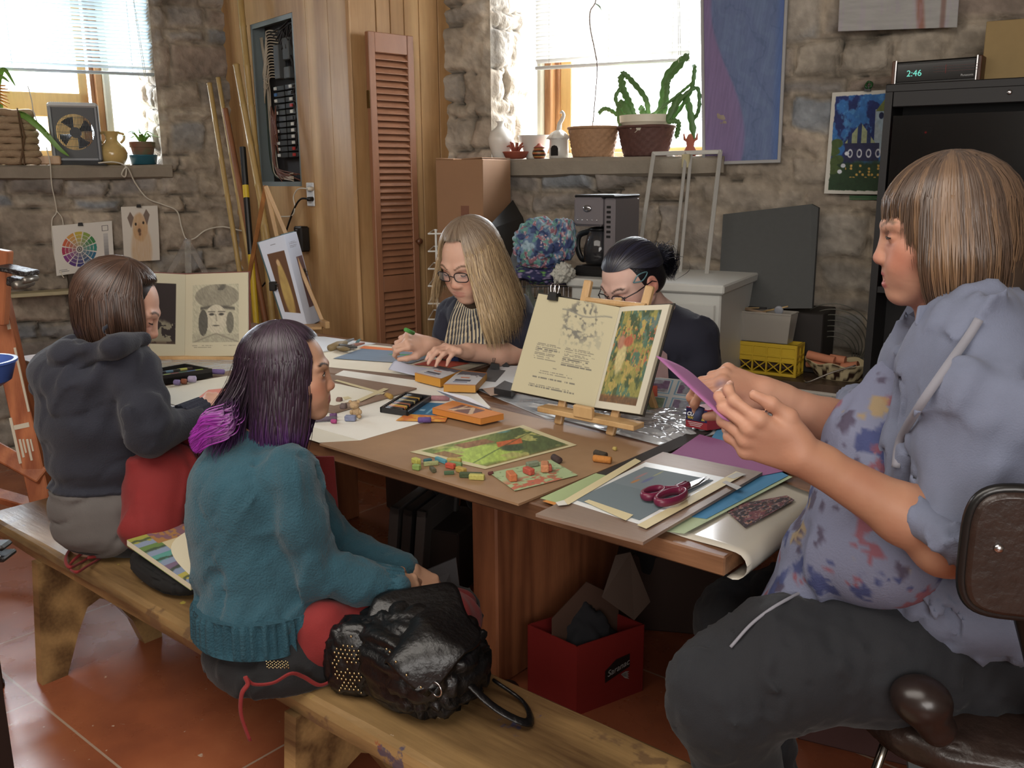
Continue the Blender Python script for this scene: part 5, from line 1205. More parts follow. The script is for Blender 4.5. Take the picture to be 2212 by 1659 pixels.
pic_on_table('pastel_drawing','grey-blue paper with a green streak being drawn on by the blonde girl',[(781,753),(952,764),(887,785),(720,774)],bluegrey,zb+.0026)
sheet('coloured_paper',[(893,787),(943,776),(1015,784),(968,794)],cm('#c9523c'),'red paper sheet beside the open pastel packets','paper',z=zb+.0024)
G1='oil pastels around the green landscape'
def stick(px,py,ang,L,r,c,label,z,sq=True,mats=None,name='pastel_stick',group=None,lift=0):
 """short chalk lying on the table"""
 if L<.05 and group==G1:L*=.86;r*=.80
 p=atZ(px,py,z+r+lift);d=np.array([math.cos(ang),math.sin(ang),0]);mb=MB(p,frame(d,np.array([-d[1],d[0],0])))
 if sq:
  mb.box((0,0,0),(L,2*r,2*r*.97),b=r*.28)
  v=mb.v[-1];
 else:mb.tube([(-L/2,0,0),(-L/2+r*.3,0,0),(L/2-r*.2,0,0),(L/2,0,0)],[r*.7,r,r,r*.6],12)
 nm='chalk_'+c[1:]
 return tag(mb.build(name,mat(nm,c,.85,var=.12,vscale=120,bump=.3,bscale=150),None,not sq),label,'pastel',group)
G1='oil pastels around the green landscape'
for(px,py,a,L,r,c,sq,lb)in[(899,996,-.2,.026,.009,'#b3b04a',True,'olive yellow pastel stub at the far left of the scattered pastels'),(900,1009,.2,.022,.008,'#7a9448',True,'lime green pastel stub just below the olive yellow stub'),(924,995,1.2,.022,.006,'#2f6470',True,'teal pastel stub standing beside the long olive stick'),(931,1001,1.0,.040,.006,'#8f9460',True,'greyish olive pastel stick right of the teal stub'),(953,994,-.15,.045,.006,'#4a8fa0',True,'turquoise pastel stick at the left corner of the green landscape'),(981,995,.5,.040,.008,'#a89448',True,'ochre wedge pastel touching the landscape corner'),(985,1002,.2,.036,.006,'#6f8f58',True,'sage green pastel under the ochre wedge'),(973,1006,.1,.028,.0075,'#b8452e',True,'red pastel stub among the green ones'),(935,1014,-.5,.030,.006,'#4c4a30',True,'dark olive pastel stick below the greyish olive one'),(996,1015,-.1,.032,.008,'#a88a3a',True,'ochre brown pastel block right of the red stub'),(970,1021,.8,.026,.005,'#3f5a3a',True,'small dark green pastel nearest the table edge'),(1017,1026,.6,.050,.006,'#3c4a2c',True,'long dark green pastel next to the yellow one'),(1030,1030,.55,.040,.008,'#a8a250',True,'yellow green pastel by the corner of the small green paper'),(1060,1022,1.2,.014,.005,'#5a2c28',False,'tiny maroon pastel stub at the corner of the small green paper')]:
 stick(px,py,a,L,r,c,lb,ZH+.0003,sq,group=G1)
def landscape(u,v):
 n=fbm(u*5,v*5,seed=41);n2=fbm(u*14,v*6+u*8,seed=42);st=fbm(u*50+v*30,v*12,seed=43)
 c=np.zeros(u.shape+(3,))+[.44,.50,.22];c=mixc(c,[.30,.36,.20],sstep(.45,.8,u+.3*(v-.4)+.2*(n-.5)));c=mixc(c,[.62,.72,.30],sstep(.42,.30,np.hypot((u-.25)*1.1,(v-.55))+.25*(n-.5)))
 c=mixc(c,[.62,.62,.34],sstep(.40,.34,n));c=mixc(c,[.52,.34,.22],((u>.30)&(u<.56)&(v>.10+.2*(u-.3))&(v<.30+.1*(u-.3)))*.9);c=mixc(c,[.52,.34,.22],((u<.16)&(v>.22)&(v<.50))*.8)
 k=(np.abs((u-.62)+.5*(v-.46))<.12)&(np.abs(v-.44-.25*(u-.6))<.09);c[k]=[.74,.36,.18]
 c=mixc(c,[.34,.52,.50],sstep(.08,.04,np.hypot(u-.78,v-.05)));c=mixc(c,[.18,.26,.14],sstep(.02,.0,np.abs(v-.75+.55*u-.05))*.6);c=mixc(c,[.24,.30,.20],sstep(.12,.07,np.hypot(u-.55,(v-.62)*.8)))
 c=mixc(c,[.54,.40,.20],sstep(.88,.97,v)*.7);c=c*(.82+.36*st[...,None])
 e=np.minimum(np.minimum(u,1-u)*1.0,np.minimum(v,1-v)*1.2)+.006*(n2-.5);return mixc(c,[.76,.72,.56],sstep(.062,.055,e))
pic_on_table('landscape_drawing','green and orange pastel landscape taped down with cream tape on the hardboard',[(886,976),(1130,918),(1246,961),(1048,1013)],landscape,ZH+.0015,200,150)
def smudge(u,v):
 n=fbm(u*9,v*9,seed=51);c=np.zeros(u.shape+(3,))+[.60,.68,.50];c=mixc(c,[.72,.34,.26],sstep(.56,.62,n)*sstep(.4,.75,v+.1*u)*.9);return mixc(c,[.4,.46,.32],sstep(.66,.7,fbm(u*12,v*12,seed=52))*.6)
pic_on_table('smudged_paper','small pale green paper smudged with red at the front corner of the hardboard',[(1057,1021),(1190,993),(1248,1026),(1112,1060)],smudge,ZH+.0026,90,80,'paper')
for(px,py,a,L,r,c,sq,lb)in[(1105,1028,-.6,.034,.009,'#b8663a',True,'orange pastel block at the left of the small green paper'),(1142,1017,-.25,.028,.0075,'#b04a38',True,'red pastel block in the middle of the small green paper'),(1150,1002,1.2,.030,.006,'#76806a',True,'grey green pastel standing out above the red block'),(1177,1008,-.9,.038,.009,'#b87850',True,'tan orange pastel block at the right of the small green paper'),(1185,1010,-.8,.02,.007,'#a8503c',True,'brick red pastel stub behind the tan orange block')]:
 stick(px,py,a,L,r,c,lb,ZH+.0032,sq,group='pastels on the small green paper')
for(px,py,a,L,r,c,sq,lb)in[(1202,991,-.45,.034,.008,'#3c2a28',False,'dark brown round pastel right of the landscape corner'),(1297,981,-.1,.036,.008,'#3a3226',False,'dark round pastel above the orange one near the easel'),(1301,992,.25,.045,.0085,'#b8742c',False,'orange round pastel near the foot of the easel'),(1328,969,0,.010,.005,'#b09a50',False,'tiny ochre crumb of pastel behind the orange round one')]:
 stick(px,py,a,L,r,c,lb,ZH+.0003,sq)
for(px,py,a,L,r,c,sq,lb)in[(1000,769,-.1,.10,.0085,'#d9682c',True,'long orange pastel lying under the blonde girl\'s hand'),(958,767,-.2,.06,.0085,'#55386c',True,'purple pastel left of the long orange pastel'),(957,773,-.1,.045,.008,'#2c5a48',True,'dark green pastel left of the blue pastel'),(987,775,-.05,.075,.0085,'#2c3f74',True,'long blue pastel below the long orange one')]:
 stick(px,py,a+YAW,L,r,c,lb,zb+.001,sq,group='square pastels on the far board')
zt_=zb+.002
for i,(x0,y0,x1,y1,r,c,lb)in enumerate([(712,752,748,740,.016,'#8a7650','crumpled olive rag at the left of the tool heap'),(722,746,770,750,.009,'#4c4a48','dark metal tool lying in the heap on the far board'),(735,742,765,732,.007,'#7c8084','grey pointed tool sticking up from the heap'),(745,754,775,742,.008,'#6a5048','brown stick at the right of the tool heap'),(752,748,788,741,.007,'#9a6a5c','pinkish pencil stub at the right end of the tool heap'),(770,740,778,733,.006,'#5f8488','blue grey pencil stub behind the tool heap'),(730,752,755,755,.010,'#7a6844','ochre lump in front of the tool heap')]):
 a=atZ(x0,y0,zt_+.01);b=atZ(x1,y1,zt_+.014+.006*(i%3));mb=MB();mb.tube([a,(a+b)/2,b],[r*.8,r,r*.5],10);tag(mb.build('drawing_tool',mat('tl'+c[1:],c,.6),None,True),lb,'tool','drawing tools heaped on the far board')
def packet(name,px,h,c_side,label,fn):
 z=ZT+.012;q=[atZ(x,y,z+h)for x,y in px];b=[p-UPV*h for p in q];t=thing(name,label,'box',sum(b)/4)
 mb=MB();mb.hexa(b+q);mb.build('carton',mat('carton'+c_side[1:],c_side,.5),t);picture('printed_top',[p+UPV*.0012 for p in(q[3],q[2],q[1],q[0])],fn,t,70,50,nrm=(0,0,1));return t,q,b
def ptop(seed):
 def f(u,v):
  c=np.zeros(u.shape+(3,))+[.72,.72,.74];n=fbm(u*5,v*5,seed=seed);c=mixc(c,[.32,.30,.34],sstep(.34,.30,v+.25*(n-.5))*(u>.08));c=mixc(c,[.75,.42,.16],sstep(.05,.03,v)+sstep(.95,.97,v)*.8)
  c[(v>.62)&(v<.74)&(u>.2)&(u<.72)]=[.25,.25,.3];c[(v>.45)&(v<.52)&(u>.3)&(u<.6)]=[.78,.4,.2];c[(v>.78)&(v<.82)&(u>.2)&(u<.66)]=[.2,.3,.5];return c
 return f
packet('pastel_packet',[(896,806),(951,819),(998,800),(946,790)],.026,'#c98a2a','orange and grey pastel packet, the left of the two lying askew',ptop(3))
packet('pastel_packet',[(958,831),(1027,833),(1052,806),(994,800)],.022,'#bd8430','orange and grey pastel packet, the right of the two with its blue print',ptop(6))
mb=MB();q=[atZ(839,798,ZT+.02),atZ(870,788,ZT+.03),atZ(935,796,ZT+.014),atZ(900,812,ZT+.012)];g=[]
for u in np.linspace(0,1,14):
 g.append([(q[0]*(1-w)+q[1]*w)*(1-u)+(q[3]*(1-w)+q[2]*w)*u+UPV*(.022*math.sin(PI*w)*(1-u))for w in np.linspace(0,1,12)])
mb.grid(np.array(g),back=(0,0,-.0006));tag(mb.build('curled_paper',cm('#b8bdd2'),None,True),'curled bluish white paper left of the pastel packets','paper')
def stick_tray():
 z=ZH+.002;h=.016;q=[atZ(x,y,z+h)for x,y in[(820,879),(881,888),(928,851),(875,846)]];b=[p-UPV*h for p in q];x=unit(q[1]-q[0]);y=unit(q[3]-q[0]);w=np.linalg.norm(q[1]-q[0]);l=np.linalg.norm(q[3]-q[0]);n=np.cross(x,y);R=np.stack([x,y,n],1)
 t=thing('stick_tray','black plastic tray of small black and orange wrapped sticks','tray',sum(b)/4);m=mat('tray_black',(.13,.13,.14),.4);mb=MB(b[0],R)
 for(c,d)in(((w/2,.004,h/2),(w,.008,h)),((w/2,l-.004,h/2),(w,.008,h)),((.004,l/2,h/2),(.008,l,h)),((w-.004,l/2,h/2),(.008,l,h)),((w/2,l/2,.002),(w,l,.003))):mb.box(c,d,b=.0015)
 mb.build('tray',m,t)
 cols=['#1c1a18','#1c1a18','#a8602c','#b08a2c','#1c1a18','#8a4a2c','#1c1a18','#1c1a18','#9a8a5a','#1c1a18','#1c1a18','#a07828','#1c1a18','#1c1a18']
 for i,c in enumerate(cols):
  yy=.016+i*(l-.032)/13;mb=MB(b[0],R);mb.cyl((.014,yy,.010),(w*.72,yy,.010),.0055,n=8);tag(mb.build('wrapped_stick',mat('ws'+c[1:],c,.4),None,True),'thin wrapped stick lying in the black stick tray','stick','sticks in the black tray')
stick_tray()
def sky_card(u,v):n=fbm(u*5,v*5,seed=60);c=np.zeros(u.shape+(3,))+[.14,.38,.54];c[(np.abs(v-.5)<.04)&(u>.1)&(u<.6)]=[.35,.58,.7];c[(v>.2)&(v<.34)&(u>.3)&(u<.42)]=[.5,.66,.76];return c
pic_on_table('blue_card','blue printed card under the orange flat box',[(879,893),(914,869),(985,872),(958,900)],sky_card,ZH+.0028,60,60,'card')
def fire(u,v):n=fbm(u*6,v*4,seed=61);c=mixc(np.zeros(u.shape+(3,))+[.76,.40,.14],[.84,.58,.16],sstep(.45,.58,n));return c
pic_on_table('orange_card','orange flame-patterned card in front of the blue card',[(876,894),(968,899),(962,911),(855,908)],fire,ZH+.0040,60,40,'card')
def obox(u,v):
 c=np.zeros(u.shape+(3,))+[.78,.46,.18];k=(u>.25)&(u<.72)&(v>.15)&(v<.85);c[k]=[.42,.26,.22]
 a=k&(np.abs(np.abs(u-.5)*1.5-(v-.2)*.5)<.06);c[a]=[.72,.60,.48];a=k&(np.abs(u-.36)<.025);c[a]=[.72,.60,.48];return c
t,q,b=packet('flat_orange_box',[(934,882),(1038,905),(1088,894),(978,866)],.016,'#c47a30','flat orange art-stick box with a dark printed emblem',obox)
mb=MB();q=[atZ(943,843,ZH+.05),atZ(1012,857,ZH+.045),atZ(1060,884,ZH+.02),atZ(985,866,ZH+.018)];mb.slab(q,.0012,(0,0,-1));mb.slab([q[1],q[2],atZ(1066,889,ZH+.006),atZ(1020,870,ZH+.006)],.001,(0,0,-1));tag(mb.build('folded_paper',cm('#c4cad8')),'folded white paper tented behind the orange flat box','paper')
for(px,py,a,L,r,c,sq,lb)in[(951,860,.6,.055,.008,'#9a6a70',False,'dusty pink round pastel behind the blue card'),(840,855,-.3,.034,.008,'#a8823c',False,'ochre round pastel left of the black stick tray'),(917,907,.75,.036,.008,'#5c4484',False,'purple round pastel lying on the orange card'),(702,905,.9,.065,.007,'#6a6070',False,'grey violet pastel by the purple-haired girl\'s chin'),(721,910,.4,.016,.006,'#a8407c',False,'magenta pastel crumb beside the grey violet pastel'),(720,897,1.0,.02,.006,'#6f4a7c',False,'violet pastel stub beside the grey violet pastel'),(757,903,.6,.030,.008,'#7a82a0',True,'blue grey eraser leaning at the toy bear'),(742,878,.4,.018,.010,'#6a5a58',False,'dark grey pastel stub behind the toy bear'),(733,864,.4,.016,.009,'#7c5c54',False,'brownish pastel stub furthest behind the toy bear')]:
 stick(px,py,a,L,r,c,lb,ZH+.002,sq)
p=atZ(770,902,ZH+.0022);t=thing('toy_bear','tiny tan toy bear standing on the white paper','toy',p);mt=mat('tan_felt',(.74,.62,.46),.95,bump=.5,bscale=300);Rb=np.stack([RT,FD,UPV],1)
mb=MB(p,Rb);mb.ell((0,0,.016),(.013,.011,.015));mb.build('body',mt,t,True)
mb=MB(p,Rb);mb.ell((-.004,-.003,.036),(.013,.012,.011));mb.ell((-.006,-.014,.034),(.005,.004,.004));h_=mb.build('head',mt,t,True)
for s in(-1,1):
 mb=MB(p,Rb);mb.ell((-.004+s*.011,0,.045),(.005,.003,.005));mb.build('ear',mt,h_,True)
 mb=MB(p,Rb);mb.ell((s*.012,-.006,.017),(.005,.006,.007));mb.build('arm',mt,t,True)
 mb=MB(p,Rb);mb.ell((s*.010,-.009,.005),(.006,.009,.005));mb.build('foot',mt,t,True)
M_tape=mat('masking_tape',(.80,.75,.58),.55)
sheet('drawing_board',[(560,800),(700,806),(900,838),(836,858),(725,890),(560,870)],M_hb2,'brown drawing board beneath the taped cream sheet','board',z=ZT+.0125,th=.004)
sheet('paper_sheet',[(600,806),(735,830),(826,850),(722,876),(600,850)],cm('#ddd9c8'),'cream sheet taped to the middle drawing board','paper',z=ZT+.0137)
def tape(px,label,z):
 return sheet('tape_strip',px,M_tape,label,'tape',z=z,th=.0003)
tape([(829,838),(840,840),(780,867),(770,864)],'masking tape strip crossing the edge of the cream sheet',ZT+.0148);tape([(722,822),(728,820),(832,848),(826,852)],'masking tape strip along the far edge of the cream sheet',ZT+.0144);tape([(740,858),(752,856),(760,860),(745,864)],'short masking tape piece on the cream sheet',ZT+.0144)
sheet('grey_sheet',[(1055,795),(1092,800),(1070,825),(1040,822)],cm('#55565a'),'dark grey sheet behind the right pastel packet','paper',z=ZT+.0135);sheet('paper_sheet',[(1060,790),(1120,790),(1110,830),(1035,840)],cm('#cfd4da'),'white sheet left of the big open book','paper',z=ZT+.0125)
sheet('cardboard_scrap',[(1040,838),(1100,830),(1120,845),(1060,855)],cm('#a58a78'),'brownish cardboard scrap at the foot of the big book','cardboard',z=ZT+.012)
for(px,py,an,lb)in((1068,796,.2,'black binder clip lying flat beside the big book'),(1086,790,.9,'black binder clip standing at an angle beside the big book')):
 p=atZ(px,py,ZT+.016);mb=MB(p,rotz(YAW)@roty(an));mb.prism([(-.018,0),(.018,0),(.014,.018),(-.014,.018)],-.008,.008,R=rotx(PI/2));mb.tube([(-.008,0,.018),(-.012,0,.034),(-.004,0,.036),(-.004,0,.018)],.0012,5);tag(mb.build('binder_clip',M_blk),lb,'clip')
mb=MB();q=[atZ(x,y,ZT+.03)for x,y in[(1067,838),(1104,845),(1120,832),(1090,822)]];mb.slab(q,.018,(0,0,-1));tag(mb.build('black_tray',mat('tray_black',(.13,.13,.14),.4)),'black box edge showing left of the big open book','box')
def comic(u,v):
 c=np.zeros(u.shape+(3,))+[.80,.82,.82];fu=(u*2)%1;fv=(v*2)%1;e=np.minimum(np.minimum(fu,1-fu),np.minimum(fv,1-fv));n=fbm(u*8,v*8,seed=70);n2=fbm(u*20,v*20,seed=71)
 c[(e<.12)&(e>.08)]=[.45,.65,.78];k=e>.16;col=mixc(np.zeros(u.shape+(3,))+[.58,.60,.66],[.46,.36,.50],sstep(.45,.55,n));col=mixc(col,[.42,.55,.40],(u<.5)*(v>.5)*.8);c[k]=col[k]*(.8+.4*n2[k][:,None]);return c
pic_on_table('printed_sheet','printed sheet of small framed pictures between the book and the wax paper box',[(1395,812),(1530,826),(1490,905),(1380,890)],comic,ZT+.011,110,110,'paper')
sheet('coloured_paper',[(1392,833),(1420,833),(1420,856),(1388,856)],cm('#c8523a'),'small orange red square sticking out right of the big book','paper',z=ZT+.0125)
def waxbox():
 z0=ZT+.014;a=atZ(1481,921,z0);b=atZ(1527,930,z0);x=unit((b-a)*[1,1,0]);y=np.array([-x[1],x[0],0]);w=np.linalg.norm(b-a);R=np.stack([x,y,UPV],1);h=w*.86;L=.20
 y2=unit(y*.92+x*.4);R=np.stack([x,y,UPV],1);t=thing('wax_paper_box','red and blue wax paper carton standing end-on beside the teacher\'s hand','carton',a+x*w/2+y*L/2)
 P=[a,b,b+y2*L,a+y2*L];mb=MB();mb.hexa(P+[p+UPV*h for p in P]);mb.build('carton',mat('carton_red',(.62,.16,.20),.45),t)
 mb=MB();mb.hexa([a-y*.0006+UPV*h*.36,b-y*.0006+UPV*h*.36,b,a]+[a-y*.0006+UPV*h*.96,b-y*.0006+UPV*h*.96,b+UPV*h*.96,a+UPV*h*.96])if False else mb.box((0,0,0),(1e-4,)*3)
 mb=MB(a,R);mb.box((w/2,-.0006,h*.66),(w*.98,.001,h*.60));mb.build('blue_label',mat('label_blue',(.13,.13,.32),.45),t)
 Rt=np.stack([x,UPV,np.cross(x,UPV)],1);mw=mat('label_white',(.88,.88,.88),.5)
 text('brand_lettering','Reynolds',w*.15,a+x*w*.28-y*.0016+UPV*h*.82,Rt,mw,t);text('brand_lettering','CUT-RITE',w*.22,a+x*w*.05-y*.0016+UPV*h*.60,Rt,mw,t,shear=.25,bold=.0006);text('product_lettering','WAX PAPER',w*.145,a+x*w*.09-y*.0016+UPV*h*.44,Rt,mat('label_yellow',(.85,.75,.25),.5),t,bold=.0003)
 for i in range(3):mb=MB(a,R);mb.box((w*.45,-.0006,h*(.28-.08*i)),(w*(.7-.1*i),.001,h*.022));mb.build('small_print',mw,t)
 for i in range(4):mb=MB(a+UPV*h,R);mb.box((w*(.22+.2*i)+.03,.07,.0006),(w*.07,.05,.001),R=rotz(-.35));mb.build('flash',mat('label_orange',(.85,.5,.2),.5),t)
waxbox()
def lidded():
 q=[atZ(x,y,ZT+.07)for x,y in[(1672,838),(1830,858),(1850,905),(1640,875)]];q=q[::-1];b=[p-UPV*.055 for p in q];m=mat('clear_organiser',(.80,.82,.82),.15,trans=.5,alpha=.5)
 t=thing('clear_organiser','clear plastic organiser box with compartments behind the teacher\'s arm','box',sum(b)/4);mb=MB();mb.hexa(b+q);mb.build('box',m,t)
 mb=MB();mb.tube(q,.006,8,closed=True);mb.build('rim',mat('cloudy_plastic',(.8,.78,.74),.3),t)
 for k in range(1,5):mb=MB();a=q[0]+(q[1]-q[0])*k/5;c=q[3]+(q[2]-q[3])*k/5;mb.slab([a,c,c-UPV*.05,a-UPV*.05],.001,RT);mb.build('divider',m,t)
lidded()
p=atZ(1663,868,ZT+.0005);mb=MB(p);mb.lathe([(.018,0),(.02,.004),(.02,.045),(.017,.05),(.001,.051)],n=20);tag(mb.build('cream_jar',mat('cream_plastic',(.80,.76,.62),.4),None,True),'small cream coloured jar beside the clear organiser','jar')
mb=MB();q=[atZ(x,y,ZT+.04)for x,y in[(1545,862),(1592,880),(1600,862),(1556,845)]];mb.slab(q,.024,(0,0,-1));tag(mb.build('small_white_box',mat('white_card_blue',(.80,.82,.80),.5)),'small white box behind the held sheet','box')
mb=MB();q=[atZ(x,y,ZT+.05)for x,y in[(1556,846),(1600,862),(1606,850),(1560,838)]];mb.slab(q,.03,(0,0,-1));tag(mb.build('blue_box',mat('bright_blue_card',(.13,.28,.62),.5)),'bright blue box behind the small white box','box')
def bigquad(px,z):return[atZ(x,y,z)for x,y in px]
mb=MB();q=[atZ(x,y,ZT+.002)for x,y in[(1380,1130),(1590,1195),(1760,1070),(1560,985)]];g=[]
for u in np.linspace(0,1,30):
 row=[]
 for w in np.linspace(0,1,16):
  pt=(q[0]*(1-u)+q[1]*u)*(1-w)+(q[3]*(1-u)+q[2]*u)*w;over=max(0,pt[0]-(tx1-.006))
  dz=0;dx=0
  row.append(pt+UPV*(.001+.001*math.sin(u*9+w*4)))
 g.append(row)
g=np.array(g);ex=[]
for k in range(1,9):
 th=k/8*3.6;r=.024;ex.append(g[-1]+np.array([1.0,0,0])*(r*math.sin(th))+UPV*(-(r-r*math.cos(th))*(1 if True else 0))+np.array([0,-.01,0])*k/8)
g=np.concatenate([g,np.array(ex)]);mb.grid(g,back=(0,0,-.0005));tag(mb.build('glossy_roll',mat('glossy_white_sheet',(.76,.74,.68),.18,coat=.5),None,True),'glossy white sheet curling over the right end of the table','sheet')
def photo(u,v):n=fbm(u*8,v*8,seed=80);n2=fbm(u*25,v*25,seed=81);c=np.zeros(u.shape+(3,))+[.20,.15,.17];c=mixc(c,[.46,.24,.26],sstep(.5,.6,n));c=mixc(c,[.58,.56,.6],sstep(.6,.66,n2));return mixc(c,[.7,.4,.2],sstep(.68,.7,n2)*.8)
pic_on_table('photo_print','dark glossy photo print lying on the curling white sheet',[(1560,1095),(1700,1070),(1716,1080),(1610,1140)],photo,ZT+.007,110,60,'print')
zc=ZT+.009
sheet('coloured_paper',[(1438,1147),(1478,1152),(1712,1030),(1560,985),(1430,1080)],cm('#a9bd97'),'sage green sheet, lowest of the coloured papers at the table end','paper',z=zc)
sheet('coloured_paper',[(1167,1076),(1287,1022),(1400,1040),(1260,1100)],cm('#9cb07c'),'light green sheet sticking out left of the worn board','paper',z=ZH+.0012)
sheet('coloured_paper',[(1172,1082),(1200,1075),(1260,1102),(1210,1095)],cm('#c98238'),'orange sheet edge under the light green paper','paper',z=ZH+.0004)
sheet('coloured_paper',[(1495,1116),(1526,1120),(1703,1027),(1600,975),(1480,1080)],cm('#3f86b8'),'blue sheet lying on the sage green sheet','paper',z=zc+.0015)
sheet('coloured_paper',[(1555,920),(1600,915),(1785,985),(1700,1012),(1530,955)],cm('#4a93c4'),'sky blue sheet reaching behind the teacher\'s holding hand','paper',z=zc+.001)
sheet('coloured_paper',[(1590,912),(1640,912),(1795,978),(1780,985)],cm('#b5c98c'),'pale green sheet edge under the sky blue sheet','paper',z=zc+.0002)
sheet('coloured_paper',[(1442,985),(1511,938),(1690,985),(1740,1008),(1560,1045)],cm('#96588c'),'mauve purple sheet on top of the coloured papers','paper',z=zc+.003)
sheet('dark_board',[(1290,1022),(1520,920),(1590,905),(1480,960),(1330,1030)],cm('#2c2624'),'dark board edge running up towards the wax paper box','board',z=ZH+.0022,th=.003)
sheet('worn_board',[(1157,1110),(1389,1171),(1647,1020),(1432,976)],M_hb2,'worn grey-brown board jutting over the table edge with the scissors on it','board',z=zc+.010,th=.006)
zd=zc+.011
sheet('paper_sheet',[(1225,1083),(1395,998),(1580,1034),(1390,1135)],cm('#d6dadb',.35),'white glossy sheet around the grey-blue drawing','paper',z=zd)
def greyblue(u,v):
 n=fbm(u*5,v*5,seed=90);c=np.zeros(u.shape+(3,))+[.40,.46,.49];c=mixc(c,[.44,.49,.52],(u>.5)*.8)
 for(x,y,a,b,k)in((.78,.16,.10,.02,[.62,.45,.46]),(.64,.22,.06,.025,[.68,.45,.25]),(.72,.32,.09,.03,[.35,.38,.56]),(.90,.30,.08,.012,[.62,.62,.42])):c=mixc(c,k,sstep(1.2,.7,np.hypot((u-x)/a,(v-y)/b)+.5*(n-.5))*.85)
 return c
q=[atZ(x,y,zd+.0012)for x,y in[(1242,1079),(1393,1008),(1541,1037),(1381,1123)]];t=thing('grey_blue_drawing','grey-blue paper with small colour marks under the scissors','drawing',sum(q)/4);picture('sheet',q,greyblue,t,120,120,nrm=(0,0,1))
tape([(1213,1083),(1228,1090),(1385,996),(1372,990)],'long masking tape along the far left edge of the grey-blue drawing',zd+.0022);tape([(1262,1083),(1272,1079),(1368,1112),(1352,1124)],'masking tape along the near edge of the grey-blue drawing',zd+.0024);tape([(1376,1134),(1396,1142),(1610,1024),(1590,1018)],'masking tape along the right edge of the grey-blue drawing',zd+.0026)
for pxs_,lb in(([(1570,1030),(1592,1020),(1612,1024),(1585,1034)],'shiny clear tape piece at the right corner of the worn board'),([(1560,1042),(1568,1038),(1602,1052),(1592,1058)],'shiny clear tape piece hanging over the worn board edge'),([(1200,1085),(1218,1080),(1226,1090),(1206,1092)],'clear tape piece at the left corner of the grey-blue drawing')):
 sheet('clear_tape',pxs_,mat('shiny_tape',(.80,.80,.78),.15,coat=.6),lb,'tape',z=zd+.0034,th=.0003)
def scissors():
 z=zd+.004;c=atZ(1480,1057,z);tip=atZ(1528,1035,z);d=unit((tip-c)*[1,1,0]);n=np.array([-d[1],d[0],0]);R=np.stack([d,n,UPV],1);L=np.linalg.norm(tip-c)
 t=thing('scissors','scissors with dark magenta handles lying on the grey-blue drawing','scissors',c);mm=mat('magenta_plastic',(.42,.10,.22),.35)
 for s in(-1,1):
  mb=MB(c+UPV*(.003+s*.0012),R@rotz(s*.03));mb.prism([(-.01,-.008),(L*.5,-.007),(L*1.05,s*.001),(L*.5,.007),(-.01,.008)],-.001,.001);mb.build('blade',M_steel,t)
 for s,rx,ry,cx__,cy__ in((1,.030,.016,-.085,.020),(-1,.044,.019,-.080,-.018)):
  mb=MB(c+UPV*.006,R);a=np.arange(30)*2*PI/30;mb.tube(np.stack([cx__+rx*np.cos(a),cy__+ry*np.sin(a),.004+0*a],1),.0055,8,closed=True,flat=1.6);mb.tube(spline([(cx__+rx*.9,cy__-s*.002,.004),(-.03,s*-.002,.003),(.006,-s*.003,.002)],8),[.007]*8,8,flat=1.2);mb.build('handle',mm,t,True)
 mb=MB(c,R);mb.cyl((0,0,0),(0,0,.009),.004,n=12);mb.build('pivot',M_steel,t)
scissors()
M_page=mat('book_page',(.80,.77,.66),.8);M_ew=wood('easel_beech','#b58a55','#d0a872',grain=(20,20,2),rough=.4,dist=2)
def text_lines(c,u,v,x0,x1,y0,y1,n,ink,seed):
 k=(u>x0)&(u<x1)&(v>y0)&(v<y1);ln=((v-y0)/(y1-y0)*n)%1;w=vnoise(u*90,np.floor((v-y0)/(y1-y0)*n)*7.7,seed=seed);end=_hash(np.floor((v-y0)/(y1-y0)*n),v*0,v*0,seed)*.12
 m=k&(ln>.3)&(ln<.72)&(w>.3)&(u<x1-end*(ln>0));c[m]=ink;return c
def leftpage(u,v):
 n=fbm(u*9,v*9,seed=100,oct=5);n2=fbm(u*28,v*28,seed=101);c=np.zeros(u.shape+(3,))+[.74,.71,.58]
 tree=sstep(.52,.60,n+.12*(v>0))*sstep(.22,.10,np.hypot(u-.62,(v-.20)*1.1)-.06)*sstep(.42,.58,n2);c=mixc(c,[.38,.38,.36],tree*.85);hz=sstep(.012,.004,np.abs(v-.13-.02*np.sin(u*12)))*(u>.35)*(u<.95);c=mixc(c,[.5,.5,.46],hz*.7)
 c=mixc(c,[.52,.52,.48],sstep(.5,.62,n2)*sstep(.16,.08,np.abs(v-.33))*(u>.42)*(u<.9)*.35)
 for a in((.16,.47,.47,.64,9),(.52,.88,.47,.66,10),(.28,.70,.74,.775,2),(.22,.80,.80,.83,1),(.2,.76,.88,.92,2),(.44,.56,.70,.715,1)):c=text_lines(c,u,v,*a,[.45,.44,.40],3)
 return c
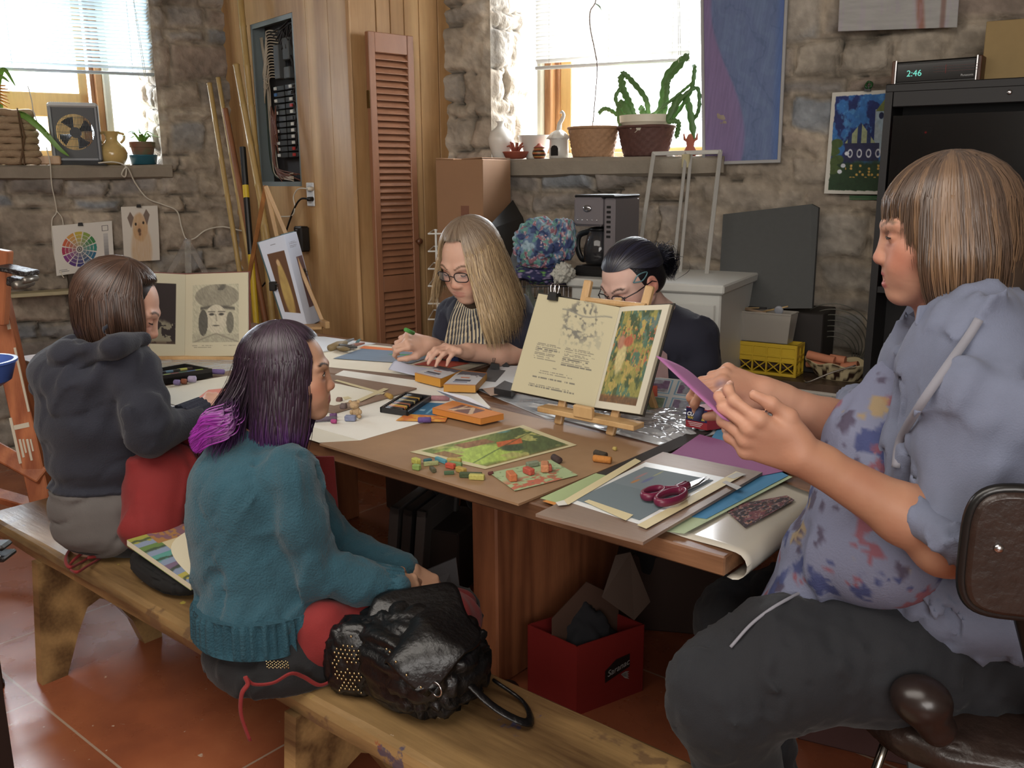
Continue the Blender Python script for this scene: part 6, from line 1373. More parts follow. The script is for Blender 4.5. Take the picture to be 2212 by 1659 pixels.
def garden(u,v):
 n=fbm(u*6,v*6,seed=110);n2=fbm(u*16,v*16,seed=111);n3=fbm(u*30,v*30,seed=112);c=mixc(np.zeros(u.shape+(3,))+[.28,.44,.34],[.36,.46,.50],sstep(.4,.0,v)*sstep(.3,1,u)*.7)
 c=mixc(c,[.58,.56,.24],sstep(.48,.58,n));c=mixc(c,[.20,.28,.16],sstep(.5,.62,fbm(u*8+3,v*8,seed=113))*.8);c=mixc(c,[.72,.62,.28],sstep(.60,.64,n2));c=mixc(c,[.70,.36,.22],sstep(.64,.68,n3)*sstep(.7,.3,np.abs(v-.4)*2));f=np.hypot((u-.30)/.13,(v-.50)/.20)
 c=mixc(c,[.80,.74,.48],sstep(1.1,.7,f+.4*(n2-.5)));c=mixc(c,[.72,.48,.36],sstep(1.2,.7,np.hypot((u-.22)/.10,(v-.34)/.08)));c=mixc(c,[.70,.32,.20],sstep(1.2,.7,np.hypot((u-.40)/.12,(v-.33)/.06)));c=mixc(c,[.46,.26,.14],sstep(.9,.94,v)*.8)
 return(c*.82+.08)*(.88+.24*n3[...,None])
def rightpage(u,v):
 c=np.zeros(u.shape+(3,))+[.80,.78,.70];k=(u>.08)&(u<.88)&(v>.05)&(v<.93);g=garden((u-.08)/.80,(v-.05)/.88);c[k]=g[k];return c
def open_book(name,label,L,Rr,fnL,fnR,thick,back_m,bulge=.012,parent_extra=None,nx=110,ny=140):
 """L / Rr : page quads TL TR BR BL sharing the spine"""
 nl=unit(np.cross(L[1]-L[0],L[0]-L[3]));nr=unit(np.cross(Rr[1]-Rr[0],Rr[0]-Rr[3]));base=(L[3]+Rr[2])/2
 t=thing(name,label,'book',base)
 for nm,q,fn,n,s in(('left_page',L,fnL,nl,1),('right_page',Rr,fnR,nr,0)):
  picture(nm,q,fn,t,nx,ny,nrm=n,curl=lambda u,v,s=s:bulge*np.sin(PI*(u if s else 1-u))**1.0*((u if s else 1-u)**1.5))
  mb=MB();mb.hexa([q[3]-n*thick,q[2]-n*thick,q[2]-n*.0012,q[3]-n*.0012,q[0]-n*thick,q[1]-n*thick,q[1]-n*.0012,q[0]-n*.0012]);mb.build('page_block',M_page,t)
  ex=unit(q[1]-q[0])*.005;ey=unit(q[0]-q[3])*.005;mb=MB();k=thick+.0005
  a=[q[3]-ex-ey,q[2]+ex-ey,q[1]+ex+ey,q[0]-ex+ey];mb.hexa([a[0]-n*(k+.003),a[1]-n*(k+.003),a[1]-n*k,a[0]-n*k,a[3]-n*(k+.003),a[2]-n*(k+.003),a[2]-n*k,a[3]-n*k]);mb.build('cover',back_m,t)
 return t
def easel_book():
 zb_=ZT+.075;a=atZ(1103,843,zb_);b=atZ(1382,896,zb_);x=unit((b-a)*[1,1,0]);back=np.array([-x[1],x[0],0]);up=unit(UPV*math.cos(.30)+back*math.sin(.30));n=unit(np.cross(x,up))
 f=lambda px,py:atP(px,py,a,n)
 TLp,STp,TRp,BRp,SBp,BLp=f(1163,634),f(1334,662),f(1447,657),f(1382,895),f(1278,879),f(1103,843)
 SB2=SBp-n*.012;ST2=STp-n*.012
 t=open_book('open_art_book','large open art book with a tree sketch and a garden painting on the wooden easel',[TLp,ST2,SB2,BLp],[ST2,TRp,BRp,SB2],leftpage,rightpage,.012,mat('dark_cover',(.16,.14,.12),.5),bulge=.014)
 c=f(1197,640);Rk=frame(unit(TLp-STp)*-1,n)
 for dx in(0,):
  mb=MB(c,np.stack([x,n,up],1));mb.prism([(-.015,-.012),(.015,-.012),(.013,.010),(-.013,.010)],-.010,.012,R=rotx(PI/2));mb.build('clip',M_blk,t)
  mb=MB(c,np.stack([x,n,up],1));
  for s in(-.006,.009):mb.tube(spline([(s-.004,.004,.008),(s-.007,.006,.026),(s,.006,.034),(s+.007,.006,.026),(s+.004,.004,.008)],14),.0011,5)
  mb.build('clip_wire',M_steel,t)
 e=thing('table_easel','small beech wood table easel holding the large open art book','easel',(a+b)/2*[1,1,0]+UPV*ZT)
 nb=-n;off=.022
 def onpl(px,py,o):return atP(px,py,a+nb*o,n)
 for(p0,p1)in(((1272,606),(1206,918)),((1405,618),(1318,940))):
  A0=onpl(*p0,off);d=onpl(*p1,off)-A0;A1=A0+d*((ZT+.006-A0[2])/d[2]);mb=MB();L_=np.linalg.norm(A1-A0);mb.box((A0+A1)/2,(L_,.024,.016),R=frame(unit(A1-A0),x),b=.003);mb.build('leg',M_ew,e)
 A0,A1=onpl(1268,648,off-.012),onpl(1395,662,off-.012);mb=MB();mb.tube([A0,A1],.008,12);mb.build('crossbar',M_ew,e)
 A0,A1=onpl(1178,872,.008),onpl(1386,912,.008);mb=MB();mb.box((A0+A1)/2-UPV*.012+n*.012,(np.linalg.norm(A1-A0),.05,.014),R=np.stack([x,n*[1,1,0]/np.linalg.norm(n[:2]),UPV],1),b=.002);mb.build('tray',M_ew,e)
 mb=MB();mb.box((A0+A1)/2-UPV*.002+n*.036,(.06,.016,.032),R=np.stack([x,n*[1,1,0]/np.linalg.norm(n[:2]),UPV],1),b=.003);mb.build('tray_block',M_ew,e)
 top=(onpl(1272,640,off)+onpl(1398,650,off))/2;foot=top*[1,1,0]+back*.20+UPV*(ZT+.006);mb=MB();mb.box((top+foot)/2,(np.linalg.norm(top-foot),.022,.014),R=frame(unit(foot-top),x),b=.003);mb.build('rear_leg',M_ew,e)
easel_book()
def darkpic(u,v):
 c=np.zeros(u.shape+(3,))+[.72,.70,.60];k=(u>.1)&(u<.88)&(v>.12)&(v<.85);n=fbm(u*6,v*6,seed=120);n2=fbm(u*14,v*14,seed=121);p=np.zeros(u.shape+(3,))+[.15,.11,.11]
 p=mixc(p,[.58,.56,.46],sstep(.20,.12,np.abs(v-.76)+.3*(n-.5))*(n2>.45)*.8);p=mixc(p,[.30,.22,.16],sstep(.8,.85,v)*.8);c[k]=p[k];return c
def portrait(u,v):
 c=np.zeros(u.shape+(3,))+[.76,.73,.62];n=fbm(u*7,v*7,seed=130);st=fbm(u*60-v*40,v*30,seed=131);st2=fbm(u*12,v*30,seed=132);x=(u-.08)/.84;y=(v-.12)/.72;k=(u>.12)&(u<.86)&(v>.13)&(v<.83)
 p=np.zeros(u.shape+(3,))+[.70,.68,.58];dk=np.array([.26,.25,.23]);md=np.array([.48,.46,.40])
 p=mixc(p,md,sstep(.02,-.02,np.hypot((x-.52)/.42,(y-.22)/.20)-1)*(.45+.5*n));p=mixc(p,dk,sstep(.05,.0,np.abs(y-.40-.25*(x-.5)**2))*((x>.2)&(x<.85))*.8)
 p=mixc(p,[.74,.71,.62],sstep(.02,-.02,np.hypot((x-.50)/.21,(y-.60)/.24)-1));p=mixc(p,dk,sstep(.02,-.03,np.hypot((x-.26)/.09,(y-.66)/.22)-1)*.8);p=mixc(p,dk,sstep(.02,-.03,np.hypot((x-.76)/.07,(y-.66)/.18)-1)*.6)
 for ex,ey in((.42,.52),(.60,.52)):p=mixc(p,dk,sstep(1.3,.6,np.hypot((x-ex)/.05,(y-ey)/.022)));p=mixc(p,dk,sstep(.012,.004,np.abs(y-ey+.045))*(np.abs(x-ex)<.07)*.8)
 p=mixc(p,md,sstep(.02,.008,np.abs(x-.50-.02*(y-.55)*8))*(y>.52)*(y<.64)*.6);p=mixc(p,dk,sstep(1.3,.6,np.hypot((x-.50)/.07,(y-.71)/.012))*.8);p=mixc(p,md,sstep(.018,.006,np.abs(y-.84-.35*np.abs(x-.5)))*.6);p=mixc(p,md,(y>.85)*sstep(.4,.6,st)*.5)
 p=mixc(p,dk,((x>.05)&(x<.95)&(y<.12))*sstep(.5,.62,n)*.6);p=p*(.86+.28*st[...,None]);c[k]=p[k]
 for a in((.12,.5,.86,.90,2),(.6,.86,.86,.88,1)):c=text_lines(c,u,v,*a,[.5,.48,.42],5)
 return c
def left_book():
 zb_=ZT+.016;a=atZ(330,768,zb_);b=atZ(535,769,zb_);x=unit((b-a)*[1,1,0]);x=unit(x);back=np.array([-x[1],x[0],0]);up=unit(UPV*math.cos(.22)+back*math.sin(.22));n=unit(np.cross(x,up));f=lambda px,py:atP(px,py,a,n)
 S0,S1=f(398,592)-n*.012,f(396,770)-n*.012
 open_book('open_portrait_book','large open book with a pencil portrait of a person in a big cap',[f(246,586),S0,S1,f(240,768)],[S0,f(535,588),f(536,769),S1],darkpic,portrait,.010,mat('red_cover',(.40,.14,.10),.5),bulge=.010)
 mid=(a+b)/2;e=thing('book_prop','plain wooden prop holding up the open portrait book','easel',mid*[1,1,0]+back*.1+UPV*ZT)
 bx=(a+b)/2*[1,1,0]+back*.02+UPV*(ZT+.008);mb=MB();mb.box(bx,(.42,.07,.012),R=np.stack([x,back,UPV],1),b=.002);mb.build('tray',M_ew,e)
 tp=mid+up*.24-n*.022;ft=mid*[1,1,0]+back*.24+UPV*(ZT+.006);mb=MB();mb.box((tp+ft)/2,(np.linalg.norm(tp-ft),.03,.012),R=frame(unit(ft-tp),x),b=.003);mb.build('rear_leg',M_ew,e)
left_book()
def klimt(u,v):
 c=np.zeros(u.shape+(3,))+[.80,.83,.90];k=(u>.18)&(u<.86)&(v>.16)&(v<.86);n=fbm(u*7,v*9,seed=140);p=np.zeros(u.shape+(3,))+[.40,.26,.16];f=sstep(1.1,.8,np.hypot((u-.52)/(.10+.20*(v-.1)),(v-.58)/.34));p=mixc(p,[.76,.64,.34],f*(.6+.5*n));p=mixc(p,[.80,.66,.48],sstep(1.2,.7,np.hypot((u-.50)/.07,(v-.28)/.04)))
 c[k]=p[k];c[(np.abs(v-.07)<.006)&(u>.4)&(u<.6)]=[.5,.5,.55];return c
def kl2(u,v):
 c=np.zeros(u.shape+(3,))+[.80,.83,.90];k=(u>.45)&(u<.95)&(v>.26)&(v<.82);c[k]=[.46,.34,.34];return text_lines(c,u,v,.2,.8,.08,.16,4,[.6,.6,.66],8)
def tall_book():
 zb_=ZT+.02;a=atZ(616,703,zb_);b=atZ(690,712,zb_)
 d0=float(a@FD);p=lambda px,py,d:atD(px,py,d)
 Lq=[p(558,524,d0+.06),p(613,507,d0+.10),p(664,706,d0+.04),p(614,698,d0-.01)];Rq=[Lq[1],p(640,500,d0+.22),p(692,693,d0+.17),Lq[2]]
 t=open_book('tall_art_book','tall open art book with a golden figure clipped upright on a small easel',Lq,Rq,klimt,kl2,.010,mat('teal_cover',(.25,.38,.42),.5),bulge=.004,nx=70,ny=130)
 for px,py,q in((590,618,Lq),(653,590,Rq)):
  c=p(px,py,d0+(.02 if px<600 else .17));mb=MB(c,np.stack([RT,FD,UPV],1));mb.box((0,0,0),(.03,.03,.04),b=.003);mb.tube([(.012,-.02,.01),(.03,-.03,.012),(.03,-.03,-.008),(.012,-.02,-.01)],.0015,5);mb.build('clip',M_blk,t)
 e=thing('display_easel','slender pale wooden easel behind the tall art book','easel',atZ(650,708,ZT));top=p(574,402,d0+.22)
 for(q,w)in((atZ(690,706,ZT+.004)+FD*.05,.02),(p(612,505,d0+.18),.02)):
  pass
 for end in(p(700,700,d0+.10),p(640,700,d0+.16)):
  k=(ZT+.006-top[2])/(end[2]-top[2]);e1=top+(end-top)*k;mb=MB();mb.box((top+e1)/2,(np.linalg.norm(top-e1),.018,.012),R=frame(unit(e1-top),RT),b=.002);mb.build('leg',M_ew,e)
 end=p(530,640,d0+.42);k=(ZT+.006-top[2])/(end[2]-top[2]);e1=top+(end-top)*k;mb=MB();mb.box((top+e1)/2,(np.linalg.norm(top-e1),.02,.012),R=frame(unit(e1-top),RT),b=.002);mb.build('rear_leg',wood('easel_orange','#8f5a2c','#b87a40',grain=(20,20,2)),e)
 mb=MB();c=(a+b)/2+FD*.05;mb.box(c-UPV*.006,(.16,.10,.012),R=rotz(YAW+.1),b=.002);mb.box(atZ(702,700,ZT+.03),(.02,.08,.03),R=rotz(YAW+.5),b=.002);mb.build('tray',M_ew,e)
tall_book()
def pbox():
 z=ZT+.040;q=[atZ(x,y,z)for x,y in[(352,811),(458,796),(400,785),(330,797)]];h=.03;b=[p-UPV*h for p in q];t=thing('pastel_box','open black box of coloured pastels beside the girl in the grey hooded jacket','box',sum(b)/4);m=mat('box_black',(.12,.11,.11),.5)
 c=sum(q)/4;qi=[p+(c-p)*.08 for p in q];mb=MB();
 for i in range(4):
  j=(i+1)%4;mb.hexa([b[i],b[j],b[j]+(qi[j]-q[j]),b[i]+(qi[i]-q[i]),q[i],q[j],qi[j],qi[i]])
 mb.slab([p+UPV*.018 for p in b],.018);mb.build('case',m,t)
 rnd=random.Random(2);cols=['#8fa83c','#7a2c24','#2c5a3c','#3c5a8a','#8fa83c','#2a2a30','#5a7a90','#30302c','#b0b050','#44342c'];lbs=['lime','dark red','forest green','blue','yellow green','charcoal','slate blue','black','pale yellow','umber']
 for i in range(10):
  u=.12+.76*(i%5)/4;w=.3+.4*(i//5);p=(q[0]*(1-u)+q[1]*u)*(1-w)+(q[3]*(1-u)+q[2]*u)*w-UPV*.010;d=unit(q[2]-q[1])if False else unit(q[1]-q[0]);mb=MB(p,frame(d,np.cross(UPV,d)));mb.box((0,0,0),(.035,.009,.009),b=.002);tag(mb.build('pastel_stick',mat('pb'+cols[i][1:],cols[i],.8)),lbs[i]+' pastel lying inside the open black box','pastel','pastels in the open black box')
pbox()
sheet('drawing_board',[(290,832),(500,800),(640,812),(560,905),(400,905),(290,870)],M_hb2,'drawing board in front of the girl in the grey hooded jacket','board',z=ZT+.006,th=.004)
sheet('paper_sheet',[(335,838),(490,812),(620,824),(540,890),(440,895),(350,866)],cm('#d4cfbd'),'cream sheet on the board under the coral paper','paper',z=ZT+.0075)
sheet('coloured_paper',[(400,880),(450,842),(492,838),(560,850),(500,880),(440,895)],cm('#d87c68'),'coral pink paper the grey-jacketed girl is drawing on','paper',z=ZT+.0092)
for(px,py,a,L,r,c,sq,lb)in[(382,826,.6,.02,.009,'#8a7ab0',False,'lavender pastel stub at the left before the black pastel box'),(397,824,.6,.018,.009,'#8a4a30',False,'rust brown pastel stub beside the lavender stub'),(415,819,.8,.026,.011,'#a498b8',False,'pale lilac pastel lump between the brown and yellow stubs'),(431,812,.7,.026,.009,'#c49a30',False,'yellow pastel stub before the black pastel box'),(471,803,.5,.045,.009,'#6c5890',False,'violet pastel stick right of the black pastel box')]:
 stick(px,py,a,L,r,c,lb,ZT+.009,sq)
def carrier():
 L=atZ(1140,1492,0);Mx=atZ(1245,1547,0);Rr_=atZ(1388,1492,0);z1=None
 d=float(Rr_@FD);zr=atD(1388,1335,d)[2];dm=float(Mx@FD);zm=atD(1212,1412,dm)[2];h=(zr+zm)/2
 t=thing('red_carrier','red cardboard bottle carrier with a black logo on the floor under the table','box',(L+Mx+Rr_)/3);m=mat('carrier_red',(.50,.10,.09),.55,var=.05)
 back=Rr_+(L-Mx);P=[L,Mx,Rr_,back];c=sum(P)/4
 for i,(a,b)in enumerate(((L,Mx),(Mx,Rr_),(Rr_,back),(back,L))):
  n=np.cross(unit(b-a),UPV);mb=MB();hh=h*(1 if i!=0 else .92);mb.hexa([a,b,b-n*.004,a-n*.004,a+UPV*h,b+UPV*h,b-n*.004+UPV*h,a-n*.004+UPV*h]);mb.build('panel',m,t)
 mb=MB();a=(L+Mx)/2;b=(Rr_+back)/2;mb.slab([a,b,b+UPV*(h+.05),(a+b)/2+UPV*(h+.13),a+UPV*(h+.05)],.004,FD);mb.build('handle',mat('carrier_inner',(.30,.20,.15),.8),t)
 x=unit(Rr_-Mx);n=np.cross(x,UPV);o=Mx+x*np.linalg.norm(Rr_-Mx)*.40+UPV*h*.44+n*.0012;W=np.linalg.norm(Rr_-Mx)*.38;R=np.stack([x,UPV,n],1)
 mb=MB(o,R@rotz(.12));mb.prism([(0,-.022),(W,-.008),(W+.004,.032),(W*.5,.034),(.004,.014)],0,.0008);mb.build('logo_plate',M_blk,t)
 text('logo_lettering','Saranac',.026,o+x*.010+n*.0014-UPV*.006,R@rotz(.22),mat('logo_grey',(.55,.55,.55),.5),t,shear=.4)
 mb=MB(o+x*W*.65-UPV*.012+n*.001,R)
 for k in range(4):mb.prism([(0,0),(.018,.004-k*.004),(.03,.0-k*.008),(.014,-.004-k*.004)],0,.0006)
 mb.build('logo_leaves',mat('logo_grey',(.55,.55,.55),.5),t)
 crumple('bundled_cloth',c+UPV*(h*.8),(.09,.08,.11),None,mat('dark_cloth',(.10,.10,.12),.9),'dark cloth bundle stuffed into the red bottle carrier','cloth',30,.25,4)
carrier()
mg=mat('dark_frame_edge',(.17,.16,.16),.6);mgl=mat('grey_wood_edge',(.30,.28,.27),.7)
p=atZ(832,1288,0);x=unit(np.array([.94,.34,0]));y=np.array([-x[1],x[0],0])
for i in range(3):
 o=p+x*(.015+.052*i);R=np.stack([x,y,UPV],1)@roty(.10);mb=MB(o,R);W_,H_=.30,.34
 for(c,d)in(((0,.012,H_/2),(.035,.024,H_)),((0,W_-.012,H_/2),(.035,.024,H_)),((0,W_/2,.012),(.035,W_,.024)),((0,W_/2,H_-.012),(.035,W_,.024))):mb.box(c,d,b=.002)
 mb.box((.004,W_/2,H_/2),(.006,W_-.03,H_-.03));tag(mb.build('stretched_canvas',mgl if i!=1 else mg),['dark stretched canvas leaning furthest left under the table','dark stretched canvas in the middle of the leaning three','dark stretched canvas nearest the table leg of the leaning three'][i],'canvas','canvases leaning under the table')
mb=MB(atZ(925,1275,0)+UPV*.12,rotz(.3));mb.box((.02,.12,0),(.22,.26,.24),b=.006);tag(mb.build('dark_box',mat('dark_brown_box',(.16,.11,.09),.7)),'dark brown box behind the seated girl\'s hands under the table','box')
mb=MB();q=[atD(915,1235,2.2),atD(985,1205,2.25),atD(1000,1330,2.2),atD(935,1330,2.15)];mb.slab(q,.006,FD);tag(mb.build('leaning_sheet',mat('grey_metal_panel',(.30,.29,.30),.4,.3)),'thin grey panel leaning at the front table leg','panel')
p=atZ(1370,1400,0);mb=MB(p,rotz(.5));mb.box((.1,.25,.13),(.34,.26,.26),b=.006);tag(mb.build('storage_box',mat('dim_brown_box',(.22,.15,.12),.8)),'dim brown carton on the floor beyond the red carrier','box')
mb=MB();q=[atD(1330,1200,2.3),atD(1362,1193,2.32),atD(1405,1300,2.3),atD(1370,1340,2.25),atD(1300,1290,2.2)];mb.slab(q,.004,FD);tag(mb.build('carton_flap',mat('dim_card',(.32,.25,.21),.8)),'open carton flap sticking up behind the red carrier','cardboard')
def bench_book():
 z=ZB+.10;q=[atZ(274,1166,ZB+.115),atZ(411,1127,ZB+.115),atZ(500,1215,ZB+.07),atZ(412,1262,ZB+.07)]
 def cover(u,v):
  n=fbm(u*3,v*26,seed=150);n2=fbm(u*12,v*12,seed=151);b=np.floor(v*5);pal=[[.58,.58,.22],[.36,.48,.24],[.30,.56,.52],[.44,.36,.46],[.66,.62,.26]];c=np.zeros(u.shape+(3,))
  for i in range(5):c[b==i]=pal[i]
  fv=(v*5)%1;c=mixc(c,[.48,.54,.64],sstep(.45,.6,fv+.5*(n2-.5)));c=mixc(c,[.20,.26,.20],sstep(.14,.05,np.abs(fv-.45-.3*(n2-.5)))*.8);k=u>.36;c[k]=[.74,.68,.52];c=text_lines(c,u,v,.42,.85,.30,.52,3,[.5,.44,.36],9);k=(u>.3)&(v<.22);c[k]=[.60,.42,.22];c[k&(n2>.5)]=[.46,.32,.36]
  return c
 t=thing('landscape_book','softcover book with striped landscape pictures lying on the black pouch','book',sum(q)/4);n=unit(np.cross(q[1]-q[0],q[0]-q[3]));picture('cover',[q[0],q[1],q[2],q[3]],cover,t,120,120,nrm=n)
 th=.016;mb=MB();b=[p-n*th for p in q];mb.hexa([b[3],b[2],b[1],b[0]]+[p-n*.001 for p in(q[3],q[2],q[1],q[0])]);mb.build('pages',M_page,t)
 mb=MB();b2=[p-n*.002 for p in b];mb.hexa([b2[3],b2[2],b2[1],b2[0]]+[b[3],b[2],b[1],b[0]]);mb.build('back_cover',cm('#8a9a58'),t)
bench_book()
def pouch(name,c,rad,R,m,label,cat,seed,fold=.06,e=.55,parent=None,flat=-.7):
 v,f=ico(5);s=np.sign(v)*np.abs(v)**e;s/=np.maximum(np.linalg.norm(s,axis=1,keepdims=True)**.45,1e-6)
 n1=fbm(v[:,0]*2.2+3,v[:,1]*2.2,v[:,2]*2.2,seed=seed);n2=1-np.abs(fbm(v[:,0]*4+3,v[:,1]*4,v[:,2]*4,seed=seed+1,oct=3)-.5)*2
 s=s*(1+fold*2*(n1-.5)-fold*1.3*n2[:,None][:,0]**6)[:,None];s[:,2]=np.maximum(s[:,2],flat);w=(s*rad)@np.asarray(R).T+c
 if parent is not None:w=w-np.array(parent['_w'])
 o=raw_mesh(name,w,f,m,parent,True)
 if label:tag(o,label,cat)
 return o
M_fab=mat('black_fabric',(.035,.033,.035),.9)
p=atZ(368,1250,ZB);pouch('soft_pouch',p+UPV*.032+np.array([.01,.03,0]),(.17,.11,.040),rotz(-.1),M_fab,'soft black pouch on the bench under the landscape book','pouch',60,.05)
M_lea=mat('black_leather',(.035,.035,.042),.40,var=.2,bump=.7,bscale=55,bdist=.005,coat=.08)
def leather_bag():
 c=atZ(900,1500,ZB);c=np.array([c[0]+.0,1.165,ZB]);t=thing('leather_bag','slouchy black leather handbag with a skull made of metal studs on the bench','handbag',c);t['_w']=[float(x)for x in c]
 R=rotz(-.05)
 pouch('body',c+np.array([-.0,.0,.085]),(.165,.125,.105),R,M_lea,None,None,71,.11,.7,t,-.78)
 pouch('side_pocket',c+np.array([-.105,-.075,.075]),(.075,.055,.088),rotz(.5),M_lea,None,None,72,.06,.7,t,-.8)
 g=[];
 for u in np.linspace(0,1,26):
  row=[]
  for v in np.linspace(0,1,22):
   X_=2*u-1;Y_=2*v-1;x=.03+.13*X_*math.sqrt(1-Y_*Y_/2);y=-.02-.105*Y_*math.sqrt(1-X_*X_/2);r2=(1-((x-.03)/.22)**2);z=.160+.035*r2-.10*max(0,v-.55)**1.3*2-.02*math.sin(u*7)*v-.05*max(0,u-.6)+.01*math.sin(u*5+v*4)
   row.append([x,y+.02*math.sin(u*6),z])
  g.append(row)
 mb=MB(c);mb.grid(np.array(g),back=(0,0,-.006));mb.build('flap',M_lea,t,True)
 mb=None;cen=c+np.array([-.118,-.128,.085]);Rk=np.stack([unit(np.array([.86,-.5,0])),UPV,unit(np.array([-.5,-.86,0]))],1);k=0;ms=mat('brass_studs',(.70,.62,.45),.25,1.0)
 cpos=np.array([-.105,-.075,.075]);rad=np.array([.075,.055,.088]);Rp=rotz(.5)
 pts=[]
 for j in range(14):
  for i in range(9):
   x=(i-4)*.0092+(j%2)*.0046;y=(6.5-j)*.0078;X=x/.034;Y=(y-.012)/.045
   inside=X*X+Y*Y<1 and y>-.028
   eye=min(math.hypot(x+.012,y-.010),math.hypot(x-.014,y-.010))<.0100;nose=math.hypot(x,y+.008)<.0052;jaw=(-.05<y<=-.028)and abs(x)<.022;bone=abs(abs(x)-(y+.05)*-1.2-.02)<.006 and y<-.036
   if(inside and not eye and not nose)or jaw or bone:pts.append((x,y))
 bm_v,bm_f=ico(1)
 st=[]
 for(x,y)in pts[:99]:
  d=np.array([-.22+x*0,-.9,0]);loc=np.array([x,0,y]);q=np.array([loc[0]/rad[0],0,loc[2]/rad[2]]);yy=-rad[1]*(max(0,1-abs(q[0])**2.4-abs(q[2])**2.4))**.42*1.04
  pw=Rp@np.array([loc[0],yy,loc[2]])+cpos;st.append(pw)
 me=None
 for i,pw in enumerate(st):
  if me is None:o=raw_mesh('stud',bm_v*.0030,bm_f,ms,t,True);me=o.data
  else:o=bpy.data.objects.new('stud',me);COL.objects.link(o);o.parent=t
  o.location=tuple(pw)
 for i in range(9):
  u=i/8;o=bpy.data.objects.new('stud',me);COL.objects.link(o);o.parent=t;o.location=(-.07+.2*u,-.118+.02*math.sin(u*6),.150-.018*math.sin(u*7)-.05*max(0,u-.6))
 a=np.arange(20)*2*PI/20;mb=MB(c+np.array([.135,-.09,.10]));mb.tube(np.stack([.014*np.cos(a),0*a,.014*np.sin(a)],1),.0018,6,closed=True);mb.build('ring',M_steel,t,True)
 mb=MB(c);mb.tube(spline([(.12,-.02,.10),(.20,-.0,.045),(.25,.04,.012),(.20,.09,.010),(.12,.09,.03)],24),.010,8,flat=.4);mb.build('strap',M_lea,t,True)
leather_bag()
def studio_easel():
 m=wood('easel_red','#8a4528','#b4683e',grain=(16,16,1.6),rough=.45);pm=mat('paint_white',(.74,.70,.62),.7)
 t=thing('studio_easel','reddish studio easel spattered with white paint at the left edge','easel',atZ(60,1150,0.0));d=2.95
 def beam(x0,y0,x1,y1,d0,d1,w,th,nm,to_floor=False,mm=m):
  a=atD(x0,y0,d0);b=atD(x1,y1,d1)
  if to_floor:k=(.004-a[2])/(b[2]-a[2]);b=a+(b-a)*k
  mb=MB();mb.box((a+b)/2,(np.linalg.norm(b-a),w,th),R=frame(unit(b-a),RT),b=.004);mb.build(nm,mm,t);return a,b
 a,b=beam(-6,640,92,1080,3.2,3.05,.075,.045,'front_leg',True)
 beam(8,540,-2,700,3.1,3.1,.05,.04,'mast');beam(-60,945,95,1030,3.15,3.05,.06,.035,'cross_brace');beam(-40,1060,100,1100,3.3,3.2,.05,.035,'lower_brace')
 mb=MB();k=b-a;e=unit(np.cross(k,RT));e=e if e@FD<0 else-e
 for(u,w,s,l)in((.17,.004,.034,.42),(.42,.028,-.004,.03),(.47,.004,-.02,.12),(.47,.003,-.008,.09),(.47,.004,.006,.14),(.47,.003,.018,.08),(.05,.006,.030,.12),(.40,.005,-.036,.30)):
  c=a+k*(u+l/2/1.0*.5)+e*.0232;mb.box(c+RT*s,(np.linalg.norm(k)*l*.5,w*2,.002),R=frame(unit(k),RT))
 mb.build('paint_drips',pm,t)
 c=atD(38,590,3.05);mb=MB(c,np.stack([RT,FD,UPV],1)@rotz(-.1));mb.box((0,0,.01),(.11,.08,.016),R=roty(.2),b=.003);mb.box((-.0,0,-.03),(.06,.05,.03),R=roty(.2),b=.004);mb.build('paint_shelf',mat('paint_crusted',(.14,.12,.12),.4,var=.5,vscale=40,bump=1,bscale=80),t)
 mb=MB(c,np.stack([RT,FD,UPV],1));mb.cyl((.02,-.06,-.035),(.02,.04,-.035),.014,n=14);mb.cyl((.045,-.05,-.02),(.045,.03,-.02),.010,n=14);mb.build('wing_bolt',mat('dull_metal',(.55,.53,.5),.4,.8),t,True)
studio_easel()
def tub():
 c=atD(-58,800,2.4);m=mat('blue_tub',(.25,.36,.66),.35);mb=MB(c,np.stack([RT,FD,UPV],1));mb.lathe([(.05,-.055),(.09,-.03),(.105,.018),(.110,.02),(.110,.026),(.10,.026),(.066,-.03),(.001,-.05)],n=40)
 tag(mb.build('blue_tub',m,None,True,sharp=40),'blue plastic tub poking in at the left edge of the picture','tub')
 b=c-UPV*.056;mb=MB((c[0],c[1],0));o_=-RT*.055;mb.cyl(o_,o_+UPV*(b[2]-.02),.012,n=12);mb.lathe([(.045,0),(.045,.012),(.02,.02)],c=-RT*.09,n=24);mb.lathe([(.05,b[2]-.02),(.055,b[2]-.018),(.055,b[2]-.003),(.05,b[2]-.001)],n=28,c=-RT*.01);tag(mb.build('tub_stand',M_blk),'black pedestal under the blue tub','stand')
tub()
def left_clamp():
 c=atD(-2,1190,1.7);mb=MB(c,np.stack([RT,FD,UPV],1));mb.box((-.02,0,.012),(.08,.04,.012),b=.005);mb.box((-.02,0,-.010),(.084,.05,.010),b=.003);t=thing('chrome_fitting','black and chrome fitting of something at the left picture edge','fitting',(c[0],c[1],0));mb.build('fitting',M_blk,t)
 mb=MB(c,np.stack([RT,FD,UPV],1));mb.box((-.018,-.027,-.002),(.07,.006,.006),b=.001);mb.build('trim',M_steel,t)
 mb=MB();mb.box((c-RT*.055)*[1,1,0]+UPV*(c[2]-.02)/2,(.03,.03,c[2]-.03));mb.build('post',mat('dark_post_brown',(.12,.08,.07),.5),t)
left_clamp()
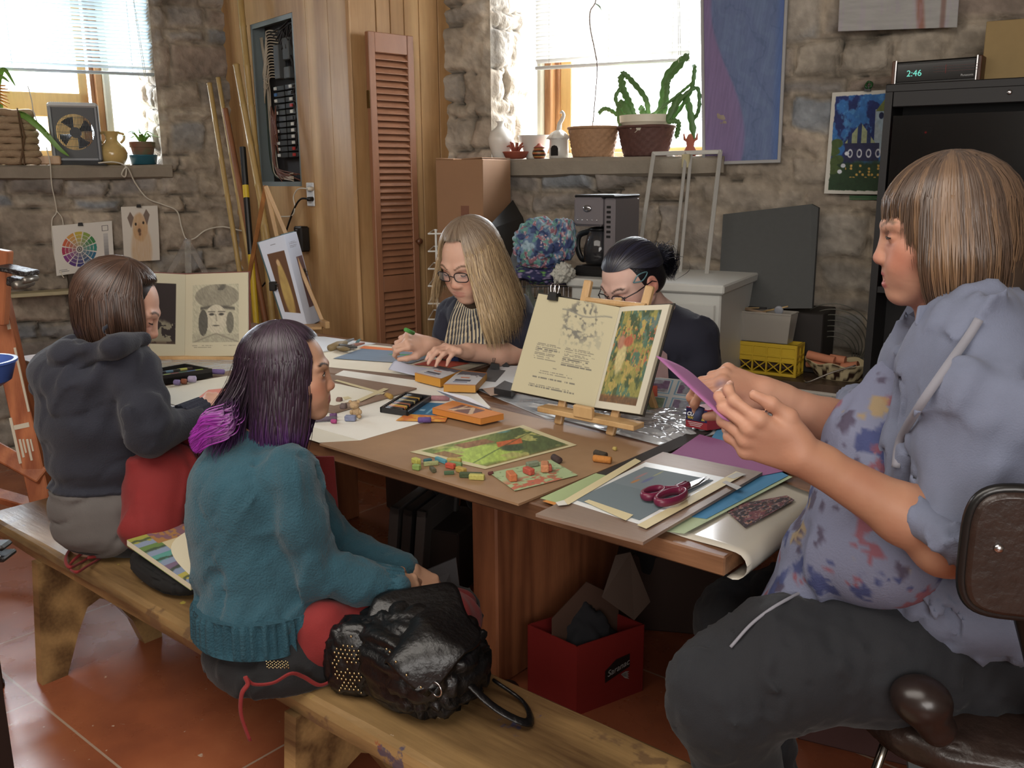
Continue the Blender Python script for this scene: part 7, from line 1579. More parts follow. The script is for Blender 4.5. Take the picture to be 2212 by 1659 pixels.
class Field:
 def __init__(s,res=.008,fine=[],shrink=0.0):
  """fine: list of (centre, half size, resolution) boxes where the lattice is refined"""
  s.res=res;s.fine=fine;s.shrink=shrink;s.ops=[];s.paint=[];s.disp=[]
 def cap(s,a,b,ra,rb=None,k=.02,sub=False):s.ops.append(('c',np.array(a,float),np.array(b,float),ra,ra if rb is None else rb,k,sub));return s
 def ell(s,c,r,R=None,k=.02,sub=False):s.ops.append(('e',np.array(c,float),np.broadcast_to(np.array(r,float),(3,)).copy(),np.eye(3)if R is None else np.array(R),k,sub));return s
 def box(s,c,h,R=None,rd=.01,k=.01,sub=False):s.ops.append(('b',np.array(c,float),np.array(h,float),np.eye(3)if R is None else np.array(R),rd,k,sub));return s
 def chain(s,pts,rr,k=.02):
  for i in range(len(pts)-1):s.cap(pts[i],pts[i+1],rr[i],rr[i+1],k)
  return s
 def bounds(s,o):
  if o[0]=='c':m=max(o[3],o[4]);return np.minimum(o[1],o[2])-m,np.maximum(o[1],o[2])+m
  if o[0]=='e':e=np.sqrt(((o[3]*o[2])**2).sum(1));return o[1]-e,o[1]+e
  e=(np.abs(o[3])*(o[2]+o[4])).sum(1);return o[1]-e,o[1]+e
 def mesh(s):
  B=[s.bounds(o)for o in s.ops if not o[-1]];lo=np.min([b[0]for b in B],0)-.02;hi=np.max([b[1]for b in B],0)+.02
  ax=[]
  for d in range(3):
   x=lo[d];xs=[]
   while x<hi[d]+s.res:
    xs.append(x);st=s.res
    for(c,h,r)in s.fine:
     if c[d]-h[d]-r<x<c[d]+h[d]:st=min(st,r)
    x+=st
   ax.append(np.array(xs))
  n=[len(a)for a in ax];CAPD=.035;D=np.full(n,CAPD,np.float32)
  for o in s.ops:
   b0,b1=s.bounds(o);k=o[-2];sub=o[-1];mg=CAPD+k
   sl=tuple(slice(max(0,np.searchsorted(ax[d],b0[d]-mg)-1),min(n[d],np.searchsorted(ax[d],b1[d]+mg)+1))for d in range(3))
   if any(q.stop-q.start<1 for q in sl):continue
   X=ax[0][sl[0]][:,None,None].astype(np.float32);Y=ax[1][sl[1]][None,:,None].astype(np.float32);Z=ax[2][sl[2]][None,None,:].astype(np.float32)
   if o[0]=='c':
    a,b,ra,rb=o[1],o[2],o[3],o[4];ba=b-a;L2=float(ba@ba)+1e-12
    px,py,pz=X-a[0],Y-a[1],Z-a[2];h=np.clip((px*ba[0]+py*ba[1]+pz*ba[2])/L2,0,1)
    d=np.sqrt((px-h*ba[0])**2+(py-h*ba[1])**2+(pz-h*ba[2])**2)-(ra+(rb-ra)*h)
   else:
    R=o[3];px,py,pz=X-o[1][0],Y-o[1][1],Z-o[1][2]
    q=[px*R[0,i]+py*R[1,i]+pz*R[2,i]for i in range(3)]
    if o[0]=='e':
     r=o[2];k0=np.sqrt((q[0]/r[0])**2+(q[1]/r[1])**2+(q[2]/r[2])**2);k1=np.sqrt((q[0]/r[0]**2)**2+(q[1]/r[1]**2)**2+(q[2]/r[2]**2)**2)+1e-9
     d=k0*(k0-1)/k1
    else:
     h=o[2];rd=o[4];e=[np.abs(q[i])-h[i]for i in range(3)]
     d=np.sqrt(np.maximum(e[0],0)**2+np.maximum(e[1],0)**2+np.maximum(e[2],0)**2)+np.minimum(np.maximum(e[0],np.maximum(e[1],e[2])),0)-rd
   cur=D[sl]
   if sub:
    d=-d;hh=np.maximum(k-np.abs(cur-d),0)/max(k,1e-6);D[sl]=np.maximum(cur,d)+hh*hh*k*.25
   else:
    d=np.minimum(d,CAPD);hh=np.maximum(k-np.abs(cur-d),0)/max(k,1e-6);r_=np.minimum(cur,d)-hh*hh*k*.25
    r_[d>=CAPD]=cur[d>=CAPD];D[sl]=r_
  if s.shrink:D+=np.float32(s.shrink)
  for f in s.disp:
   idx=np.nonzero(np.abs(D)<.03);P=[ax[i][idx[i]]for i in range(3)];D[idx]+=f(*P).astype(np.float32)
  sg=D<0;c=sg[:-1,:-1,:-1].astype(np.int8)
  tot=np.zeros([m-1 for m in n],np.int8)
  for i in(0,1):
   for j in(0,1):
    for k in(0,1):tot+=sg[i:n[0]-1+i,j:n[1]-1+j,k:n[2]-1+k]
  act=np.nonzero((tot>0)&(tot<8));m=len(act[0]);I=np.full(tot.shape,-1,np.int32);I[act]=np.arange(m)
  acc=np.zeros((m,3));cnt=np.zeros(m);A0,A1,A2=act
  for d in range(3):
   o1,o2=[q for q in range(3)if q!=d]
   for u in(0,1):
    for v in(0,1):
     off=[0,0,0];off[o1]=u;off[o2]=v;i0=[A0+off[0],A1+off[1],A2+off[2]];i1=list(i0);i1[d]=i0[d]+1
     v0=D[tuple(i0)];v1=D[tuple(i1)];cr=(v0<0)!=(v1<0);t=np.where(cr,v0/np.where(cr,v0-v1,1),0)
     p=np.stack([ax[q][i0[q]]for q in range(3)],1);p[:,d]+=t*(ax[d][i1[d]]-ax[d][i0[d]]);acc+=p*cr[:,None];cnt+=cr
  V=acc/np.maximum(cnt,1)[:,None];F=[]
  for d in range(3):
   o1,o2=(d+1)%3,(d+2)%3
   s0=[slice(None)]*3;s1=[slice(None)]*3;s0[d]=slice(0,n[d]-1);s1[d]=slice(1,n[d])
   ch=sg[tuple(s0)]!=sg[tuple(s1)];ix=np.nonzero(ch);ok=(ix[o1]>0)&(ix[o2]>0)&(ix[o1]<n[o1]-1)&(ix[o2]<n[o2]-1);ix=[q[ok]for q in ix]
   ins=sg[tuple(ix)]
   def cell(a,b):q=list(ix);q[o1]=ix[o1]-a;q[o2]=ix[o2]-b;return I[tuple(q)]
   q4=np.stack([cell(1,1),cell(0,1),cell(0,0),cell(1,0)],1);q4[~ins]=q4[~ins][:,::-1];F.append(q4)
  F=np.concatenate(F);return V,F
 def color(s,V,base):
  C=np.tile(lin(base),(len(V),1))
  for(c,r,col,soft)in s.paint:
   r=np.broadcast_to(np.array(r,float),(3,))if not isinstance(r,tuple)else r
   R=None
   if isinstance(r,tuple):r,R=r
   q=V-c
   if R is not None:q=q@R
   d=np.sqrt(((q/r)**2).sum(1));m=sstep(1+soft,1-soft,d);C=C*(1-m[:,None])+lin(col)*m[:,None]
  return C
 def build(s,name,m,parent=None,base=(.7,.5,.4),mottled=0.0):
  V,F=s.mesh();C=s.color(V,base)
  if mottled:C=C*(1+mottled*(fbm(V[:,0]*25,V[:,1]*25,V[:,2]*25,seed=5,oct=3)-.5)[:,None]*np.array([.7,1.2,1.2]))
  if parent is not None:V=V-np.array(parent['_w'])
  return raw_mesh(name,V,F,m,parent,True,C)
def person(name,label,loc):
 t=thing(name,label,'person',loc);t['_w']=[float(x)for x in loc];return t
M_skin=mat('skin',attr=True,rough=.55,sss=.10,bump=.12,bscale=180,bdist=.002,spec=.4)
M_eyew=mat('eye_white',attr=True,rough=.12)
def head_ops(F,c,R,s,skin,lips,brow,jaw=1.0,nose=1.0,smile=0.0,eye_open=1.0,open_mouth=0.0,age=0.0):
 """c: point between the ears at eye height. R columns: subject's left-to-right axis, forward, up"""
 P=lambda x,y,z:c+R@(np.array([x,y,z])*s)
 e=lambda p,r,k=.02,sub=False,RR=None:F.ell(P(*p),np.array(r)*s,R if RR is None else R@RR,k*s,sub)
 e((0,-.018,.035),(.073,.090,.082));e((0,.030,.020),(.064,.062,.075),.03);e((0,.040,-.030),(.056,.052,.062),.03)
 e((0,.040,-.068),(.044*jaw,.046,.036),.03);e((0,.072,-.094),(.019*jaw,.016,.014),.02)
 for x in(-1,1):
  F.cap(P(x*.052*jaw,.000,-.052),P(x*.012,.064,-.096),.017*s,.013*s,.028*s)
  e((x*.038,.062,-.026),(.023,.021,.021),.025)
  e((x*.030,.070,-.055),(.018,.018,.020),.025)
  e((x*.033,.098,.004),(.018,.013,.012),.014,True)
  F.cap(P(x*.046,.078,.022),P(x*.014,.090,.020),.008*s,.009*s,.016*s)
  e((x*.032,.079,.002),(.0145,.0135,.0115),.004)
  e((x*.0125*nose,.096,-.037),(.0095,.0105,.0085),.007)
  e((x*.0065,.103,-.0445),(.0032,.005,.003),.002,True)
  e((x*.075,-.010,-.008),(.008,.019,.031),.006,RR=rotx(-.2));e((x*.083,-.006,-.004),(.005,.010,.016),.004,True,RR=rotx(-.2));e((x*.073,-.000,-.035),(.006,.009,.009),.005)
 F.cap(P(0,.089,.010),P(0,.1015+.004*(nose-1),-.031),.0072*s,.0100*s*nose,.012*s);e((0,.1005,-.0345),(.0110*nose,.0095,.0088),.008)
 e((0,.078,-.066),(.028,.016,.020),.016)
 mo=open_mouth*.006
 for i in range(6):
  u0,u1=i/6*2-1,(i+1)/6*2-1;q=lambda u,z,y:P(u*.024,y-.012*u*u,z+smile*.006*u*u)
  F.cap(q(u0,-.0615,.0935),q(u1,-.0615,.0935),.0043*s,.0043*s,.004*s);F.cap(q(u0*.85,-.0705-mo,.0925),q(u1*.85,-.0705-mo,.0925),.0052*s,.0052*s,.004*s)
 if open_mouth:e((0,.096,-.066-mo/2),(.018,.012,.0018+mo*.5),.003,True)
 if smile:
  for x in(-1,1):e((x*.034,.072,-.044),(.014,.014,.012),.016)
 pr=lambda p,r,col,soft=.25:F.paint.append((P(*p),(np.array(r)*s,R),col,soft))
 sk=np.array(skin);rosy=sk*[1.0,.88,.86]
 for x in(-1,1):
  pr((x*.042,.070,-.030),(.026,.030,.024),rosy,.9);pr((x*.078,-.008,-.008),(.016,.022,.034),sk*[1.0,.80,.76],.6)
 pr((0,.104,-.036),(.014,.012,.012),rosy,.8)
 pr((0,.094,-.0615),(.025,.010,.0052),lips,.25);pr((0,.094,-.0712-mo),(.022,.010,.0062),lips,.25)
 for x in(-1,1):
  for i in range(6):
   u=i/5;pr((x*(.016+.032*u),.092-.014*u,.021+.008*math.sin(u*2.4)),(.0058,.014,.0032),brow,.35)
  lidz=.002-.0045*(1-eye_open)
  pr((x*.032,.090,.009),(.017,.012,.0035),sk*[.82,.70,.66],.6)
  pr((x*.032,.090,-.011),(.016,.010,.003),sk*[.86,.74,.72],.7)
 return P
def eyes(t,P,R,s,iris,openv,gaze=(0,0),only=(-1,1),lash=(.08,.05,.04)):
 """eye whites with iris, showing as a lens shape on the lids, plus lashes"""
 for x in only:
  mb=MB();n,m=17,9;g=[];cols=[]
  for i in range(m):
   v=i/(m-1)*2-1;row=[];cr=[]
   for j in range(n):
    u=j/(n-1)*2-1;h=.0058*openv*(1-u*u)**.8;X=u*.0118;Zz=v*h-.0008;rr=.0142
    Y=.079+math.sqrt(max(1e-8,1-(X/.0150)**2-(Zz/.0120)**2))*.0140+.0006;row.append(P(x*.032+X,Y,.002+Zz))
    d=math.hypot(X-gaze[0]*.004,Zz-gaze[1]*.003);cr.append(lin((.86,.83,.80))if d>.0052 else(lin(iris)if d>.0023 else lin((.02,.02,.02))))
   g.append(row);cols.append(cr)
  mb.grid(np.array(g)if x>0 else np.array(g),np.array(cols));mb.build('eye',M_eyew,t,True)
  for sgn,w in((1,.0011),(-1,.0005)):
   mb=MB();pts=[]
   for j in range(11):
    u=j/10*2-1;h=.0060*openv*(1-u*u)**.8;X=u*.0125;Zz=sgn*h-.0008;Y=.079+math.sqrt(max(1e-8,1-(X/.0155)**2-(Zz/.0125)**2))*.0142+.0012;pts.append(P(x*.032+X,Y,.002+Zz))
   mb.tube(pts,w*s,5);mb.build('eyelash',mat('lash',lash,.7),t)
def glasses(t,P,R,s,m,w=.027,h=.016):
 g=thing_part(t,'glasses')
 for x in(-1,1):
  a=np.arange(28)*2*PI/28;pts=[P(x*.033+w*.86*np.sign(math.cos(q))*abs(math.cos(q))**.62,.106-.10*abs(.33*w/.027*(x*math.cos(q)+1))*.12,-.003+h*np.sign(math.sin(q))*abs(math.sin(q))**.7)for q in a]
  mb=MB();mb.tube(pts,.0016*s,6,closed=True);mb.build('rim',m,g,True)
  mb=MB();mb.add([P(x*.033,.105,-.003)]+pts,[(0,1+i,1+(i+1)%28)for i in range(28)]);mb.build('lens',mat('spectacle_lens',(.9,.92,.95),.05,spec=.6,alpha=.12),g)
  mb=MB();mb.tube([P(x*(.033+w*.86),.100,.004),P(x*.078,.06,.006),P(x*.083,-.004,.004),P(x*.080,-.022,-.010)],.0018*s,6);mb.build('temple',m,g)
 mb=MB();mb.tube(spline([P(-.009,.107,.0),P(0,.110,.004),P(.009,.107,.0)],7),.0016*s,6);mb.build('bridge',m,g)
def thing_part(t,name):
 o=bpy.data.objects.new(name,None);COL.objects.link(o);o.parent=t;o['_w']=list(t['_w']);return o
def hand_ops(F,w,d,pn,s,curl,thumb=(.5,.4),right=True,spread=.0,k=.007,fr=1.0,rec=None):
 """w wrist point, d direction to fingers, pn normal out of the BACK of the hand; curl: 4 x (a,b,c) bends; thumb side = cross(pn,d)*(+-)"""
 d=unit(d);pn=unit(pn-d*np.dot(pn,d));x=np.cross(d,pn)*(-1 if right else 1)
 P=lambda a,b,c:w+(x*a+d*b+pn*c)*s
 xs=[.029,.010,-.010,-.028];ys=[.088,.092,.087,.077];L=[(.044,.026,.021),(.048,.030,.022),(.044,.028,.022),(.034,.021,.019)];rs=[(.0088,.0078,.0070),(.0090,.0080,.0070),(.0086,.0076,.0068),(.0078,.0068,.0060)]
 F.cap(w-d*.03*s,P(0,.01,0),.024*s,.025*s,.02*s)
 for i in range(4):F.cap(P(xs[i]*.55,.012,0),P(xs[i],ys[i],.002-.002*abs(i-1.5)),.0145*s,.0112*s,.012*s)
 F.ell(P(.022,.035,-.009),np.array([.016,.028,.014])*s,np.stack([x,d,pn],1),.014*s);F.ell(P(-.022,.04,-.008),np.array([.012,.03,.013])*s,np.stack([x,d,pn],1),.014*s)
 for i in range(4):
  p=P(xs[i],ys[i],.001);a=0;sp=(1.5-i)*spread+xs[i]*1.2
  for j in range(3):
   a+=curl[i][j];dr=unit(d*math.cos(a)*math.cos(sp)+x*math.sin(sp)*math.cos(a)-pn*math.sin(a));q=p+dr*L[i][j]*s
   r0=rs[i][j]*s*fr;r1=(rs[i][j+1]if j<2 else rs[i][2]*.82)*s*fr;F.cap(p,q,r0,r1,k*s)
   if j==0:F.ell(p,(.0098*s,)*3,None,k*s)
   if j==2:F.paint.append((q+pn*.006*s*math.cos(a)+dr*(-.004)*s,.0062*s,(.82,.62,.56),.3))
   p=q
  if rec is not None:rec.append(p)
 a,b=thumb;p0=P(.020,.018,-.006);p1=P(.044,.046,-.012-.012*b);dr=unit(x*math.sin(a)+d*math.cos(a)-pn*b);p2=p1+dr*.034*s;dr2=unit(dr+(-x*.25-pn*.12));p3=p2+dr2*.027*s
 F.cap(p0,p1,.016*s,.0125*s,.014*s);F.cap(p1,p2,.0112*s,.0098*s,.008*s);F.cap(p2,p3,.0100*s,.0078*s,.006*s)
 if rec is not None:rec.append(p3)
 return P
def hair_strand(c,R,s,th,part,length,drop,flare,back,n,lift,grav=np.array([0,0,-1.0]),rx=.083,ry=.103,rz=.098,c_off=(0,-.012,.028),wave=0.0,ph=0.0,amax=1.62,stop=None):
 """th: azimuth (0 forward, + to the subject's right); leaves the parting, runs over the skull and hangs"""
 pts=[];E=np.array([rx,ry,rz])*(1+lift);co=np.array(c_off)
 arc=.5*(rx+ry)*amax;u_arc=arc/max(length,arc+1e-6)
 for i in range(n):
  l=length*i/(n-1)
  if stop is not None:l=.5*(rx+ry)*stop*i/(n-1)
  if l<arc:
   a=l/arc*amax;a=max(a,.03);q=np.array([math.sin(a)*math.sin(th)+part*(1-a/amax),math.sin(a)*math.cos(th),math.cos(a)]);q=q/np.linalg.norm(q);loc=(q*E+co)*s;p=c+R@loc;out=R@(q/E);out=unit(out);last=p;lo=out
  else:
   k=(l-arc);h=unit(lo*[1,1,0]);p=last+(grav*(1)+h*flare)*(k*s)+h*(-.9*max(0,k-drop*.6)**1.5*(1 if flare>=0 else 0))+back*k*s
   if wave:p=p+h*wave*math.sin(k*40+ph)+np.cross(h,grav)*wave*math.cos(k*33+ph*2)
  pts.append(p)
 return np.array(pts)
def ribbon_mesh(strands,w0,colors,name,m,t,up_c):
 """each strand a thin flat ribbon facing outward"""
 n=len(strands[0]);S_=np.array(strands);T=np.gradient(S_,axis=1);T/=np.linalg.norm(T,axis=2,keepdims=True)+1e-9
 out=S_-up_c;out[...,2]*=.3;out/=np.linalg.norm(out,axis=2,keepdims=True)+1e-9;sd=np.cross(T,out);sd/=np.linalg.norm(sd,axis=2,keepdims=True)+1e-9
 u=np.linspace(0,1,n);w=(np.minimum(1,(1-u)*4+.12)*np.minimum(1,u*6+.5))[None,:,None]*np.asarray(w0).reshape(-1,1,1)
 A_,B_=S_-sd*w,S_+sd*w;mid=S_+out*w*.5;V=np.stack([A_,mid,B_],2).reshape(-1,3);k=len(S_);idx=np.arange(k*n*3).reshape(k,n,3);F=[]
 for a,b in((0,1),(1,2)):F.append(np.stack([idx[:,:-1,a],idx[:,:-1,b],idx[:,1:,b],idx[:,1:,a]],-1).reshape(-1,4))
 C=np.repeat(colors,3,axis=1).reshape(-1,3)if colors.ndim==3 else np.repeat(np.repeat(colors[:,None],n,1),3,axis=1).reshape(-1,3)
 return raw_mesh(name,V-np.array(t['_w']),np.concatenate(F),m,t,True,C)
def hair_mat(name,rough=.38):
 if name in MATS:return MATS[name]
 m=mat(name,attr=True,rough=rough,spec=.6);b=m.node_tree.nodes['Principled BSDF'];b.inputs['Anisotropic'].default_value=.6;return m
M_hair=hair_mat('hair_strands')
def cloth_mat(name,c,rough=.85,bump=.35,bscale=260,**k):return mat(name,c,rough,var=.08,vscale=18,bump=bump,bscale=bscale,bdist=.003,sheen=.06,**k)
def folds(amp,freq,seed,dirn=(0,0,1),stretch=3.0,sharp=.07):
 """creases: narrow ridges and grooves that run mostly along dirn"""
 d=unit(dirn)
 def f(x,y,z):
  a=x*d[0]+y*d[1]+z*d[2];q=1-1/stretch;X,Y,Z=(x-a*d[0]*q)*freq,(y-a*d[1]*q)*freq,(z-a*d[2]*q)*freq
  n1=fbm(X,Y,Z,seed=seed,oct=2);n2=fbm(X+11.3,Y+4.1,Z,seed=seed+9,oct=2);r=np.exp(-((n1-.5)/sharp)**2)*sstep(.30,.55,n2)-.8*np.exp(-((n2-.5)/(sharp*.7))**2)*sstep(.35,.6,n1)
  return-amp*r*.8
 return f
def heads(cpx,depth,yaw_dir,pitch,roll=0.0):
 c=atD(cpx[0],cpx[1],depth);f=unit(yaw_dir*np.array([1,1,0]));f=f*math.cos(pitch)+UPV*math.sin(pitch);x=unit(np.cross(f,UPV));R=np.stack([x,f,np.cross(x,f)],1)
 if roll:R=R@roty(roll)
 return c,R
def J(px,py,d):return atD(px,py,d)
def teacher():
 d=1.42;fwd=-RT*.96+FD*.28
 c,R=heads((2040,505),d,fwd,-.08);s=.92
 sk=(.71,.51,.41);t=person('person','person in a blue work shirt smiling while holding up a pastel sheet, seated at right',(c[0],c[1],.62))
 ch=J(2110,890,1.44);up_=J(2075,700,1.42);pel=J(2075,1330,1.42)
 shL=J(2100,790,1.26);shR=J(2010,800,1.62)
 elL=J(2045,1165,1.22);wrL=J(1735,985,1.24);elR=J(1850,935,1.60);wrR=J(1655,850,1.58)
 F=Field(.009,[(c+R@np.array([0,.05,-.02]),(.13,.12,.14),.0026),(J(1640,950,1.25),(.12,.12,.09),.0032),(J(1580,840,1.57),(.10,.10,.09),.0032)])
 P=head_ops(F,c,R,s,sk,(.66,.34,.32),(.50,.38,.30),jaw=1.0,nose=.96,smile=1.0,open_mouth=1.4,eye_open=.4)
 F.cap(P(0,-.022,-.07),up_,.052,.058,.03)
 F.cap(up_,ch,.055,.10,.04);F.cap(ch,pel,.10,.11,.05)
 F.chain([shL+FD*.05,elL,elL+(wrL-elL)*.30,wrL],[.036,.044,.041,.026],.02);F.chain([shR,elR,elR+(wrR-elR)*.3,wrR],[.055,.042,.038,.025],.02);F.ell(elL+UPV*-.012,(.046,.046,.042),None,.02)
 kn=J(1560,1490,1.38);hipL=J(2060,1400,1.38);F.chain([hipL,kn],[.08,.055]);
 dL=unit(J(1585,935,1.25)-J(1760,1005,1.25));rec=[]
 hand_ops(F,wrL,dL,unit(-UPV*.35+(-FD)*.9),.98,[(.55,.75,.5),(.6,.8,.5),(.65,.8,.5),(.7,.8,.5)],thumb=(.25,.05),right=False,k=.008,rec=rec)
 dR=unit(J(1570,820,1.57)-wrR+UPV*.0)
 hand_ops(F,wrR,dR,unit(UPV*.75-FD*.5),.98,[(.7,1.0,.4),(.75,1.0,.5),(.9,1.0,.6),(1.0,1.0,.6)],thumb=(.2,.75),right=True,k=.008,rec=rec)
 F.paint.append((J(1560,835,1.55),.011,(.44,.38,.44),.6))
 for(px,py,dd,r)in((1800,1020,1.2,.08),(1930,1100,1.2,.09)):F.paint.append((J(px,py,dd),r,(.66,.46,.35),.9))
 F.build('body',M_skin,t,sk,.35)
 eyes(t,P,R,s,(.25,.28,.25),.26,(0,-.3),only=(-1,1))
 mb=MB();
 for i in range(6):x0=-.016+i*.0064;mb.box(P(x0,.0925-.9*x0*x0*10,-.0665),(.0058,.003,.0055),R=R,b=.001)
 mb.build('teeth',mat('teeth',(.85,.82,.76),.3),t)
 rnd=np.random.RandomState(1);st=[];col=[];W_=[];dk,md,lt=lin((.22,.165,.125)),lin((.37,.275,.20)),lin((.54,.41,.28))
 N=6500
 for i in range(N):
  th=rnd.uniform(-PI,PI);fr=abs(th)<1.02;lay=rnd.uniform(-.03,.08)
  if fr:L=rnd.uniform(.150,.185)if abs(th)<.75 else rnd.uniform(.18,.25)
  else:L=.312+.045*(abs(th)>2.0)+.010*math.cos(th)+rnd.uniform(-.02,.006)
  p=hair_strand(c,R,s,th,rnd.uniform(-.15,.15),L,.10,(.16 if not fr else .03)+rnd.uniform(-.05,.08)+.18*max(0,lay),-R[:,1]*(.10 if abs(th)<2.2 else .0),15,.04+lay,wave=.0012,ph=rnd.uniform(0,6),amax=1.45 if not fr else 1.25)
  if not fr:cc=c-np.array([0,0,.12*s]);u=np.clip((np.linspace(0,1,15)-.72)/.28,0,1)[:,None]**2;h=(p-(c+R@np.array([0,-.03,0])))*[1,1,0];p=p-h*u*.22
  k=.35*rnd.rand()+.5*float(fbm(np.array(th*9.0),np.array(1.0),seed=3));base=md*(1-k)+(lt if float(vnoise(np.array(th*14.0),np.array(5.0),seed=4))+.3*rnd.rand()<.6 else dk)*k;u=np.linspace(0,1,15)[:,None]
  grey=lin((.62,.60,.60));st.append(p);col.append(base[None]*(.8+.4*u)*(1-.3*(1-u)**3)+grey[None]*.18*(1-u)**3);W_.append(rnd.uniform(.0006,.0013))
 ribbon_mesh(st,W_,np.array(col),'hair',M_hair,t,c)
 G=Field(.006);e=lambda p,r,k=.02,sub=False:G.ell(c+R@(np.array(p)*s),np.array(r)*s,R,k,sub)
 e((0,-.015,.032),(.083,.100,.093));e((0,-.042,-.03),(.090,.085,.085),.03);e((0,-.050,-.085),(.088,.072,.052),.03);e((0,.105,-.055),(.085,.090,.115),.01,True)
 G.build('hair_underlayer',mat('hair_base_brown',(.25,.19,.14),.6),t)
 Ms=cloth_mat('chambray_shirt',(.40,.43,.52),bump=.25,bscale=420)
 S_=Field(.0075,shrink=.008);S_.ell(J(2130,800,1.44),(.17,.16,.13),None,.04);S_.cap(J(2105,690,1.42),J(2120,760,1.44),.078,.12,.03);S_.ell(J(2110,960,1.42),(.155,.16,.20),None,.05);S_.ell(J(2110,1120,1.42),(.155,.165,.15),None,.05);S_.ell(J(2100,1270,1.41),(.175,.175,.10),None,.05)
 S_.cap(J(1985,1250,1.36),J(2130,1290,1.38),.075,.10,.03)
 S_.ell(J(2060,1020,1.36),(.12,.12,.14),None,.04)
 S_.chain([J(2120,780,1.30),J(2150,930,1.23),J(2100,1100,1.20)],[.095,.098,.082],.03);S_.ell(J(2095,1120,1.20),(.088,.088,.045),None,.02)
 S_.chain([J(2020,800,1.56),J(1915,900,1.60)],[.085,.070],.03)
 S_.cap(J(2160,1300,1.36),J(2140,1395,1.30),.055,.018,.03)
 sd=unit(J(1915,900,1.60)-J(2020,800,1.56));S_.box(J(1860,925,1.60),(.04,.12,.12),frame(sd,UPV),.0,.004,True)
 S_.box(J(2042,1228,1.21),(.10,.10,.048),None,.0,.004,True)
 S_.ell(c+R@np.array([0,.045,-.125]),(.060,.060,.05),None,.012,True)
 S_.disp+=[folds(.034,7,11,(.3,.2,1),3.2,.09),folds(.014,17,12,(.2,.6,.8),2.5)]
 shirt=S_.build('shirt',Ms,t,(.5,.55,.68))
 for(p,dr,r)in((J(2092,1135,1.20),unit(J(2045,1165,1.22)-J(2100,1060,1.20)),.082),(J(1893,912,1.60),sd,.066)):
  Q=Field(.005);x_=frame(dr,RT);
  for a in np.arange(0,2*PI,.42):Q.ell(p+(x_[:,1]*math.cos(a)+x_[:,2]*math.sin(a))*r*.86,(.020,.020,.020),None,.03)
  Q.disp.append(folds(.008,30,5,(0,0,1),2));Q.build('cuff',Ms,t,(.5,.55,.68))
 for pts in([J(1985,660,1.34),J(1978,700,1.33),J(2030,745,1.30),J(2110,690,1.30),J(2170,645,1.34),J(2110,650,1.34)],[J(1965,655,1.50),J(1945,690,1.52),J(1975,720,1.50),J(2010,690,1.46),J(1990,660,1.46)]):
  mb=MB();mb.slab(pts,.006,unit(FD+UPV*-.2));o=mb.build('collar',Ms,t);md_=o.modifiers.new('b','BEVEL');md_.width=.002
 mb=MB();a=[J(1990,745,1.34),J(2000,735,1.32),J(2015,725,1.32)];mb.tube(spline([J(2030,690,1.33),J(2000,738,1.33),J(1985,748,1.35),J(1978,735,1.40)],24),.002,5);mb.build('necklace',M_steel,t)
 def apr(u):
  n=fbm(u[:,0]*26,u[:,1]*26,u[:,2]*26,seed=71,oct=3);n2=fbm(u[:,0]*30+3,u[:,1]*30,u[:,2]*30,seed=72,oct=3);n3=fbm(u[:,0]*22+9,u[:,1]*22,u[:,2]*22,seed=73,oct=3)
  C=np.zeros((len(u),3))+[.42,.44,.54];C=mixc(C,[.16,.20,.40],sstep(.63,.67,n)*.8);C=mixc(C,[.50,.24,.28],sstep(.66,.69,n2)*.8);C=mixc(C,[.58,.48,.30],sstep(.66,.69,n3)*.8);return mixc(C,[.24,.2,.28],sstep(.33,.29,n2)*.8)
 AP=Field(.0065)
 AP.chain([J(1935,850,1.46),J(1890,960,1.45),J(1880,1080,1.43),J(1860,1180,1.40)],[.055,.075,.085,.085],.04);AP.cap(J(1880,1090,1.40),J(1930,1200,1.35),.07,.08,.04)
 AP.chain([J(1860,1190,1.40),J(1790,1200,1.46),J(1740,1300,1.47)],[.075,.065,.045],.04);AP.cap(J(1800,1215,1.42),J(1660,1345,1.43),.050,.020,.03);AP.cap(J(1770,1240,1.50),J(1640,1370,1.45),.060,.030,.04)
 AP.disp+=[folds(.014,11,21,(.2,.2,1),3)]
 V,Fc=AP.mesh();apo=raw_mesh('apron',V-np.array(t['_w']),Fc,mat('printed_apron',attr=True,rough=.85,bump=.2,bscale=300),t,True,lin(apr(V)))
 mb=MB();mb.tube(spline(snap_path(shirt,[(1935,1010),(1945,950),(1985,880),(2040,800),(2090,730),(2115,690)],.003),40),.0027,6,flat=2.6);mb.build('apron_strap',mat('apron_edge',(.50,.50,.54),.8),t,True)
 Mj=cloth_mat('grey_jeans',(.085,.095,.12),bump=.25,bscale=500);L_=Field(.009)
 L_.chain([J(2100,1400,1.42),J(1900,1400,1.40),J(1700,1430,1.38),J(1570,1490,1.37)],[.125,.115,.098,.088],.05);L_.ell(J(1560,1500,1.37),(.085,.085,.085),None,.04)
 L_.chain([J(1565,1530,1.37),J(1620,1760,1.40),J(1640,2100,1.45)],[.082,.070,.05],.03)
 L_.chain([J(2000,1340,1.56),J(1750,1330,1.62),J(1600,1340,1.66)],[.12,.095,.082],.05);L_.chain([J(1590,1350,1.66),J(1640,1600,1.68),J(1690,1900,1.7)],[.078,.066,.05],.03)
 L_.ell(J(2120,1370,1.46),(.16,.16,.10),None,.05)
 L_.disp+=[folds(.007,14,31,unit(J(1570,1490,1.37)-J(2100,1400,1.42)),.5),folds(.004,40,32,(0,0,1),1)]
 jn=L_.build('jeans',Mj,t,(.2,.2,.22));q1=snap_path(jn,[(1578,1398),(1630,1342),(1700,1295),(1790,1255),(1880,1232)],.004)
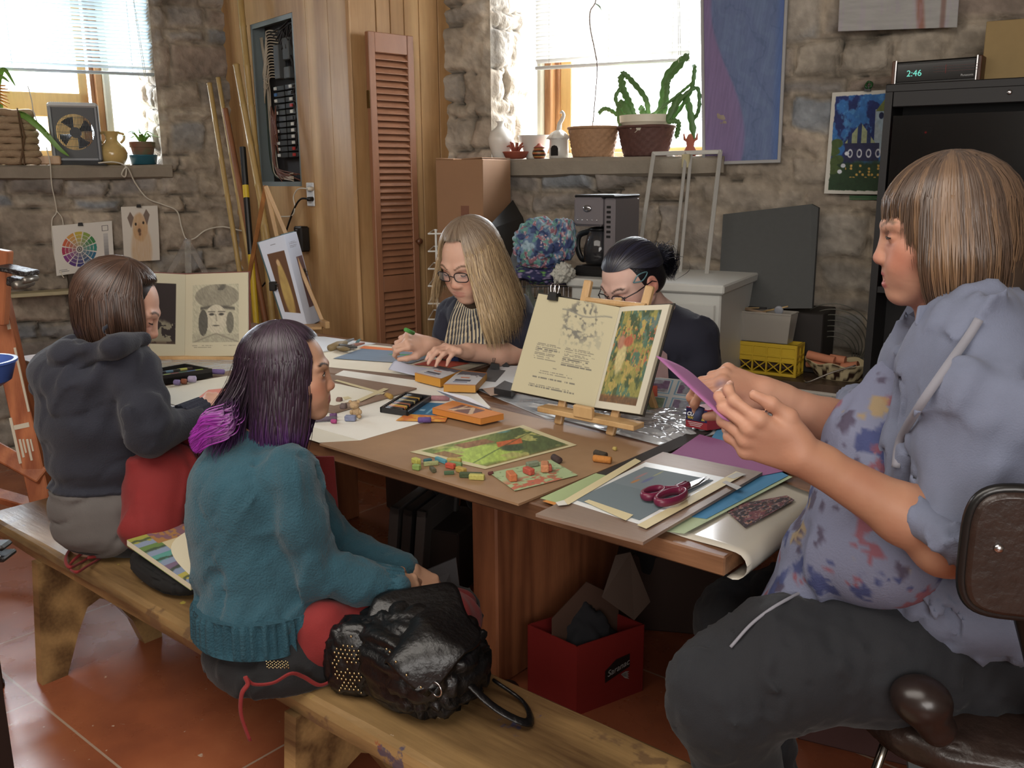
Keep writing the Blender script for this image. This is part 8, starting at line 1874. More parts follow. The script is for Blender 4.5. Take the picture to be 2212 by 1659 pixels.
 if len(q1)>2:mb=MB();mb.tube(spline(q1,30),.0028,6);mb.build('apron_hem',mat('apron_edge',(.50,.50,.54),.8),t,True)
 for(px,py,dd,hd)in((1650,2150,1.46,0),(1700,1950,1.72,0)):
  p=J(px,py,dd);Q=Field(.007);f=unit((-RT*.9+FD*.3));p[2]=max(p[2],.10)
  z=.30;Q.cap(p,p+f*.13-UPV*.04,.045,.038,.03);Q.box(p+f*.05-UPV*.065,(.12,.042,.006),np.stack([f,np.cross(UPV,f),UPV],1),.008);Q.build('shoe',mat('dark_shoe',(.10,.08,.07),.5),t)
 tip=rec[4];a=J(1417,770,1.34);b=J(1560,905,1.235);b2=J(1700,1010,1.55);a2=J(1530,852,1.72);g=[];nn=unit(np.cross(b-a,a2-a))
 for u in np.linspace(0,1,16):g.append([(a*(1-u)+b*u)*(1-w)+(a2*(1-u)+b2*u)*w+nn*.012*math.sin(PI*w)for w in np.linspace(0,1,12)])
 g=np.array(g);mb=MB();mb.grid(g,back=nn*.0016);o=mb.build('held_sheet',mat('mauve_card',(.62,.36,.58),.8),None,True);tag(o,'mauve card with a white back held up in the teacher\'s hand','paper')
 mb=MB();mb.grid(g[:,::-1]-nn*.0012*(1 if(nn@(CAM-a))<0 else-1)*(1),back=-nn*.0004);o=mb.build('backing',mat('card_backing',(.66,.64,.60),.8),None,True);o.parent=bpy.data.objects[[q.name for q in bpy.data.objects if q.name.startswith('held_sheet')][0]]
 q_=(rec[5]+rec[9])/2;mb=MB();mb.tube([q_+UPV*.012,q_-UPV*.012-RT*.006],.0075,10);tag(mb.build('pastel_stick',mat('blue_chalk',(.22,.26,.40),.8),None,True),'dark blue pastel pinched between the teacher\'s finger and thumb','pastel')
 return t
teacher()
def chair():
 c=J(2150,1440,1.44);t=thing('drafting_chair','old paint-spattered brown drafting chair the teacher sits on','chair',(c[0],c[1],0));mv=mat('brown_vinyl',(.17,.12,.10),.35,var=.3,vscale=30,bump=.2,bscale=60);mm=mat('dark_metal_tube',(.14,.11,.10),.4,.5)
 fx=unit(-RT*.96+FD*.28);sy=np.cross(UPV,fx);R=np.stack([fx,sy,UPV],1)
 s0=J(2085,1510,1.42)
 o=pouch('seat',s0+UPV*.0-fx*.04,(.24,.22,.055),R,mv,None,None,201,.02,.6,_w(t),-.9)
 bc=J(2232,1195,1.06);n=unit(-RT*.25-FD*.97);side=unit(np.cross(UPV,n));prof=[]
 Rb=np.stack([side,UPV,np.cross(side,UPV)],1);w,h=.078,.082
 for a in np.linspace(0,2*PI,49)[:-1]:prof.append([w*np.sign(math.cos(a))*abs(math.cos(a))**.45,h*np.sign(math.sin(a))*abs(math.sin(a))**.5])
 mb=MB(bc,Rb);mb.prism(prof,-.018,.018);ob=mb.build('backrest',mv,t,True,sharp=50);bv=ob.modifiers.new('b','BEVEL');bv.width=.006;bv.segments=2
 mb=MB(bc,Rb);pr=[(x*1.02,y*1.02,.004)for x,y in prof];mb.tube(pr,.008,6,closed=True);mb.build('edge_trim',mat('worn_black_edge',(.08,.08,.08),.3),t,True)
 f_=np.cross(side,UPV);f_=f_*(1 if f_@(CAM-bc)>0 else-1)
 for bx in(-.045,.02):mb=MB(bc+f_*.02,Rb);mb.ell((bx,.01,0),(.006,.006,.004));mb.build('bolt',M_steel,t,True)
 mb=MB();mb.tube(spline([bc-f_*.03-UPV*.05,bc-f_*.05-UPV*.20-fx*.05,s0-fx*.14-UPV*.07],16),.014,8,flat=1.6);mb.build('back_bracket',mm,t,True)
 z0=s0[2]-.055;ctr=np.array([s0[0],s0[1],0])-fx*.04
 mb=MB();mb.cyl(ctr+UPV*.10,ctr+UPV*z0,.030,n=20);mb.cyl(ctr+UPV*(z0-.10),ctr+UPV*z0,.05,.075,n=20);mb.build('column',mm,t,True,sharp=40)
 for k in range(4):
  a=k*PI/2+.4;d=np.array([math.cos(a),math.sin(a),0]);mb=MB();mb.tube(spline([ctr+UPV*.16+d*.02,ctr+UPV*.12+d*.14,ctr+UPV*.012+d*.27],12),.014,8);mb.build('leg',mm,t,True)
  mb=MB();mb.tube([ctr+UPV*(z0-.05)+d*.16,ctr+UPV*.25+d*.20],.009,8);mb.build('strut',mat('chrome_tube',(.7,.68,.64),.2,1.0),t,True)
 a=np.arange(48)*2*PI/48;mb=MB(ctr+UPV*.25);mb.tube(np.stack([.20*np.cos(a),.20*np.sin(a),0*a],1),.010,8,closed=True);mb.build('foot_ring',mat('chrome_tube',(.7,.68,.64),.2,1.0),t,True)
 g=Field(.006);kp=J(1990,1510,1.24);g.ell(kp,(.045,.04,.035),None,.01);g.cap(kp+UPV*-.01,kp-UPV*.05+RT*.03,.03,.028,.02);g.build('seat_knob',mat('worn_brown_knob',(.15,.11,.10),.3),t)
def _w(t):t['_w']=list(t.matrix_basis.translation);return t
chair()
mb=MB();mb.slab([J(1990,1585,1.75),J(2022,1560,1.75),J(2020,1680,1.75),J(1965,1680,1.75),J(1960,1630,1.75)],.01,FD);o=mb.build('pale_bag',mat('pale_blue_card',(.52,.58,.60),.7));tag(o,'pale blue-grey card leaning on the floor behind the chair leg','card')
mb=MB();p=atZ(1850,1640,0);mb.box((p[0]-.02,p[1]+.15,.20),(.34,.26,.40),R=rotz(.25),b=.006);tag(mb.build('reddish_carton',mat('reddish_card',(.30,.18,.17),.8,var=.08)),'dull reddish carton on the floor behind the teacher\'s knee','box')
p=J(2170,1600,1.95);mb=MB((p[0],p[1],0),rotz(.4));mb.box((0,0,.20),(.26,.2,.40),b=.006);tag(mb.build('scrap_box',mat('scrap_card',(.26,.19,.16),.8,var=.3,vscale=20)),'dim box of scraps on the floor at the right picture edge','box')
def purple():
 c,R=heads((622,808),1.90,RT*.98+FD*.10,.02);s=.87
 sk=(.72,.54,.43);t=person('person','person with long dark purple hair in a teal knitted jumper sitting on the bench',(c[0],c[1],ZB))
 F=Field(.009,[(c+R@np.array([0,.04,-.02]),(.12,.12,.12),.0028),(J(895,1262,1.85),(.10,.10,.06),.0034)])
 P=head_ops(F,c,R,s,sk,(.62,.34,.32),(.16,.10,.09),jaw=.94,nose=.84,eye_open=1)
 nb=J(560,985,1.86);F.cap(P(0,-.022,-.065),nb,.046,.050,.03);chs=J(560,1100,1.84);pel=J(590,1400,1.80)
 F.cap(nb,chs,.04,.09,.03);F.cap(chs,J(590,1340,1.80),.09,.07,.05)
 wr1=J(845,1262,1.80);wr2=J(880,1232,1.98)
 F.cap(J(800,1260,1.79),wr1,.022,.022,.02);F.cap(J(840,1225,1.99),wr2,.022,.022,.02)
 hand_ops(F,wr1,unit(J(900,1275,1.86)-wr1),unit(UPV*.6-FD*.7),.88,[(.35,.5,.3),(.4,.5,.3),(.45,.5,.4),(.5,.6,.4)],thumb=(.3,.3),right=True,k=.008)
 hand_ops(F,wr2,unit(J(920,1258,1.98)-wr2),unit(UPV*.8-FD*.3),.88,[(.4,.5,.3),(.45,.5,.3),(.5,.5,.4),(.5,.6,.4)],thumb=(.3,.3),right=False,k=.008)
 F.build('body',M_skin,t,sk,.3);eyes(t,P,R,s,(.10,.07,.05),.9,(0,.1),only=(1,-1))
 rnd=np.random.RandomState(2);st=[];col=[];W_=[];a0,a1,a2=lin((.13,.085,.12)),lin((.22,.14,.22)),lin((.40,.20,.50))
 for i in range(5200):
  th=rnd.uniform(-PI,PI);stp=rnd.uniform(.55,.98)if abs(th)<.74 else None
  lay=rnd.uniform(-.05,.08);L=.36+rnd.uniform(-.05,.03)
  if abs(th)<1.25:L=.42+rnd.uniform(-.06,.03)
  fl=.02+rnd.uniform(-.03,.05)
  p=hair_strand(c,R,s,th*1.0,rnd.uniform(-.05,.05),L,.3,fl,-R[:,1]*(.14 if abs(th)<1.3 else .05),18,.02+lay,wave=.0025,ph=rnd.uniform(0,6),amax=1.5,stop=stp)
  if abs(th)>2.2:p=p+(J(450,950,1.80)-J(520,950,1.86))*(np.clip(np.linspace(-.9,1.1,18),0,1)[:,None]**1.4)*rnd.uniform(.2,1.25)
  u=np.linspace(0,1,18)[:,None]*(.2 if stp else 1);k=rnd.rand();base=a0*(1-k)+a1*k;cc=base*(1-.0*u)+0;cc=cc*(1-sstep(.72,.98,u)*.8)+a2*sstep(.72,.98,u)*.8*rnd.uniform(.3,1);st.append(p);col.append(cc);W_.append(rnd.uniform(.0008,.0018))
 b0=J(500,930,1.80);
 for i in range(520):
  o=rnd.normal(0,.008,3);v_=rnd.uniform(-1,1);e=J(410+14*v_*v_+rnd.uniform(-4,10),950+30*v_,1.77);p=spline([b0+o+UPV*.05,J(490,912+14*v_,1.78)+o,J(446,928+26*v_,1.77)+o*.6,e],18);u=np.linspace(0,1,18)[:,None]
  st.append(p);col.append(lin((.20,.12,.24))*(1-sstep(.1,.5,u))+lin((.62,.16,.66))*sstep(.1,.5,u)*rnd.uniform(.45,1.0));W_.append(rnd.uniform(.0008,.0016))
 ribbon_mesh(st,W_,np.array(col),'hair',M_hair,t,c)
 G=Field(.007);e=lambda p,r,k=.02,sub=False:G.ell(c+R@(np.array(p)*s),np.array(r)*s,R,k,sub)
 e((0,-.015,.030),(.083,.100,.091));e((0,-.045,-.05),(.083,.075,.10),.03);e((0,-.055,-.14),(.080,.055,.09),.03);e((0,.11,-.075),(.08,.085,.135),.01,True);G.build('hair_underlayer',mat('hair_base_purple',(.10,.065,.09),.6),t)
 Mk=mat('teal_knit',(.12,.29,.35),.9,var=.22,vscale=14,bump=.8,bscale=230,bdist=.004,sheen=.12);K_=Field(.0075,shrink=.010)
 K_.ell(J(552,1030,1.85),(.148,.14,.095),None,.04);K_.cap(J(565,960,1.87),J(560,1010,1.86),.060,.10,.03);K_.ell(J(545,1120,1.84),(.142,.145,.15),None,.05);K_.ell(J(560,1240,1.82),(.140,.140,.13),None,.05);K_.ell(J(572,1300,1.80),(.145,.145,.075),None,.04)
 K_.chain([J(628,1035,1.78),J(648,1130,1.76),J(672,1222,1.76),J(770,1256,1.78),J(850,1262,1.80)],[.070,.064,.058,.052,.045],.035)
 K_.chain([J(620,1030,2.02),J(700,1150,2.04),J(760,1200,2.03),J(868,1230,1.98)],[.068,.064,.060,.050],.035)
 K_.box(J(580,1392,1.8),(.4,.4,.045),None,0,.004,True)
 K_.disp+=[folds(.014,8,41,(.1,.1,1),2.4),folds(.006,20,42,(.4,.4,.6),2.5)];jum=K_.build('jumper',Mk,t,(.2,.4,.45))
 Mr=mat('teal_rib',(.11,.28,.34),.9,var=.15,vscale=20,bump=.5,bscale=200);
 def rib(cn,ax_,r1,r2,L,n,nm='ribbed_cuff',flat=1.0):
  X=frame(ax_,UPV if abs(ax_[2])<.8 else RT);mb=MB();g=[]
  for i in range(9):
   u=i/8-.5;rr=(r1+(r2-r1)*(u+.5))*(1-.05*(1-4*u*u)*0);a=np.arange(n*4)*2*PI/(n*4);w=1+.045*np.sign(np.sin(a*n))*(abs(u)<.49);g.append(cn+X[:,0]*u*L+(X[:,1:2]*(rr*w*np.cos(a))+X[:,2:3]*(rr*w*flat*np.sin(a))).T)
  mb.grid(np.array(g)[:,::-1],wrap=True);mb.add(g[0],[tuple(range(n*4))]);mb.add(g[-1],[tuple(range(n*4))[::-1]]);mb.build(nm,Mr,t,True)
 rib(J(835,1262,1.80),unit(J(850,1263,1.80)-J(780,1258,1.78)),.044,.038,.062,20);rib(J(848,1225,1.99),unit(J(868,1230,1.98)-J(760,1200,2.03)),.042,.036,.062,20)
 hb=J(574,1318,1.80);rib(hb,UPV,.150,.146,.075,46,'ribbed_hem')
 X=frame(UPV,RT);cc=J(572,952,1.88);a=np.arange(40)*2*PI/40;mb=MB();mb.tube([cc+RT*.060*math.cos(q)+FD*.055*math.sin(q)+UPV*(.004*math.cos(q)-.0)for q in a],.011,8,closed=True);mb.build('neckband',Mr,t,True)
 L_=Field(.009);Mb=cloth_mat('black_jeans',(.045,.05,.065),bump=.3)
 L_.ell(J(600,1405,1.80),(.155,.15,.085),None,.05);sp=J(600,1420,1.80)
 L_.chain([J(640,1400,1.76),J(800,1370,1.82),J(960,1350,1.95)],[.085,.082,.066],.04);L_.chain([J(620,1380,1.92),J(800,1330,2.02),J(980,1320,2.12)],[.085,.075,.062],.04)
 L_.chain([J(965,1360,1.96),J(975,1500,2.0),J(985,1640,2.05)],[.062,.052,.04],.03);L_.chain([J(985,1330,2.12),J(990,1450,2.16),J(1000,1560,2.2)],[.058,.05,.04],.03)
 L_.box((sp[0],sp[1],ZB-.10),(.30,.22,.0999),None,0,.003,False)if False else None
 L_.disp+=[folds(.008,14,51,(1,.3,0),.6)]
 V,Fc=L_.mesh();on=(V[:,1]<1.33)&(V[:,2]<ZB+.001);V[on,2]=ZB+.001;jns=raw_mesh('jeans',V-np.array(t['_w']),Fc,Mb,t,True);bpy.context.view_layer.update()
 for(px,py,dd)in((1000,1655,2.06),(1012,1570,2.22)):
  p=J(px,py,dd);p[2]=.06;Q=Field(.007);f=unit(RT*.8+FD*.5);Q.cap(p,p+f*.13-UPV*.015,.04,.034,.03);Q.box(p+f*.05-UPV*.045,(.11,.036,.005),np.stack([f,np.cross(UPV,f),UPV],1),.006);Q.build('shoe',mat('dark_shoe',(.10,.08,.07),.5),t)
 mb=MB();q=snap(jns,629,1375,.002);mb.ell(J(629,1360,1.655)if q is None else q,(.007,.007,.007));
 mb.build('button',M_steel,t,True)
 for i in range(36):
  x=i%12;y=i//12;p=snap(jns,575+x*4.2+y,1428+y*6+(x%2)*2.5,.001);p=J(578,1442,1.675)if p is None else p;mb=MB();mb.ell(p,(.0020,)*3,n=6,m=4);mb.build('stud',mat('brass_studs',(.7,.62,.45),.25,1.0),t)
 Ma=cloth_mat('red_apron',(.50,.09,.09),bump=.25,bscale=350);Q=Field(.007)
 Q.chain([J(700,1372,1.74),J(830,1352,1.81),J(960,1340,1.94),J(990,1362,1.97)],[.066,.068,.062,.050],.03);Q.chain([J(740,1325,1.90),J(850,1325,1.95),J(985,1318,2.08)],[.058,.060,.058],.04);Q.cap(J(700,1345,1.72),J(745,1405,1.70),.045,.020,.03);Q.cap(J(985,1340,2.0),J(985,1420,2.0),.05,.03,.04)
 Q.disp+=[folds(.010,9,61,unit(J(960,1320,1.94)-J(700,1360,1.74)),3)];Q.build('apron',Ma,t,(.66,.11,.1))
 mb=MB();b=[J(670,985,2.03),J(722,985,2.10),J(738,1180,2.10),J(742,1260,2.08),J(690,1260,2.0),J(670,1100,2.0)];mb.slab(b,.006,-FD);mb.build('apron_bib',Ma,t)
 mb=MB();mb.tube(spline([J(738,1395,1.68),J(742,1425,1.68),J(720,1465,1.68),J(690,1480,1.66),J(655,1462,1.64),J(628,1455,1.62),J(590,1475,1.61),J(548,1478,1.60),J(530,1462,1.595),J(535,1478,1.59),J(522,1500,1.585),J(521,1545,1.585),J(540,1600,1.585)],90),.0052,6,flat=.5);mb.build('apron_tie',Ma,t,True)
 return t
purple()
def grey():
 c,R=heads((256,668),2.46,RT*.96+FD*.24,-.40);s=1.04
 sk=(.80,.61,.52);t=person('person','person with a brown bob and a navy hooded jacket bent over the table at left',(c[0],c[1],ZB))
 F=Field(.010,[(c+R@np.array([0,.05,-.02]),(.13,.13,.13),.0032),(J(430,875,2.62),(.16,.16,.08),.0038)])
 P=head_ops(F,c,R,s,sk,(.70,.36,.34),(.34,.24,.18),jaw=.98,nose=1.0,eye_open=.25)
 nb=J(205,745,2.48);F.cap(P(0,-.022,-.065),nb,.046,.042,.03);ch=J(225,900,2.48);pel=J(235,1120,2.48);F.cap(nb-UPV*.03,ch,.035,.10,.02);F.cap(ch,pel,.11,.13,.05)
 w1=J(432,893,2.46);w2=J(365,888,2.72);F.cap(J(330,930,2.38),w1,.036,.026,.02);F.cap(J(300,920,2.66),w2,.034,.026,.02)
 hand_ops(F,w1,unit(J(480,850,2.56)-w1),unit(UPV*.8-FD*.5),.95,[(.5,.7,.4),(.55,.7,.4),(.6,.8,.4),(.7,.8,.4)],thumb=(.2,.5),right=True,k=.008)
 hand_ops(F,w2,unit(J(440,873,2.76)-w2),unit(UPV*.95-FD*.2),.95,[(.12,.2,.2),(.12,.22,.2),(.14,.24,.2),(.2,.3,.2)],thumb=(.5,.2),right=False,k=.008)
 F.build('body',M_skin,t,sk,.25)
 lid=[(1,-1)]
 for x in(-1,1):
  mb=MB();mb.tube([P(x*(.032+u*.013),.0935-.010*u*u,-.004+.004*u*u)for u in np.linspace(-1,1,9)],.0014,5);mb.build('eyelash',mat('lash',(.08,.05,.04),.7),t)
 rnd=np.random.RandomState(3);st=[];col=[];W_=[];a0,a1,a2=lin((.17,.11,.085)),lin((.31,.215,.165)),lin((.46,.35,.28))
 for i in range(4600):
  th=rnd.uniform(-PI,PI);stp=rnd.uniform(.5,.92)if abs(th)<.92 else None
  lay=rnd.uniform(-.04,.09);L=(.245 if abs(th)<1.7 else .31)+rnd.uniform(-.015,.012)
  if abs(th)<1.35:L=.255+rnd.uniform(-.02,.02)
  p=hair_strand(c,R,s,th,.22+rnd.uniform(-.04,.04),L,.10,.04+rnd.uniform(-.03,.05),R[:,1]*.02,15,.04+lay,wave=.001,ph=rnd.uniform(0,6),amax=1.45+.5*float(sstep(1.4,2.3,abs(th))),stop=stp)
  u=np.clip((np.linspace(0,1,15)-.75)/.25,0,1)[:,None]**2;h=(p-c)*[1,1,0];p=p-h*u*.12
  k=rnd.rand();base=a0*(1-k)+a1*k;u=np.linspace(0,1,15)[:,None];st.append(p);col.append(base*(1+.3*sstep(.2,.45,u)*(1-sstep(.45,.7,u)))+a2*.12*sstep(.3,0,u));W_.append(rnd.uniform(.0009,.0019))
 ribbon_mesh(st,W_,np.array(col),'hair',M_hair,t,c)
 G=Field(.007);e=lambda p,r,k=.02,sub=False:G.ell(c+R@(np.array(p)*s),np.array(r)*s,R,k,sub)
 e((0,-.015,.030),(.084,.101,.093));G.ell(c+R@np.array([0,-.02,0])-UPV*.045,(.080,.080,.065),None,.03);e((0,.105,-.055),(.078,.085,.105),.01,True);G.build('hair_underlayer',mat('hair_base_dark',(.14,.095,.075),.6),t)
 Mn=mat('navy_knit',(.125,.135,.185),.9,var=.15,vscale=12,bump=.5,bscale=260,bdist=.003,sheen=.10);K_=Field(.0085,shrink=.014)
 K_.ell(J(205,800,2.47),(.20,.18,.11),None,.05);K_.ell(J(215,900,2.46),(.185,.175,.16),None,.05);K_.ell(J(225,990,2.46),(.165,.16,.10),None,.05);K_.ell(J(225,1035,2.46),(.162,.158,.035),None,.03)
 K_.chain([J(285,790,2.36),J(310,880,2.32),J(325,935,2.32),J(425,905,2.44)],[.085,.074,.066,.050],.035);K_.chain([J(250,800,2.66),J(290,930,2.70),J(350,900,2.72)],[.08,.065,.045],.04)
 K_.disp+=[folds(.016,6,71,(.2,.2,1),2),folds(.006,16,72,(.3,.5,.5),3)];K_.build('jacket',Mn,t,(.13,.14,.19))
 H=Field(.007,shrink=.012);H.chain([J(310,735,2.36),J(245,745,2.28),J(150,770,2.34),J(105,830,2.42)],[.035,.042,.045,.040],.04);H.ell(J(160,790,2.40),(.11,.09,.085),None,.05);H.cap(J(90,835,2.42),J(160,855,2.36),.035,.03,.03);H.cap(J(180,735,2.60),J(120,790,2.52),.022,.045,.04)
 H.disp+=[folds(.020,9,75,(.7,.5,.3),3)];H.build('hood',Mn,t,(.13,.14,.19))
 Mr=mat('navy_rib',(.14,.155,.22),.9,bump=.4,bscale=200)
 def rib(cn,ax_,r1,r2,L,n):
  X=frame(ax_,UPV);mb=MB();g=[]
  for i in range(9):
   u=i/8-.5;rr=(r1+(r2-r1)*(u+.5));a=np.arange(n*4)*2*PI/(n*4);w=1+.045*np.sign(np.sin(a*n));g.append(cn+X[:,0]*u*L+(X[:,1:2]*(rr*w*np.cos(a))+X[:,2:3]*(rr*w*np.sin(a))).T)
  mb.grid(np.array(g)[:,::-1],wrap=True);mb.add(g[0],[tuple(range(n*4))]);mb.add(g[-1],[tuple(range(n*4))[::-1]]);mb.build('ribbed_cuff',Mr,t,True)
 rib(J(420,900,2.45),unit(J(432,893,2.46)-J(345,940,2.34)),.050,.042,.075,18)
 mb=MB();mb.ell(J(180,704,2.47),(.02,.02,.009));mb.build('apron_neck_strap',mat('red_strap',(.62,.12,.12),.8),t,True)
 Q=Field(.008);Q.ell(J(235,1080,2.46),(.160,.158,.10),None,.05);Q.ell(J(245,1130,2.45),(.150,.152,.07),None,.05);Q.disp+=[folds(.010,10,81,(1,.3,.1),3)];Q.build('grey_shirt',cloth_mat('grey_jersey',(.34,.32,.31),bump=.2),t,(.34,.32,.31))
 L_=Field(.010);L_.ell(J(250,1140,2.46),(.150,.15,.055),None,.05);L_.chain([J(290,1130,2.42),J(420,1080,2.62)],[.09,.075],.04);L_.chain([J(260,1110,2.60),J(400,1050,2.80)],[.09,.075],.04);L_.chain([J(420,1080,2.62),J(440,1200,2.66),J(450,1280,2.7)],[.07,.055,.045],.03);L_.chain([J(400,1050,2.80),J(420,1150,2.84),J(430,1230,2.88)],[.07,.055,.045],.03)
 V,Fc=L_.mesh();on=(V[:,1]<1.34)&(V[:,2]<ZB+.001);V[on,2]=ZB+.001;raw_mesh('jeans',V-np.array(t['_w']),Fc,cloth_mat('black_jeans',(.045,.05,.065)),t,True)
 for(px,py,dd)in((455,1290,2.7),(440,1240,2.88)):
  p=J(px,py,dd);p[2]=.06;S2=Field(.008);f=unit(RT*.8+FD*.5);S2.cap(p,p+f*.13-UPV*.015,.04,.034,.03);S2.build('shoe',mat('dark_shoe',(.10,.08,.07),.5),t)
 Ma=cloth_mat('red_apron',(.50,.09,.09));Q=Field(.008);Q.chain([J(330,1130,2.34),J(350,1040,2.40),J(385,1000,2.5)],[.075,.085,.07],.05);Q.chain([J(345,1075,2.42),J(440,1060,2.60),J(470,1050,2.66)],[.085,.078,.070],.05);Q.cap(J(320,1120,2.36),J(330,1160,2.32),.06,.025,.03);Q.chain([J(420,1060,2.52),J(445,1125,2.52)],[.06,.05],.04)
 Q.disp+=[folds(.016,9,91,(.2,.3,1),3)];Q.build('apron',Ma,t,(.66,.11,.1))
 zt=ZB+.006;mb=MB();pts=[(330,1165),(250,1172),(200,1172),(160,1180),(142,1205),(150,1225),(175,1215),(215,1190),(250,1180),(225,1200),(190,1222),(165,1236),(150,1225),(165,1205),(205,1180),(260,1178),(230,1195),(190,1205),(280,1190)]
 mb.tube(spline([atZ(x,y,zt+.008*(i%3))for i,(x,y)in enumerate(pts)],120),.0050,6,flat=.6);mb.build('apron_tie',Ma,t,True)
 return t
grey()
def blonde():
 c,R=heads((1016,562),3.12,-RT*.56-FD*.83,-.42);s=1.10
 sk=(.82,.64,.55);t=person('person','person with long blonde hair and glasses in a black and cream striped apron',(c[0],c[1],.50))
 F=Field(.010,[(c+R@np.array([0,.05,-.02]),(.14,.14,.14),.0036),(J(930,745,3.05),(.16,.16,.07),.0042)])
 P=head_ops(F,c,R,s,sk,(.76,.52,.46),(.45,.34,.26),jaw=.96,nose=.92,eye_open=.3)
 nb=J(1052,640,3.24);F.cap(P(0,-.022,-.065),nb,.048,.052,.03);F.cap(nb,J(1050,740,3.28),.05,.10,.05)
 eR=J(985,765,3.30);wR=J(925,745,3.10);eL=J(1135,772,3.16);wL=J(1012,760,3.02)
 F.chain([J(972,700,3.34),eR,wR],[.036,.036,.026],.02);F.chain([J(1115,700,3.20),J(1125,745,3.16)],[.040,.048],.02);F.chain([eL+UPV*.02,(eL+wL)/2,wL],[.048,.036,.027],.02)
 hand_ops(F,wR,unit(J(872,733,3.04)-wR),unit(-FD*.6+UPV*.5-RT*.1),1.0,[(.9,1.0,.5),(1.1,1.1,.5),(1.2,1.1,.5),(1.2,1.1,.5)],thumb=(.2,.6),right=True,k=.008)
 hand_ops(F,wL,unit(J(965,752,2.94)-wL),unit(UPV*.95-FD*.2),1.0,[(.35,.5,.3),(.4,.5,.3),(.45,.5,.4),(.5,.6,.4)],thumb=(.6,.3),right=False,k=.008)
 F.build('body',M_skin,t,sk,.2);Mg=mat('dark_spectacles',(.08,.05,.08),.3);glasses(t,P,R,s,Mg)
 for x in(-1,1):
  mb=MB();mb.tube([P(x*(.032+u*.013),.0935-.010*u*u,-.004+.003*u*u)for u in np.linspace(-1,1,9)],.0014,5);mb.build('eyelash',mat('lash',(.08,.05,.04),.7),t)
 rnd=np.random.RandomState(4);st=[];col=[];W_=[];top,md,tip,dk=lin((.50,.43,.36)),lin((.60,.49,.36)),lin((.78,.66,.48)),lin((.36,.27,.20))
 for i in range(5400):
  th=rnd.uniform(-PI,PI);stp=rnd.uniform(.5,.85)if abs(th)<.60 else None
  lay=rnd.uniform(-.04,.08);left=th>0
  L=rnd.uniform(.33,.43)if not left else rnd.uniform(.24,.30)
  if abs(th)>2.4:L=rnd.uniform(.32,.42)
  p=hair_strand(c,R,s,th,rnd.uniform(-.04,.08),L,.3,.10+rnd.uniform(-.05,.10),-FD*-.10+(RT*.22 if not left else RT*-.02),20,.03+lay,wave=.004,ph=rnd.uniform(0,6),amax=1.5,stop=stp)
  k=rnd.rand();u=np.linspace(0,1,20)[:,None]*(.25 if stp else 1);b=top*(1-sstep(.15,.45,u))+(md*(1-k)+tip*k)*sstep(.15,.45,u);b=b*(1-sstep(.5,.9,u)*.6)+tip*sstep(.5,.9,u)*.6
  if rnd.rand()<.25:b=b*.45+dk*.55
  st.append(p);col.append(b);W_.append(rnd.uniform(.0010,.0020))
 ribbon_mesh(st,W_,np.array(col),'hair',M_hair,t,c)
 G=Field(.008);e=lambda p,r,k=.02,sub=False:G.ell(c+R@(np.array(p)*s),np.array(r)*s,R,k,sub)
 e((0,-.015,.030),(.084,.100,.092));G.ell(c+R@np.array([0,-.05,0])-UPV*.09,(.085,.085,.12),None,.03);e((0,.105,-.062),(.078,.088,.115),.01,True);G.build('hair_underlayer',mat('hair_base_blonde',(.42,.33,.25),.6),t)
 T=Field(.009);T.ell(J(1050,682,3.26),(.155,.13,.11),None,.04);T.ell(J(1048,745,3.28),(.135,.125,.14),None,.03);T.cap(J(1052,648,3.25),J(1050,670,3.26),.060,.08,.03);T.chain([J(1105,672,3.20),J(1128,718,3.16)],[.070,.070],.03);T.chain([J(980,680,3.34),J(968,720,3.34)],[.066,.062],.03)
 T.disp+=[folds(.010,12,101,(.2,.2,1),2)];T.build('t_shirt',cloth_mat('navy_shirt',(.14,.15,.22),bump=.2),t,(.14,.15,.22))
 g=[];cols=[];nx,ny=90,40;f=unit(-FD*.9-RT*.25);sdv=unit(np.cross(f,UPV));cc=J(1040,700,3.26)
 pxl=[J(984,642,3.12),J(1068,648,3.10)];pbl=[J(955,762,3.16),J(1092,762,3.08)]
 for j in range(ny):
  v=j/(ny-1);row=[];cr=[]
  for i in range(nx):
   u=i/(nx-1);wtop=.5+(u-.5)*(1 if v>.3 else(.80+.2*(v/.3)));l=pxl[0]*(1-v)+pbl[0]*v;r=pxl[1]*(1-v)+pbl[1]*v
   p=l*(1-wtop)+r*wtop+f*(.045*math.sin(PI*wtop)+.020*math.sin(u*16+v*3)*.5*v)+UPV*(-.03*math.sin(PI*u)*(1-v)**2);row.append(p)
   q=(u*15+.25*math.sin(v*5+u*3))%1;a=lin((.80,.74,.60))if q<.38 else(lin((.20,.19,.22))if q<.8 else lin((.42,.44,.46)));cr.append(a)
  g.append(row);cols.append(cr)
 mb=MB();mb.grid(np.array(g)[:,::-1],np.array(cols)[:,::-1],back=-f*.004);mb.build('striped_apron',mat('striped_cloth',attr=True,rough=.85,bump=.2,bscale=300),t,True)
 for a,b in((pxl[0],J(995,618,3.14)),(pxl[1],J(1056,622,3.16))):
  mb=MB();mb.tube(spline([a,(a+b)/2-FD*.01,b,nb+UPV*.01],10),.008,6,flat=.4);mb.build('apron_strap',mat('striped_cloth',attr=True),t,True)
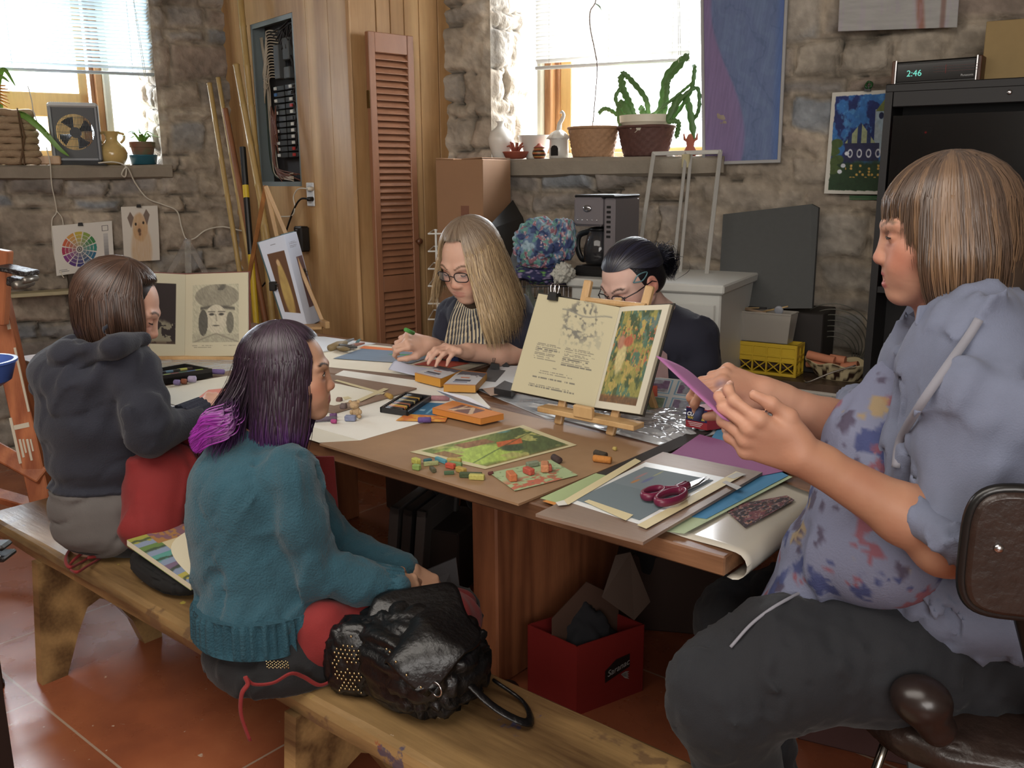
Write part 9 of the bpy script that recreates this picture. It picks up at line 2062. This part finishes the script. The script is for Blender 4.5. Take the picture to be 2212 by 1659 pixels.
 lg=Field(.012);lg.ell(J(1052,850,3.30),(.16,.16,.10),None,.04);lg.chain([J(1080,860,3.30),J(1010,900,3.0)],[.08,.065],.04);lg.chain([J(1000,860,3.34),J(940,890,3.08)],[.08,.065],.04);lg.chain([J(1010,905,3.0),J(1020,1010,3.02),J(1030,1080,3.1)],[.062,.05,.04],.03);lg.chain([J(940,895,3.08),J(950,1000,3.1),J(960,1060,3.16)],[.062,.05,.04],.03);lg.build('jeans',cloth_mat('black_jeans',(.045,.05,.065)),t)
 a=J(876,712,3.0);mb=MB();mb.tube([a,a+FD*.05-UPV*.02+RT*.02],.007,10);tag(mb.build('pastel_stick',mat('green_chalk',(.30,.62,.28),.8),None,True),'green pastel held in the blonde girl\'s raised hand','pastel')
 st_=J(1052,900,3.30);s2=thing('stool','plain wooden stool under the blonde girl','stool',(st_[0],st_[1],0));z=J(1052,850,3.3)[2]-.11
 mb=MB((st_[0],st_[1],0));mb.cyl((0,0,z-.03),(0,0,z),.16,n=28);mb.build('seat',M_leg,s2)
 for k in range(4):
  a=k*PI/2+.4;mb=MB((st_[0],st_[1],0));mb.cyl((.10*math.cos(a),.10*math.sin(a),z-.03),(.15*math.cos(a),.15*math.sin(a),0),.014);mb.build('leg',M_leg,s2)
blonde()
def pony():
 c,R=heads((1366,606),2.92,-RT*.80-FD*.60,-.50);s=1.04
 sk=(.86,.70,.64);t=person('person','person with dark hair tied back, glasses and a navy T-shirt behind the book easel',(c[0],c[1],.50))
 F=Field(.010,[(c+R@np.array([0,.04,-.02]),(.13,.13,.13),.0034)])
 P=head_ops(F,c,R,s,sk,(.74,.44,.42),(.22,.15,.13),eye_open=.3)
 nb=J(1430,690,3.02);F.cap(P(0,-.022,-.065),nb,.048,.054,.03);F.cap(nb,J(1440,800,3.06),.05,.10,.05)
 F.chain([J(1515,735,2.98),J(1510,850,2.94)],[.052,.045],.02);F.chain([J(1510,850,2.94),J(1430,880,2.78),J(1380,880,2.70)],[.045,.036,.026],.02);F.chain([J(1395,745,3.14),J(1370,830,3.08),J(1330,850,2.90)],[.05,.042,.026],.02)
 hand_ops(F,J(1380,880,2.70),unit(J(1340,880,2.64)-J(1380,880,2.70)),UPV,1.0,[(.3,.5,.3)]*4,thumb=(.5,.3),right=False,k=.008)
 hand_ops(F,J(1330,850,2.90),unit(J(1300,860,2.84)-J(1330,850,2.90)),UPV,1.0,[(.3,.5,.3)]*4,thumb=(.5,.3),right=True,k=.008)
 F.build('body',M_skin,t,sk,.2);glasses(t,P,R,s,mat('dark_spectacles',(.08,.05,.08),.3))
 for x in(-1,1):
  mb=MB();mb.tube([P(x*(.032+u*.013),.0935-.010*u*u,-.004+.003*u*u)for u in np.linspace(-1,1,9)],.0014,5);mb.build('eyelash',mat('lash',(.08,.05,.04),.7),t)
 Hm=mat('dark_slick_hair',(.065,.065,.10),.35,spec=.6,bump=.4,bscale=40,stretch=(3,3,10))
 qb=unit(np.array([.10,-1.0,-.30]));bun=c+R@((qb*np.array([.082,.101,.094])*1.1+np.array([0,-.015,.03]))*s);rnd=np.random.RandomState(6);st=[];col=[];W_=[];a0,a1=lin((.07,.065,.10)),lin((.16,.17,.25))
 for i in range(1500):
  th=rnd.uniform(-1.9,1.9);al=1.05 if abs(th)<.9 else 1.05+(abs(th)-.9)*.55;q0=np.array([math.sin(al)*math.sin(th),math.sin(al)*math.cos(th),math.cos(al)]);E=np.array([.082,.101,.094])*(1.0+rnd.uniform(0,.05))
  n=14;pts=[]
  om=math.acos(np.clip(q0@qb,-1,1))+1e-4
  for j in range(n):u=j/(n-1);q=(math.sin((1-u)*om)*q0+math.sin(u*om)*qb)/math.sin(om);pts.append(c+R@((q*E+np.array([0,-.015,.030]))*s))
  st.append(np.array(pts));k=rnd.rand();col.append(np.tile(a0*(1-k)+a1*k,(n,1)));W_.append(rnd.uniform(.0015,.003))
 for i in range(650):
  o=rnd.normal(0,1,3)*.010;e=J(1446+rnd.uniform(-14,14),596+rnd.uniform(-34,12),3.06);n=14;p=spline([bun+o*.4,bun+RT*.02+UPV*.016+o*1.6,e*.5+(bun+RT*.03+UPV*.02)*.5+o*1.5,e],n);st.append(p);k=rnd.rand();col.append(np.tile(a0*(1-k)+a1*k,(n,1)));W_.append(rnd.uniform(.0006,.0013))
 ribbon_mesh(st,W_,np.array(col),'hair',M_hair,t,c)
 G=Field(.008);e=lambda p,r,k=.02,sub=False:G.ell(c+R@(np.array(p)*s),np.array(r)*s,R,k,sub)
 e((0,-.017,.032),(.080,.098,.090));e((0,-.05,-.02),(.072,.06,.06),.02);e((0,.100,-.045),(.080,.092,.090),.01,True);G.ell(bun,(.024,.022,.022),None,.01);G.build('hair_underlayer',Hm,t)
 mb=MB();a,b,m_=J(1368,611,2.805),J(1398,588,2.83),J(1384,594,2.81);mb.tube(spline([a,J(1379,594,2.80),b,J(1388,606,2.81),a],24),.0022,6);mb.build('hair_clip',mat('teal_clip',(.35,.52,.56),.3),t,True)
 T=Field(.009);T.ell(J(1442,728,3.04),(.160,.135,.105),None,.04);T.ell(J(1440,810,3.05),(.145,.13,.13),None,.03);T.cap(J(1430,690,3.02),J(1432,720,3.04),.062,.08,.03);T.chain([J(1500,735,2.98),J(1512,785,2.96)],[.075,.068],.03);T.chain([J(1400,745,3.14),J(1390,800,3.12)],[.07,.06],.03)
 T.disp+=[folds(.010,12,111,(.2,.2,1),2)];T.build('t_shirt',cloth_mat('dark_navy_shirt',(.12,.13,.20),bump=.2),t,(.08,.09,.15))
 mb=MB();mb.tube(spline([J(1412,640,2.99),J(1420,668,2.97),J(1424,700,2.96),J(1424,760,2.92)],14),.009,6,flat=.5);mb.build('apron_strap',mat('pink_apron',(.62,.50,.50),.8),t,True)
 mb=MB();mb.slab([J(1405,740,2.90),J(1440,750,2.91),J(1445,830,2.90),J(1400,830,2.88)],.006,FD);mb.build('apron_bib',mat('pink_apron',(.62,.50,.50),.8),t)
 lg=Field(.012);b=J(1440,900,3.06);lg.ell(b,(.16,.16,.10),None,.04);lg.chain([b+RT*.06,b-FD*.32+RT*.04,b-FD*.30+RT*.04-UPV*.42],[.08,.065,.045],.04);lg.chain([b-RT*.08,b-FD*.32-RT*.10,b-FD*.30-RT*.10-UPV*.42],[.08,.065,.045],.04);lg.build('jeans',cloth_mat('black_jeans',(.045,.05,.065)),t)
 s2=thing('stool','plain wooden stool under the girl with the ponytail','stool',(b[0],b[1],0));z=b[2]-.11;mb=MB((b[0],b[1],0));mb.cyl((0,0,z-.03),(0,0,z),.16,n=28);mb.build('seat',M_leg,s2)
 for k in range(4):
  a=k*PI/2+.4;mb=MB((b[0],b[1],0));mb.cyl((.10*math.cos(a),.10*math.sin(a),z-.03),(.15*math.cos(a),.15*math.sin(a),0),.014);mb.build('leg',M_leg,s2)
pony()
